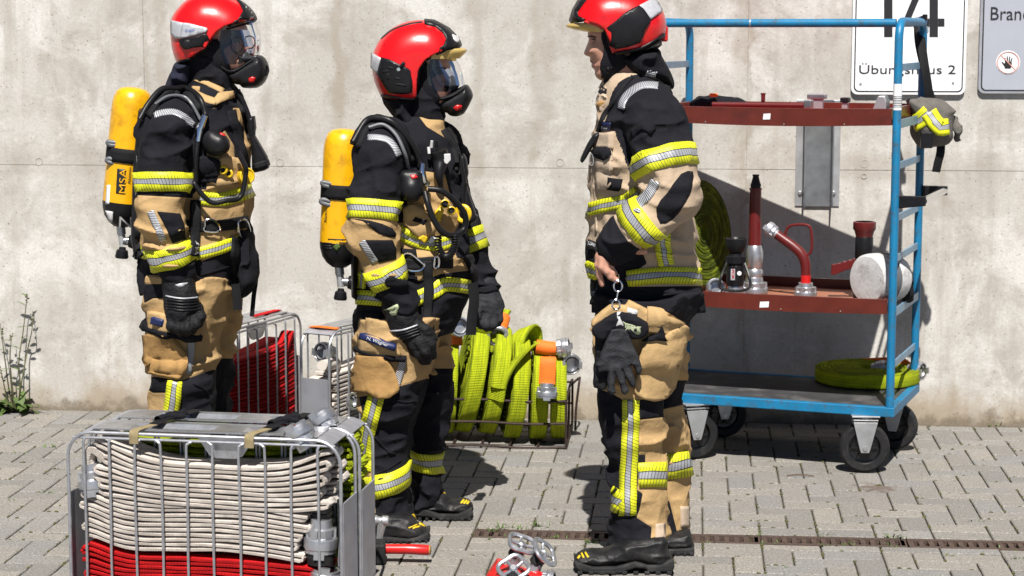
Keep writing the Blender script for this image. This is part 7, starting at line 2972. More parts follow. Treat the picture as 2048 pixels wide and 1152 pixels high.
tube_obj('pressure_line', hug(f2.J, z3((330, 665), (400, 650), (460, 700), (500, 790), (520, 870), (560, 880)), np.full(6, .016)), .006, 'grey_plastic', a2, 8)
MB().tube(hug(f2.J, z3((593, 850), (603, 890), (618, 930), (630, 960)), np.full(4, .034)), [.010, .012, .014, .011], 12).build('hose_fitting', 'chrome', a2)
rb = f2.J.hit(CAMP[None], cam_rays(np.array(z3((560, 960)))))[0]
rv = Vol(rb - .10, rb + .10, .005)
rv.ell(rb + np.array([0, -.045, -.012]), (.042, .036, .044)).cap(rb + np.array([-.02, -.04, .03]), rb + np.array([.014, -.04, .03]), .024, .024, .015)
rv.obj('regulator', 'black_plastic', a2)
patch('regulator_button', rv, smooth_poly(z3((550, 905), (580, 905), (592, 920), (560, 928)), 1), 'red_paint', a2, .004, 3)
lp = [P(q_[0], q_[1], f2.Y + dy_) for q_, dy_ in zip(zg((265, 515), (360, 530), (450, 600), (520, 690), (520, 790), (440, 840), (360, 810), (300, 720), (265, 620), (245, 540)), (-.27, -.27, -.25, -.23, -.22, -.25, -.27, -.28, -.28, -.26))]
tube_obj('hose_loop', lp, .0105, 'black_plastic', a2, 10)
# coiled microphone lead
ld = spline([P(q_[0], q_[1], f2.Y - .25) for q_ in zg((335, 840), (340, 930), (375, 985), (420, 975), (448, 920), (455, 840))], 14)
hel = []
for i, c in enumerate(ld):
    t = nrm(ld[min(i + 1, len(ld) - 1)] - ld[max(i - 1, 0)])
    x = nrm(np.cross(t, (0, 1, 0)))
    for k in range(4):
        a = (i * 4 + k) * 2 * math.pi / 12
        cc2 = c + (ld[min(i + 1, len(ld) - 1)] - c) * k / 4
        hel.append(cc2 + .011 * (math.cos(a) * x + math.sin(a) * np.cross(t, x)))
MB().tube(hel, .0032, 5).build('coiled_lead', 'black_plastic', a2)
# radio microphone
rd = empty('radio_microphone', f2.T.hit(CAMP[None], cam_rays(np.array(zg((320, 400)))))[0])
tag(rd, 'black radio microphone with silver grille on the middle firefighter chest', 'radio')
rp_ = hug(f2.T, zg((300, 250), (315, 330), (312, 430), (318, 500)), np.full(4, .035))
MB().tube(spline(rp_, 5), [.030, .030, .016, .007], 12).build('body', 'black_plastic', rd)
q_ = hug(f2.T, zg((320, 330)), np.array([.062]))[0]
MB().prism([(-.016, .016), (.016, .018), (.017, -.004), (.004, -.018), (-.012, -.008)], q_, (1, 0, 0), (0, 0, 1), (0, -1, 0), .006).build('grille', 'silver_print', rd, smooth=False, bevel=.002)
for x_ in (235, 255, 290):
    c = hug(f2.T, zg((x_, 230)), np.array([.03]))[0]
    MB().cyl(c, c + np.array([.002, -.006, .022 if x_ != 235 else -.022]), .006, .005, 10).build('knob', 'silver_print' if x_ < 260 else 'black_plastic', rd)
for q_ in zg((388, 612), (432, 660)):
    c = f2.T.hit(CAMP[None], cam_rays(np.array([q_])))[0] + np.array([0, -.05, 0])
    MB().lathe(c, (.2, -1, .1), [(.015, -.012), (.0155, .004), (.012, .006), (.011, 0), (.010, -.002)], 16, False).build('yellow_port', 'yellow_plastic', a2)
    MB().lathe(c, (.2, -1, .1), [(.0115, -.012), (.0115, .0), (0, .0)], 12).build('port_socket', 'black_matte', a2)
yr = P(*zg((510, 690))[0], f2.Y - .13)
MB().tube([yr + .026 * np.array([math.cos(t) * .85, -.35 * math.cos(t), math.sin(t)]) for t in np.linspace(0, 2 * math.pi, 20, endpoint=False)], .0085, 8, True).build('yellow_ring', 'yellow_plastic', a2)
patch('yellow_tab', f2.T, zg((310, 680), (350, 630), (355, 740), (330, 750)), 'yellow_plastic', a2, .024, 4)
patch('yellow_tab', f2.T, zg((190, 850), (225, 815), (260, 840), (240, 890)), 'yellow_plastic', a2, .024, 4)
patch('white_tag', f2.T, zg((265, 880), (285, 840), (312, 850), (290, 890)), 'white_paint', a2, .024, 4)
for pts in (zg((95, 990), (150, 985), (215, 1010), (232, 1060), (190, 1085), (100, 1080)), zg((310, 990), (330, 990), (325, 1065), (300, 1070))):
    MB().tube(spline(hug(f2.T, pts, np.full(len(pts), .020)), 4, True), .0042, 7, True).build('belt_buckle', 'chrome', a2)
strip('waist_belt', f2.T, zg((40, 1020), (150, 1040), (300, 1030), (430, 1030)), 24, 'strap', a2, .010)
strip('strap_end', f2.T, z4((640, 270), (648, 400), (645, 520), (640, 640)), 18, 'strap', a2, .018)
strip('strap_end', f2.T, z4((850, 250), (890, 330), (895, 430)), 14, 'strap', a2, .016)
MB().ribbon(spline([P(*q_, f2.Y - .13) for q_ in z4((893, 400), (900, 500), (890, 580), (882, 685))], 6), .036, .004, (1, .25, 0)).build('strap_end', 'strap', a2)
MB().ribbon(spline([P(*q_, f2.Y - .22) for q_ in z4((650, 600), (660, 700), (645, 800), (640, 832))], 6), .034, .004, (1, .25, 0)).build('strap_end', 'strap', a2)
lm = empty('hand_lamp', P(930, 440, f2.Y))
tag(lm, 'black hand lamp clipped to the far side of the middle firefighter chest', 'lamp', 'lamps clipped to harnesses')
lv = f2.vol(890, 290, 965, 450, .14, .0045)
lv.inflate(px_poly(smooth_poly(zg((485, 280), (515, 268), (535, 300), (550, 400), (535, 470), (560, 560), (600, 690), (618, 705), (600, 740), (560, 765), (530, 740), (500, 600), (475, 480)), 1), f2.Y + .06), f2.Y + .06, .035, .022, flat=3)
lv.obj('lamp_body', 'black_plastic', lm)
strip('shoulder_strap', f2.T, z3((740, 650), (780, 720), (815, 800), (835, 900)), 20, 'strap', a2, .012)
tube_obj('air_hose', [P(*q_, f2.Y - .04) for q_ in zg((385, 100), (440, 180), (480, 300), (505, 420), (510, 480))], .011, 'black_plastic', a2, 10)
tube_obj('air_hose', [P(*q_, f2.Y - .05) for q_ in zg((510, 470), (500, 560), (505, 650))], .018, 'black_plastic', a2, 10)

# ================================================================== right firefighter
f3 = Fighter('firefighter at the right facing left, face uncovered, hand on hip, gloves hanging at thigh', 6.52, P(1270, 1128, 6.52))
rows = [(142, 1216, 1296, .085), (160, 1208, 1320, .12), (180, 1203, 1340, .165), (205, 1198, 1353, .195), (250, 1190, 1368, .21), (300, 1183, 1378, .215), (350, 1179, 1385, .215), (400, 1176, 1388, .21), (450, 1174, 1391, .21), (500, 1174, 1395, .21), (550, 1175, 1402, .215), (590, 1176, 1408, .22), (615, 1178, 1410, .22)]
armN = [(1292, 212, -.15), (1308, 250, -.22), (1326, 320, -.275), (1348, 388, -.305), (1292, 440, -.30), (1228, 490, -.275)]
armF = [(1270, 215, .15), (1285, 260, .23), (1290, 340, .26), (1290, 420, .26), (1280, 480, .25), (1275, 510, .24)]
f3.jacket(rows, armN, [.088, .094, .093, .076, .074, .062], armF, [.088, .09, .085, .075, .065, .06], (1160, 130, 1425, 630), 'turnout_beige',
          [z5((430, 490), (520, 470), (650, 480), (705, 530), (640, 555), (640, 600), (520, 640), (440, 640), (432, 795), (385, 795), (310, 790), (350, 690), (420, 600)),
           z6((180, 280), (240, 350), (260, 380), (330, 390), (400, 330), (480, 330), (520, 420), (400, 500), (430, 545), (840, 540), (840, 700), (180, 700))],
          ((-.1, .41), (.90, 1.2)), 6.1)
f3.px_band((1334, 343, -.285), (1323, 302, -.268), rmax=.125)
f3.arm_band(.735, .875, rmax=.105)
strip('shoulder_flash', f3.J, z5((432, 660), (440, 620), (475, 570), (540, 525), (600, 515), (655, 520)), 13, 'tape_silver', f3.jk, .003)
patch('elbow_pad', f3.AN, smooth_poly([(1384, 344), (1362, 348), (1335, 385), (1313, 415), (1320, 447), (1345, 438), (1372, 402), (1384, 370)], 2), 'black_cloth', f3.jk, .004)
strip('sleeve_flash', f3.AN, [(1312, 362), (1298, 388), (1276, 410), (1272, 425)], 18, 'tape_silver', f3.jk, .005)
strip('chest_tape', f3.T, z6((190, 135), (300, 108), (400, 85), (470, 40)), 27, 'tape', f3.jk, .007)
strip('waist_tape', f3.T, z6((185, 440), (215, 455), (262, 470)), 31, 'tape', f3.jk, .007)
strip('waist_tape', f3.T, z6((415, 500), (520, 488), (640, 482), (760, 486), (830, 496)), 32, 'tape', f3.jk, .007)
strip('side_tape', f3.T, z6((600, 220), (603, 330), (622, 432)), 31, 'tape', f3.jk, .007)
strip('back_tape', f3.T, [(1372, 288), (1385, 296)], 28, 'tape', f3.jk, .007)
vol_text('back_lettering', 'FE', f3.T, [1347, 233][0:2], (1, .12), (.05, -1), 26, 20, 'yellow_tape', f3.jk, .004)
patch('arm_pocket', f3.J, z5((495, 790), (545, 745), (600, 715), (640, 775), (610, 815), (560, 785), (505, 840)), 'black_cloth', f3.jk, .008)
patch('chest_pocket', f3.T, z5((285, 880), (380, 820), (385, 1100), (360, 1150), (290, 1150)), 'beige_cloth', f3.jk, .012)
patch('pocket_flap', f3.T, z5((290, 810), (385, 800), (385, 905), (290, 905)), 'beige_cloth', f3.jk, .018)
patch('flap_edge', f3.T, z5((270, 915), (382, 908), (382, 945), (350, 965), (290, 945)), 'black_cloth', f3.jk, .020)
patch('pocket_tab', f3.T, z5((362, 1085), (442, 1085), (430, 1145), (358, 1130)), 'black_cloth', f3.jk, .015)
patch('brand_tag', f3.T, zm((165, 145), (285, 195), (270, 305), (145, 250)), 'black_print', f3.jk, .012, 4)
vol_text('lettering', 'S-GARD', f3.T, zm((165, 215))[0], (1, .32), (.25, -1), 15, 5.5, 'white_paint', f3.jk, .0145)
patch('name_tag', f3.T, z5((318, 740), (372, 745), (365, 792), (312, 785)), 'blue_print', f3.jk, .006, 4)
vol_text('lettering', 'Trainer', f3.T, z5((324, 776))[0], (1, .1), (.05, -1), 12, 5, 'white_paint', f3.jk, .009)
for q_ in (z6((240, 0), (250, 120), (250, 250)), z6((430, 570), (560, 590), (700, 580), (820, 590))):
    strip('seam', f3.T, q_, 3, 'black_cloth' if q_[0][1] > 500 else 'beige_cloth', f3.jk, .005)
cl = f3.vol(1185, 130, 1290, 225, .13, .0045)
cl.inflate(px_poly(smooth_poly(zk((520, 1070), (640, 950), (740, 860), (770, 900), (830, 980), (760, 1060), (700, 1150), (560, 1200), (510, 1130)), 2), f3.Y), f3.Y, .092, .035)
cl.folds(.014, (.08, .08, .03), 6)
cl.obj('collar', 'beige_cloth', f3.e)
cf = f3.vol(1180, 165, 1240, 240, .13, .0045)
cf.inflate(px_poly(smooth_poly(z5((330, 520), (420, 510), (440, 560), (380, 640), (330, 700), (290, 680), (278, 600), (300, 560)), 2), f3.Y), f3.Y - .02, .07, .02)
cf.folds(.012, (.05, .05, .03), 8)
cf.obj('collar_flap', 'beige_cloth', f3.e)
patch('flap_lining', cf, z5((295, 560), (320, 525), (360, 560), (365, 600), (330, 580)), 'black_cloth', f3.e, .004, 4)
patch('flap_lining', cf, smooth_poly(z5((285, 630), (320, 610), (355, 640), (345, 690), (310, 690)), 1), 'brown_cloth', f3.e, .004, 4)

near = [(585, 1186, 1398, .165), (630, 1185, 1385, .16), (680, 1187, 1366, .15), (730, 1190, 1347, .135), (790, 1192, 1334, .12), (850, 1197, 1331, .112), (900, 1212, 1330, .108), (960, 1217, 1331, .108), (1020, 1221, 1334, .108), (1060, 1217, 1337, .11), (1085, 1208, 1339, .11), (1108, 1202, 1340, .114), (1118, 1204, 1339, .114)]
far = [(585, 1240, 1404, .155), (650, 1246, 1385, .145), (720, 1252, 1374, .13), (800, 1258, 1369, .12), (870, 1264, 1376, .11), (940, 1270, 1379, .105), (1010, 1276, 1381, .105), (1068, 1282, 1382, .105)]
f3.trousers(near, far, (1170, 580, 1415, 1125), 'turnout_gold',
            [z7p((240, -120), (290, -10), (380, 20), (450, 60), (555, 80), (550, 400), (590, 400), (590, 470), (550, 500), (540, 620), (575, 640), (555, 740), (535, 790), (630, 850), (615, 1030), (610, 1080), (280, 1080), (280, 500), (240, 200)),
             z7p((550, 60), (720, 50), (730, 165), (555, 185)), [(1160, 560), (1430, 560), (1430, 640), (1395, 660), (1330, 622), (1160, 630)]],
            [z7p((700, -60), (850, -60), (830, 90), (700, 120)), [(1160, 560), (1430, 560), (1430, 640), (1380, 665), (1160, 660)], z7p((720, 680), (740, 690), (790, 890), (720, 900))], 7.4, dN=-.12, dF=.12)
strip('leg_tape', f3.LN, z7p((502, 60), (500, 200), (492, 400), (485, 600), (482, 775)), 33, 'tape', f3.tr, .007)
strip('leg_tape', f3.LN, z7p((548, 527), (630, 523), (718, 524)), 49, 'tape', f3.tr, .007)
strip('leg_tape', f3.LN, z7p((358, 650), (400, 680), (445, 700)), [44, 44, 40], 'tape', f3.tr, .007)
strip('leg_tape', f3.LF, z7p((712, 475), (780, 468), (868, 448)), 50, 'tape', f3.tr, .007)
for q_ in (z7p((655, 830), (710, 822), (712, 990), (650, 970)),):
    patch('hook_patch', f3.LN, q_, 'beige_cloth', f3.tr, .004)
patch('hook_patch', f3.LF, z7p((808, 720), (865, 720), (865, 845), (808, 850)), 'beige_cloth', f3.tr, .004)
patch('cargo_pocket', f3.LN, smooth_poly(z6((520, 840), (600, 800), (700, 740), (705, 830), (670, 980), (620, 1110), (560, 1150), (480, 1140), (450, 1080), (480, 940)), 3), 'tan_cloth', f3.tr, .024)
patch('pocket_flap', f3.LN, z6((520, 670), (600, 690), (690, 720), (700, 790), (590, 800), (510, 770)), 'tan_cloth', f3.tr, .022)
patch('flap_edge', f3.LN, z6((590, 730), (598, 820), (540, 840), (490, 835), (560, 790)), 'black_cloth', f3.tr, .034)
YbN = PZ(1250, 1148, 0)[1] + .045
YbF = PZ(1360, 1110, 0)[1] + .045
f3.boot(z7p((150, 1060), (155, 1020), (200, 995), (260, 985), (330, 990), (400, 950), (500, 920), (700, 900), (735, 960), (745, 1030), (750, 1080), (600, 1085), (540, 1065), (400, 1085), (160, 1090)),
        z7p((148, 1065), (260, 1100), (400, 1100), (520, 1068), (600, 1090), (680, 1085), (755, 1050), (765, 1100), (750, 1128), (600, 1132), (585, 1110), (520, 1105), (430, 1140), (300, 1145), (180, 1125), (150, 1100)), YbN, .054,
        [z7p((195, 1010), (212, 1045)), z7p((218, 1005), (240, 1045)), z7p((172, 1045), (185, 1025))])
f3.boot(z7p((640, 880), (780, 870), (870, 865), (882, 940), (885, 1000), (740, 1005), (560, 1005), (530, 970)), z7p((520, 975), (640, 990), (780, 985), (885, 980), (887, 1020), (760, 1025), (740, 1010), (600, 1012), (530, 1000)), YbF, .054)
patch('boot_tongue', f3.LN, z7p((285, 1000), (310, 978), (335, 985), (325, 1005)), 'yellow_plastic', f3.tr, .012, 3)

face3 = zk((420, 60), (560, 30), (800, 100), (900, 300), (880, 560), (760, 760), (640, 900), (560, 985), (500, 1022), (430, 1015), (395, 985), (380, 945), (383, 905), (372, 885), (344, 868), (338, 845), (345, 822), (350, 806), (338, 800), (316, 788), (318, 765), (322, 745), (316, 728), (290, 720), (258, 708), (238, 684), (250, 650), (275, 590), (300, 525), (305, 490), (293, 470), (290, 440), (296, 390), (320, 250), (360, 120))
hand = [([(1236, 492, -.275), (1222, 503, -.27), (1208, 516, -.265)], [.034, .036, .030], .012),
        ([(1201, 512, -.275), (1196, 530, -.275), (1199, 552, -.27), (1204, 569, -.265)], [.012, .0115, .010, .0085], .005),
        ([(1205, 516, -.287), (1203, 534, -.292), (1214, 543, -.292), (1225, 547, -.287)], [.0125, .0115, .0105, .009], .005),
        ([(1211, 519, -.283), (1210, 538, -.288), (1221, 553, -.288), (1234, 561, -.282)], [.0125, .0115, .0105, .009], .005),
        ([(1217, 518, -.27), (1220, 534, -.272), (1230, 547, -.27)], [.012, .011, .009], .005),
        ([(1240, 497, -.25), (1266, 500, -.262), (1288, 503, -.275)], [.016, .0145, .011], .006)]
b3 = body_mesh(f3, face3, .074, (1155, -5, 1420, 1100), [(1245, 135), (1262, 175), (1275, 240), (1285, 380), (1290, 560)],
               [(armN, [.045, .05, .048, .042, .038, .033]), (armF, [.045, .05, .048, .042, .038, .033]),
                ([(1280, 600, -.08), (1265, 820, -.12), (1275, 1080, -.12)], [.07, .055, .04]), ([(1300, 600, .08), (1320, 820, .12), (1335, 1060, .12)], [.07, .055, .04])], h=.0042, hand=hand)
# eye sockets
for s_ in (-1, 1):
    b3.ell(P(*zk((345, 500))[0], f3.Y + s_ * .052), (.013, .016, .010), k=.008, op='s')
    b3.ell(P(*zk((352, 505))[0], f3.Y + s_ * .040), (.011, .011, .010), k=.002)
    b3.ell(P(*zk((430, 640))[0], f3.Y + s_ * .052), (.020, .013, .018), k=.015)
b3.obj('body', 'skin', f3.e)
patch('eyebrow', b3, zk((296, 460), (330, 452), (400, 470), (395, 486), (330, 470), (298, 478)), 'hair', f3.e, .0025, 2)
patch('eyelid', b3, zk((335, 505), (365, 496), (392, 506), (365, 512)), 'hair', f3.e, .0015, 2)
patch('lips', b3, zk((322, 775), (360, 795), (392, 815), (372, 850), (345, 850)), 'lip', f3.e, .0012, 2)
patch('beard_shadow', b3, zk((480, 860), (495, 800), (500, 1000), (460, 1000)), 'hair', f3.e, .0008, 3)
lin = f3.vol(1200, 40, 1260, 185, .13, .0042)
lin.inflate(px_poly(smooth_poly(zk((470, 330), (560, 420), (620, 640), (760, 720), (740, 860), (620, 960), (510, 1060), (490, 1000), (480, 850), (505, 720), (490, 560)), 2), f3.Y), f3.Y, .083, .04, flat=2.5)
lin.folds(.006, (.04, .04, .02), 3)
lin.obj('helmet_liner', 'black_cloth', f3.e)
patch('liner_side', b3, zk((478, 330), (560, 330), (640, 640), (780, 720), (760, 860), (640, 960), (520, 1040), (497, 1000), (482, 850), (500, 720), (497, 600), (485, 450)), 'black_cloth', f3.e, .013, 4)
for q_ in (zk((495, 870), (570, 880)), zk((500, 920), (560, 930)), zk((500, 740), (580, 780))):
    strip('chin_strap', lin, q_, 5, 'black_plastic', f3.e, .006, 5, 3)
nf = f3.vol(1225, 80, 1350, 190, .13, .0045)
nf.inflate(px_poly(smooth_poly(z5((415, 345), (560, 300), (650, 290), (670, 340), (715, 420), (745, 490), (740, 535), (690, 500), (560, 470), (480, 440), (440, 390)), 2), f3.Y), f3.Y, .105, .03)
nf.folds(.008, (.07, .07, .05), 2)
nf.obj('neck_flap', 'black_cloth', f3.e)
vol_text('lettering', 'Dräger', nf, z5((572, 442))[0], (1, .05), (0, -1), 27, 8, 'white_paint', f3.e, .008)
dome3 = z5((125, 125), (145, 60), (180, 0), (240, -55), (340, -85), (460, -80), (560, -50), (640, 10), (690, 80), (705, 160), (690, 240), (640, 330), (520, 390), (380, 400), (240, 370), (150, 260))
cut3 = z5((90, -120), (760, -120), (760, 200), (690, 215), (640, 245), (560, 290), (470, 308), (382, 325), (365, 285), (340, 225), (320, 180), (290, 155), (250, 140), (200, 128), (120, 128), (90, 100))
h3, hv3 = helmet(f3, dome3, cut3, (1125, -40, 1345, 115), [z5((126, 122), (146, 60), (180, 0), (215, -30), (240, -20), (200, 30), (168, 75), (172, 95), (215, 118), (205, 126), (130, 128))],
                 [smooth_poly(z5((358, 155), (440, 95), (535, 40), (560, 60), (600, 125), (560, 180), (540, 245), (470, 270), (395, 288), (375, 230)), 1)],
                 [z5((536, 38), (600, 5), (640, -5), (675, 65), (640, 95), (602, 122), (570, 70))], W=.130)
strip('edge_trim', hv3, z5((388, 322), (470, 304), (560, 285), (640, 240), (690, 205)), 4, 'black_plastic', h3, .006)
strip('edge_trim', hv3, z5((385, 318), (365, 278), (340, 218), (318, 178), (285, 153), (210, 130)), 3.5, 'red_print', h3, .006)
rim = f3.vol(1220, 70, 1330, 115, .14, .0042)
rim.inflate(px_poly(smooth_poly(z5((385, 325), (480, 305), (560, 288), (640, 246), (672, 230), (672, 275), (640, 300), (540, 312), (440, 330)), 1), f3.Y), f3.Y, .12, .02, flat=3)
rim.obj('helmet_rim', 'black_plastic', h3)
bk = MB()
bk.box(P(*z5((692, 205))[0], f3.Y), (.022, .05, .05))
bk.build('rear_wheel', 'red_paint', h3, smooth=False, bevel=.006)
visor('visor_brim', [(1172, 1205, 64), (1150, 1203, 60), (1134, 1202, 55), (1131, 1202, 52), (1136, 1204, 47)], f3.Y, .108, 'visor_amber', h3)
visor('visor_edge', [(1140, 1206, 46), (1146, 1207, 50), (1160, 1209, 56)], f3.Y, .112, 'black_plastic', h3)
strip('speaker_cord', f3.T, z5((500, 470), (440, 540), (390, 620), (330, 710), (300, 800)), 5, 'strap', f3.jk, .010)
mc = empty('speaker_microphone', P(1165, 320, f3.Y - .1))
tag(mc, 'black handheld lamp hanging from the right firefighter chest strap', 'lamp', 'lamps clipped to harnesses')
mvv = f3.vol(1150, 255, 1205, 335, .2, .0042)
mvv.inflate(px_poly(smooth_poly(z5((262, 812), (300, 798), (305, 815), (275, 870), (250, 905), (215, 965), (195, 990), (180, 975), (190, 945), (225, 870)), 1), f3.Y - .12), f3.Y - .12, .022, .014, flat=3)
mvv.obj('lamp_body', 'black_plastic', mc)
MB().tube(spline([P(*q_, f3.Y - .14) for q_ in z5((250, 930), (262, 960), (258, 1000), (240, 990), (242, 950))], 5, True), .002, 5, True).build('split_ring', 'chrome', mc)

# work gloves hanging from a snap hook at the thigh
gl = empty('work_gloves', P(1240, 790, f3.Y - .29))
tag(gl, 'pair of black and tan work gloves hanging from a ring at the right firefighter thigh', 'gloves')
YG = f3.Y - .295
gb = Vol(P(1180, 800, YG) - np.array([.02, .06, .02]), P(1330, 590, YG) + np.array([.02, .06, .02]), .0036)


def glove_piece(name, poly, m, dy, W, R, sm=2):
    V = gb.like()
    V.inflate(px_poly(smooth_poly(poly, sm), YG + dy), YG + dy, W, R, flat=2.2)
    V.folds(.004, (.05, .05, .03), 3)
    return V.obj(name, m, gl), V


glove_piece('rear_glove', z6((245, 800), (330, 820), (330, 960), (300, 1090), (250, 1085), (230, 1060), (240, 900)), 'glove_black', .022, .020, .012)
tco, tcv = glove_piece('tan_cuff', z6((220, 730), (240, 700), (320, 640), (400, 640), (420, 612), (480, 640), (520, 665), (585, 690), (600, 760), (520, 760), (300, 730), (230, 765)), 'tan_cloth', .020, .020, .014)
gfo, gfv = glove_piece('front_glove', z6((320, 770), (400, 752), (425, 790), (445, 850), (475, 920), (493, 985), (482, 1018), (462, 1008), (432, 955), (448, 1010), (464, 1065), (450, 1088), (428, 1080), (400, 1020), (385, 985), (408, 1050), (425, 1098), (400, 1124), (380, 1105), (360, 1040), (345, 1000), (350, 1060), (352, 1112), (325, 1125), (306, 1100), (308, 1000), (290, 1000), (255, 1010), (248, 960), (290, 860)), 'glove_grey', -.012, .018, .011, 1)
gco, gcv = glove_piece('cuff', z6((225, 770), (300, 710), (350, 680), (430, 690), (520, 735), (518, 810), (440, 830), (400, 790), (340, 770), (300, 825), (250, 825)), 'black_cloth', -.008, .022, .014)
patch('cuff_label', gcv, z6((388, 715), (490, 752), (475, 785), (400, 778)), 'label_green', gco, .002, 4)
vol_text('lettering', 'exsa', gcv, z6((398, 745))[0], (1, .25), (.2, -1), 30, 9, 'black_print', gco, .007)
patch('care_label', tcv, z6((415, 655), (470, 672), (467, 698), (412, 684)), 'white_roll', tco, .003, 4)
patch('cuff_tag', gcv, z6((362, 695), (382, 700), (378, 755), (360, 750)), 'silver_print', gco, .003, 4)
for (cx_, cy_, rx_, ry_) in ((1236, 572, 8.5, 11), (1232, 609, 8, 10)):
    MB().tube([P(cx_ + rx_ * math.cos(a), cy_ + ry_ * math.sin(a), YG) for a in np.linspace(0, 2 * math.pi, 18, endpoint=False)], .0026, 6, True).build('ring', 'chrome', gl)
MB().tube([P(1237, 548, YG + .02), P(1238, 562, YG)], .0025, 6).build('hook_stem', 'chrome', gl)
MB().tube([P(1236, 583, YG), P(1233, 600, YG)], .0022, 6).build('hook_stem', 'chrome', gl)
# ------------------------------------------------------------------ tools on the paving
g0 = PZ(752, 1131, 0)
hm = empty('rubber_mallet', g0)
tag(hm, 'mallet with black head and worn red handle lying beside the front basket', 'mallet')
Yh = g0[1] + .02
hd_ = MB()
a, b = P(735, 1086, Yh), P(771, 1131, Yh)
hd_.box(((a[0] + b[0]) / 2, Yh + .02, (a[2] + .001) / 2 + .0005), (b[0] - a[0], .085, a[2] - .001), RZ(.06))
hd_.build('head', 'rubber', hm, smooth=False, bevel=.008)
zc = P(800, 1099, Yh)[2]
MB().tube([P(768, 1098, Yh + .02), P(812, 1098, Yh + .015), P(856, 1100, Yh + .01), P(859, 1100, Yh + .01)], [.0165, .017, .0175, .014], 16).build('handle', 'red_paint', hm)
MB().lathe(P(859, 1100, Yh + .01), (1, -.05, 0), [(.0165, -.001), (.0162, .003), (.012, .005), (0, .005)], 16).build('worn_end', 'brown_cloth', hm)
sp = empty('steel_hammer', PZ(760, 1112, 0))
tag(sp, 'small steel hammer standing upright against the mallet head', 'hammer')
Ys = Yh + .075
MB().tube([P(756, 1108, Ys), P(760, 1070, Ys), P(764, 1048, Ys)], [.009, .011, .015], 12).build('neck', 'zinc', sp)
MB().lathe(P(741, 1040, Ys), nrm(P(776, 1042, Ys) - P(741, 1040, Ys)), [(.0, 0), (.015, .001), (.017, .006), (.017, .020), (.013, .026), (.013, .036), (.017, .040), (.0175, .056), (.015, .060), (0, .060)], 18).build('head', 'zinc', sp)
MB().tube([P(742, 1043, Ys + .01), P(733, 1048, Ys + .02)], .007, 8).build('spike', 'steel', sp)

# dividing breeching with three handwheels
Yd = 5.98
dv = empty('hose_divider', PZ(1040, 1228, 0))
tag(dv, 'red hose divider with three aluminium handwheels at the bottom edge of the picture', 'hose divider')
D_ = lambda x, y, dy=0.0: P(x, y, Yd + dy)
base = np.array([D_(1018, 1200)[0], Yd, .058])
v = Vol(base - np.array([.16, .14, .08]), base + np.array([.18, .14, .16]), .005)
v.ell(base, (.075, .06, .05)).cap(base, base + np.array([.09, -.02, .0]), .036, .036, .02)
v.cap(base, D_(1012, 1190, .03), .032, .026, .02).cap(base, D_(1046, 1190, .0), .032, .026, .02).cap(base, base + np.array([-.02, -.08, .01]), .036, .036, .02)
v.cap(base + np.array([0, 0, -.05]), base + np.array([0, 0, -.068]), .04, .05, .01)
v.obj('body', 'red_paint', dv)
MB().prism([(0, 0), (.03, .045), (.052, .040), (.045, -.03), (-.01, -.03)], D_(975, 1152), (1, 0, 0), (0, 0, 1), (0, 1, 0), .05).build('red_lug', 'red_paint', dv, smooth=False, bevel=.004)
coupling(dv, base + np.array([.09, -.02, 0]), (1, -.2, 0), .042, .05)


def handwheel(c, ax, R):
    X, Y, D = frame_of(ax)
    w_ = MB()
    pts = []
    for k in range(48):
        a = 2 * math.pi * k / 48
        r = R * (1 + .09 * math.cos(4 * a))
        pts.append(c + r * (math.cos(a) * X + math.sin(a) * Y))
    w_.tube(pts, .0072, 8, True)
    for k in range(4):
        a = math.pi / 4 + math.pi / 2 * k
        e_ = c + R * .94 * (math.cos(a) * X + math.sin(a) * Y)
        w_.tube([c - D * .006, (c + e_) / 2 - D * .004, e_], .0055, 7)
    w_.lathe(c - D * .012, ax, [(.012, 0), (.013, .004), (.013, .014), (.009, .018), (0, .018)], 14)
    w_.build('handwheel', 'alu', dv)


for (p0, p1, wc, ax, dy) in (((1014, 1162), (1034, 1102), (1044, 1087), (.35, -.30, .88), .03), ((1050, 1160), (1078, 1118), (1090, 1104), (.72, -.30, .62), .0), ((1024, 1175), (1026, 1150), (1027, 1136), (-.12, -.62, .78), -.08)):
    p0 = (p0[0], p0[1] + 22)
    a, b, c = D_(*p0, dy), D_(*p1, dy), D_(*wc, dy)
    MB().tube([a, b], [.024, .018], 14).build('stem', 'alu', dv)
    d = nrm(c - b)
    MB().lathe(b - d * .022, d, [(.021, 0), (.0235, .003), (.0235, .026), (.018, .030)], 6).build('hex_gland', 'rubber', dv, smooth=False, bevel=.002)
    MB().tube([b, c], .007, 8).build('spindle', 'steel', dv)
    handwheel(c, ax, .044)

tw = tag(MB().tube(spline([PZ(1574, 951, .004), PZ(1600, 949, .006), PZ(1628, 952, .004)], 5), .0022, 5).build('twig', 'twig', None), 'thin brown twig lying on the paving left of the trolley wheel', 'twig')

# ------------------------------------------------------------------ weeds
rw_ = random.Random(3)


def leaf(mb, p, d, L, w_, droop=.3):
    """one pointed leaf, four quads, bent along its length"""
    d = nrm(d)
    sd_ = nrm(np.cross(d, ZU) + np.array([1e-4, 0, 0]))
    pts = []
    for k, (t, ww) in enumerate(((0, .15), (.3, .9), (.65, .8), (1, .02))):
        c = np.asarray(p) + d * L * t - ZU * droop * L * t * t
        pts += [c - sd_ * w_ * ww / 2, c + sd_ * w_ * ww / 2 + ZU * .1 * w_]
    mb.raw(pts, [(0, 1, 3, 2), (2, 3, 5, 4), (4, 5, 7, 6)])


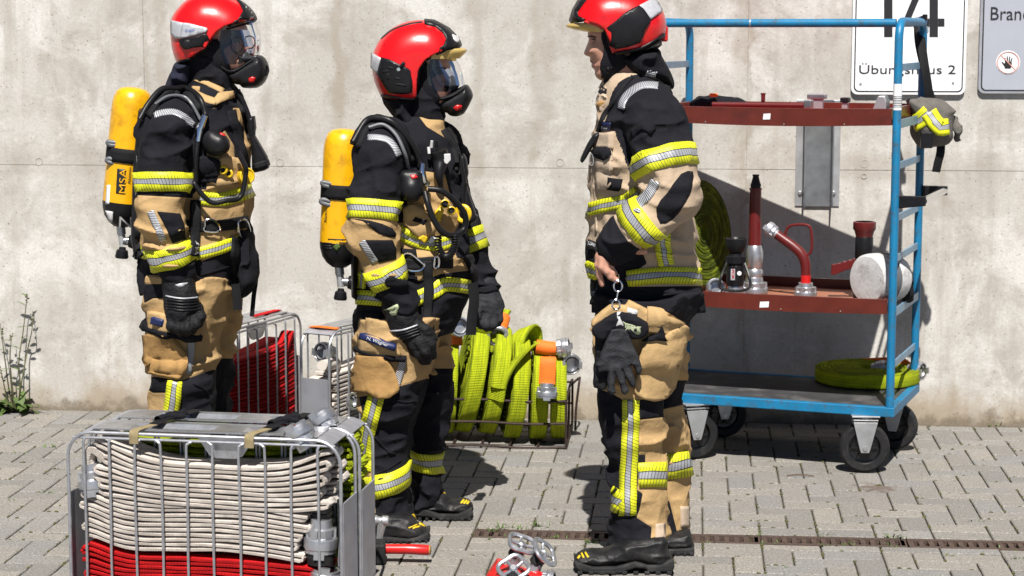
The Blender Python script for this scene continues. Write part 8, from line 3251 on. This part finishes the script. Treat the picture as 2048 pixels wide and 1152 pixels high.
pb = WP(38, 812, .06)
pb[2] = 0.0
pt = empty('tall_weed', pb)
tag(pt, 'tall straggly weed with thin stems growing at the foot of the wall, far left', 'weed')
Yp = pb[1]
for k, pts in enumerate(([(34, 822), (40, 770), (38, 720), (46, 665), (52, 612), (55, 590)], [(36, 822), (44, 760), (55, 700), (64, 660), (66, 625)], [(25, 822), (18, 780), (10, 720), (4, 675), (0, 650)], [(28, 822), (24, 770), (20, 720), (22, 685), (25, 668)], [(20, 822), (8, 770), (0, 735)])):
    q = [P(x, y, Yp + rw_.uniform(-.05, .05)) for x, y in pts]
    q[0] = np.array([q[0][0], Yp, 0])
    sp_ = spline(q, 5)
    MB().tube(sp_, np.linspace(.0042, .0014, len(sp_)), 6).build('stem', 'stem', pt)
    for i in range(4, len(sp_) - 1, 2):
        lb = MB()
        s_ = 1 if i % 4 else -1
        leaf(lb, sp_[i], (s_ * rw_.uniform(.5, 1), rw_.uniform(-.6, .4), rw_.uniform(.1, .8)), rw_.uniform(.02, .055), rw_.uniform(.008, .016), .2)
        lb.build('leaf', 'leaf', pt)
    for i in range(5):
        MB().ball(sp_[-1 - i] + np.array([rw_.uniform(-.008, .008), rw_.uniform(-.008, .008), .002]), rw_.uniform(.003, .0055), 6, 4).build('seed_head', 'stem', pt)
for k in range(46):
    lb = MB()
    a = rw_.uniform(0, 2 * math.pi)
    leaf(lb, pb + np.array([rw_.uniform(-.14, .06), rw_.uniform(-.05, .03), .004]), (math.cos(a), math.sin(a) * .8 - .2, rw_.uniform(.3, 1.6)), rw_.uniform(.09, .21), rw_.uniform(.02, .04), rw_.uniform(.3, .8))
    lb.build('leaf', 'leaf', pt)

# grass and moss in the joints: nobody could count it
gr_ = MB()
ms = MB()


def tuft(p, n, h_, sp_=.03):
    for _ in range(n):
        a = rw_.uniform(0, 2 * math.pi)
        leaf(gr_, p + np.array([rw_.uniform(-sp_, sp_), rw_.uniform(-.006, .006), -.004]), (math.cos(a), math.sin(a), rw_.uniform(.6, 2.2)), h_ * rw_.uniform(.5, 1.2), rw_.uniform(.003, .007), rw_.uniform(.1, .6))


for (x, y, n, h_) in ((290, 818, 22, .05), (275, 822, 10, .03), (100, 895, 12, .04), (40, 907, 8, .03), (20, 1000, 6, .02), (90, 985, 8, .03), (1010, 1056, 14, .05), (980, 1062, 12, .04), (1082, 1052, 14, .05), (1190, 1085, 16, .045), (1165, 1110, 8, .03), (1050, 1058, 10, .04),
                      (1792, 1076, 16, .055), (1655, 1068, 6, .03), (1657, 1092, 10, .035), (1700, 1090, 7, .03), (1775, 1095, 9, .03), (1415, 1085, 6, .02), (1538, 1086, 6, .025), (1900, 1112, 7, .03), (1950, 1042, 6, .025), (1505, 1040, 5, .02), (1120, 1075, 8, .03), (990, 1080, 6, .03),
                      (1565, 1135, 6, .025), (2030, 1118, 8, .03), (930, 1000, 5, .02), (1040, 960, 5, .02), (1095, 975, 5, .02), (960, 1110, 6, .02), (1620, 850, 5, .03), (1990, 852, 9, .04), (1870, 853, 6, .03), (1240, 842, 5, .03)):
    tuft(PZ(x, y, 0), n, h_ * .8)
for i in range(DI * 10 // 10, I1):
    for k in range(3):
        if rw_.random() < .45:
            tuft(gp(i + rw_.random(), DJ + rw_.choice((.06, .94)), 0), rw_.randint(1, 4), .018, .015)
tag(gr_.build('joint_grass', 'leaf', None), 'small green weeds and grass growing from the paving joints', 'weeds', kind='stuff')
for _ in range(3600):
    b = rw_.choice(bricks)
    side = rw_.random()
    if side < .5:
        p = gp(b[0] + rw_.random() * b[2], b[1] + rw_.choice((0, b[3])), 0)
    else:
        p = gp(b[0] + rw_.choice((0, b[2])), b[1] + rw_.random() * b[3], 0)
    if not (6.0 < p[1] < 9.0):
        continue
    r = rw_.uniform(.002, .006)
    ms.ball(p + ZU * -.003, (r * 1.6, r * 1.4, r * rw_.uniform(.9, 1.5)), 5, 3)
tag(ms.build('joint_moss', 'moss', None), 'dark moss and grit crumbs along the paving joints', 'moss', kind='stuff')
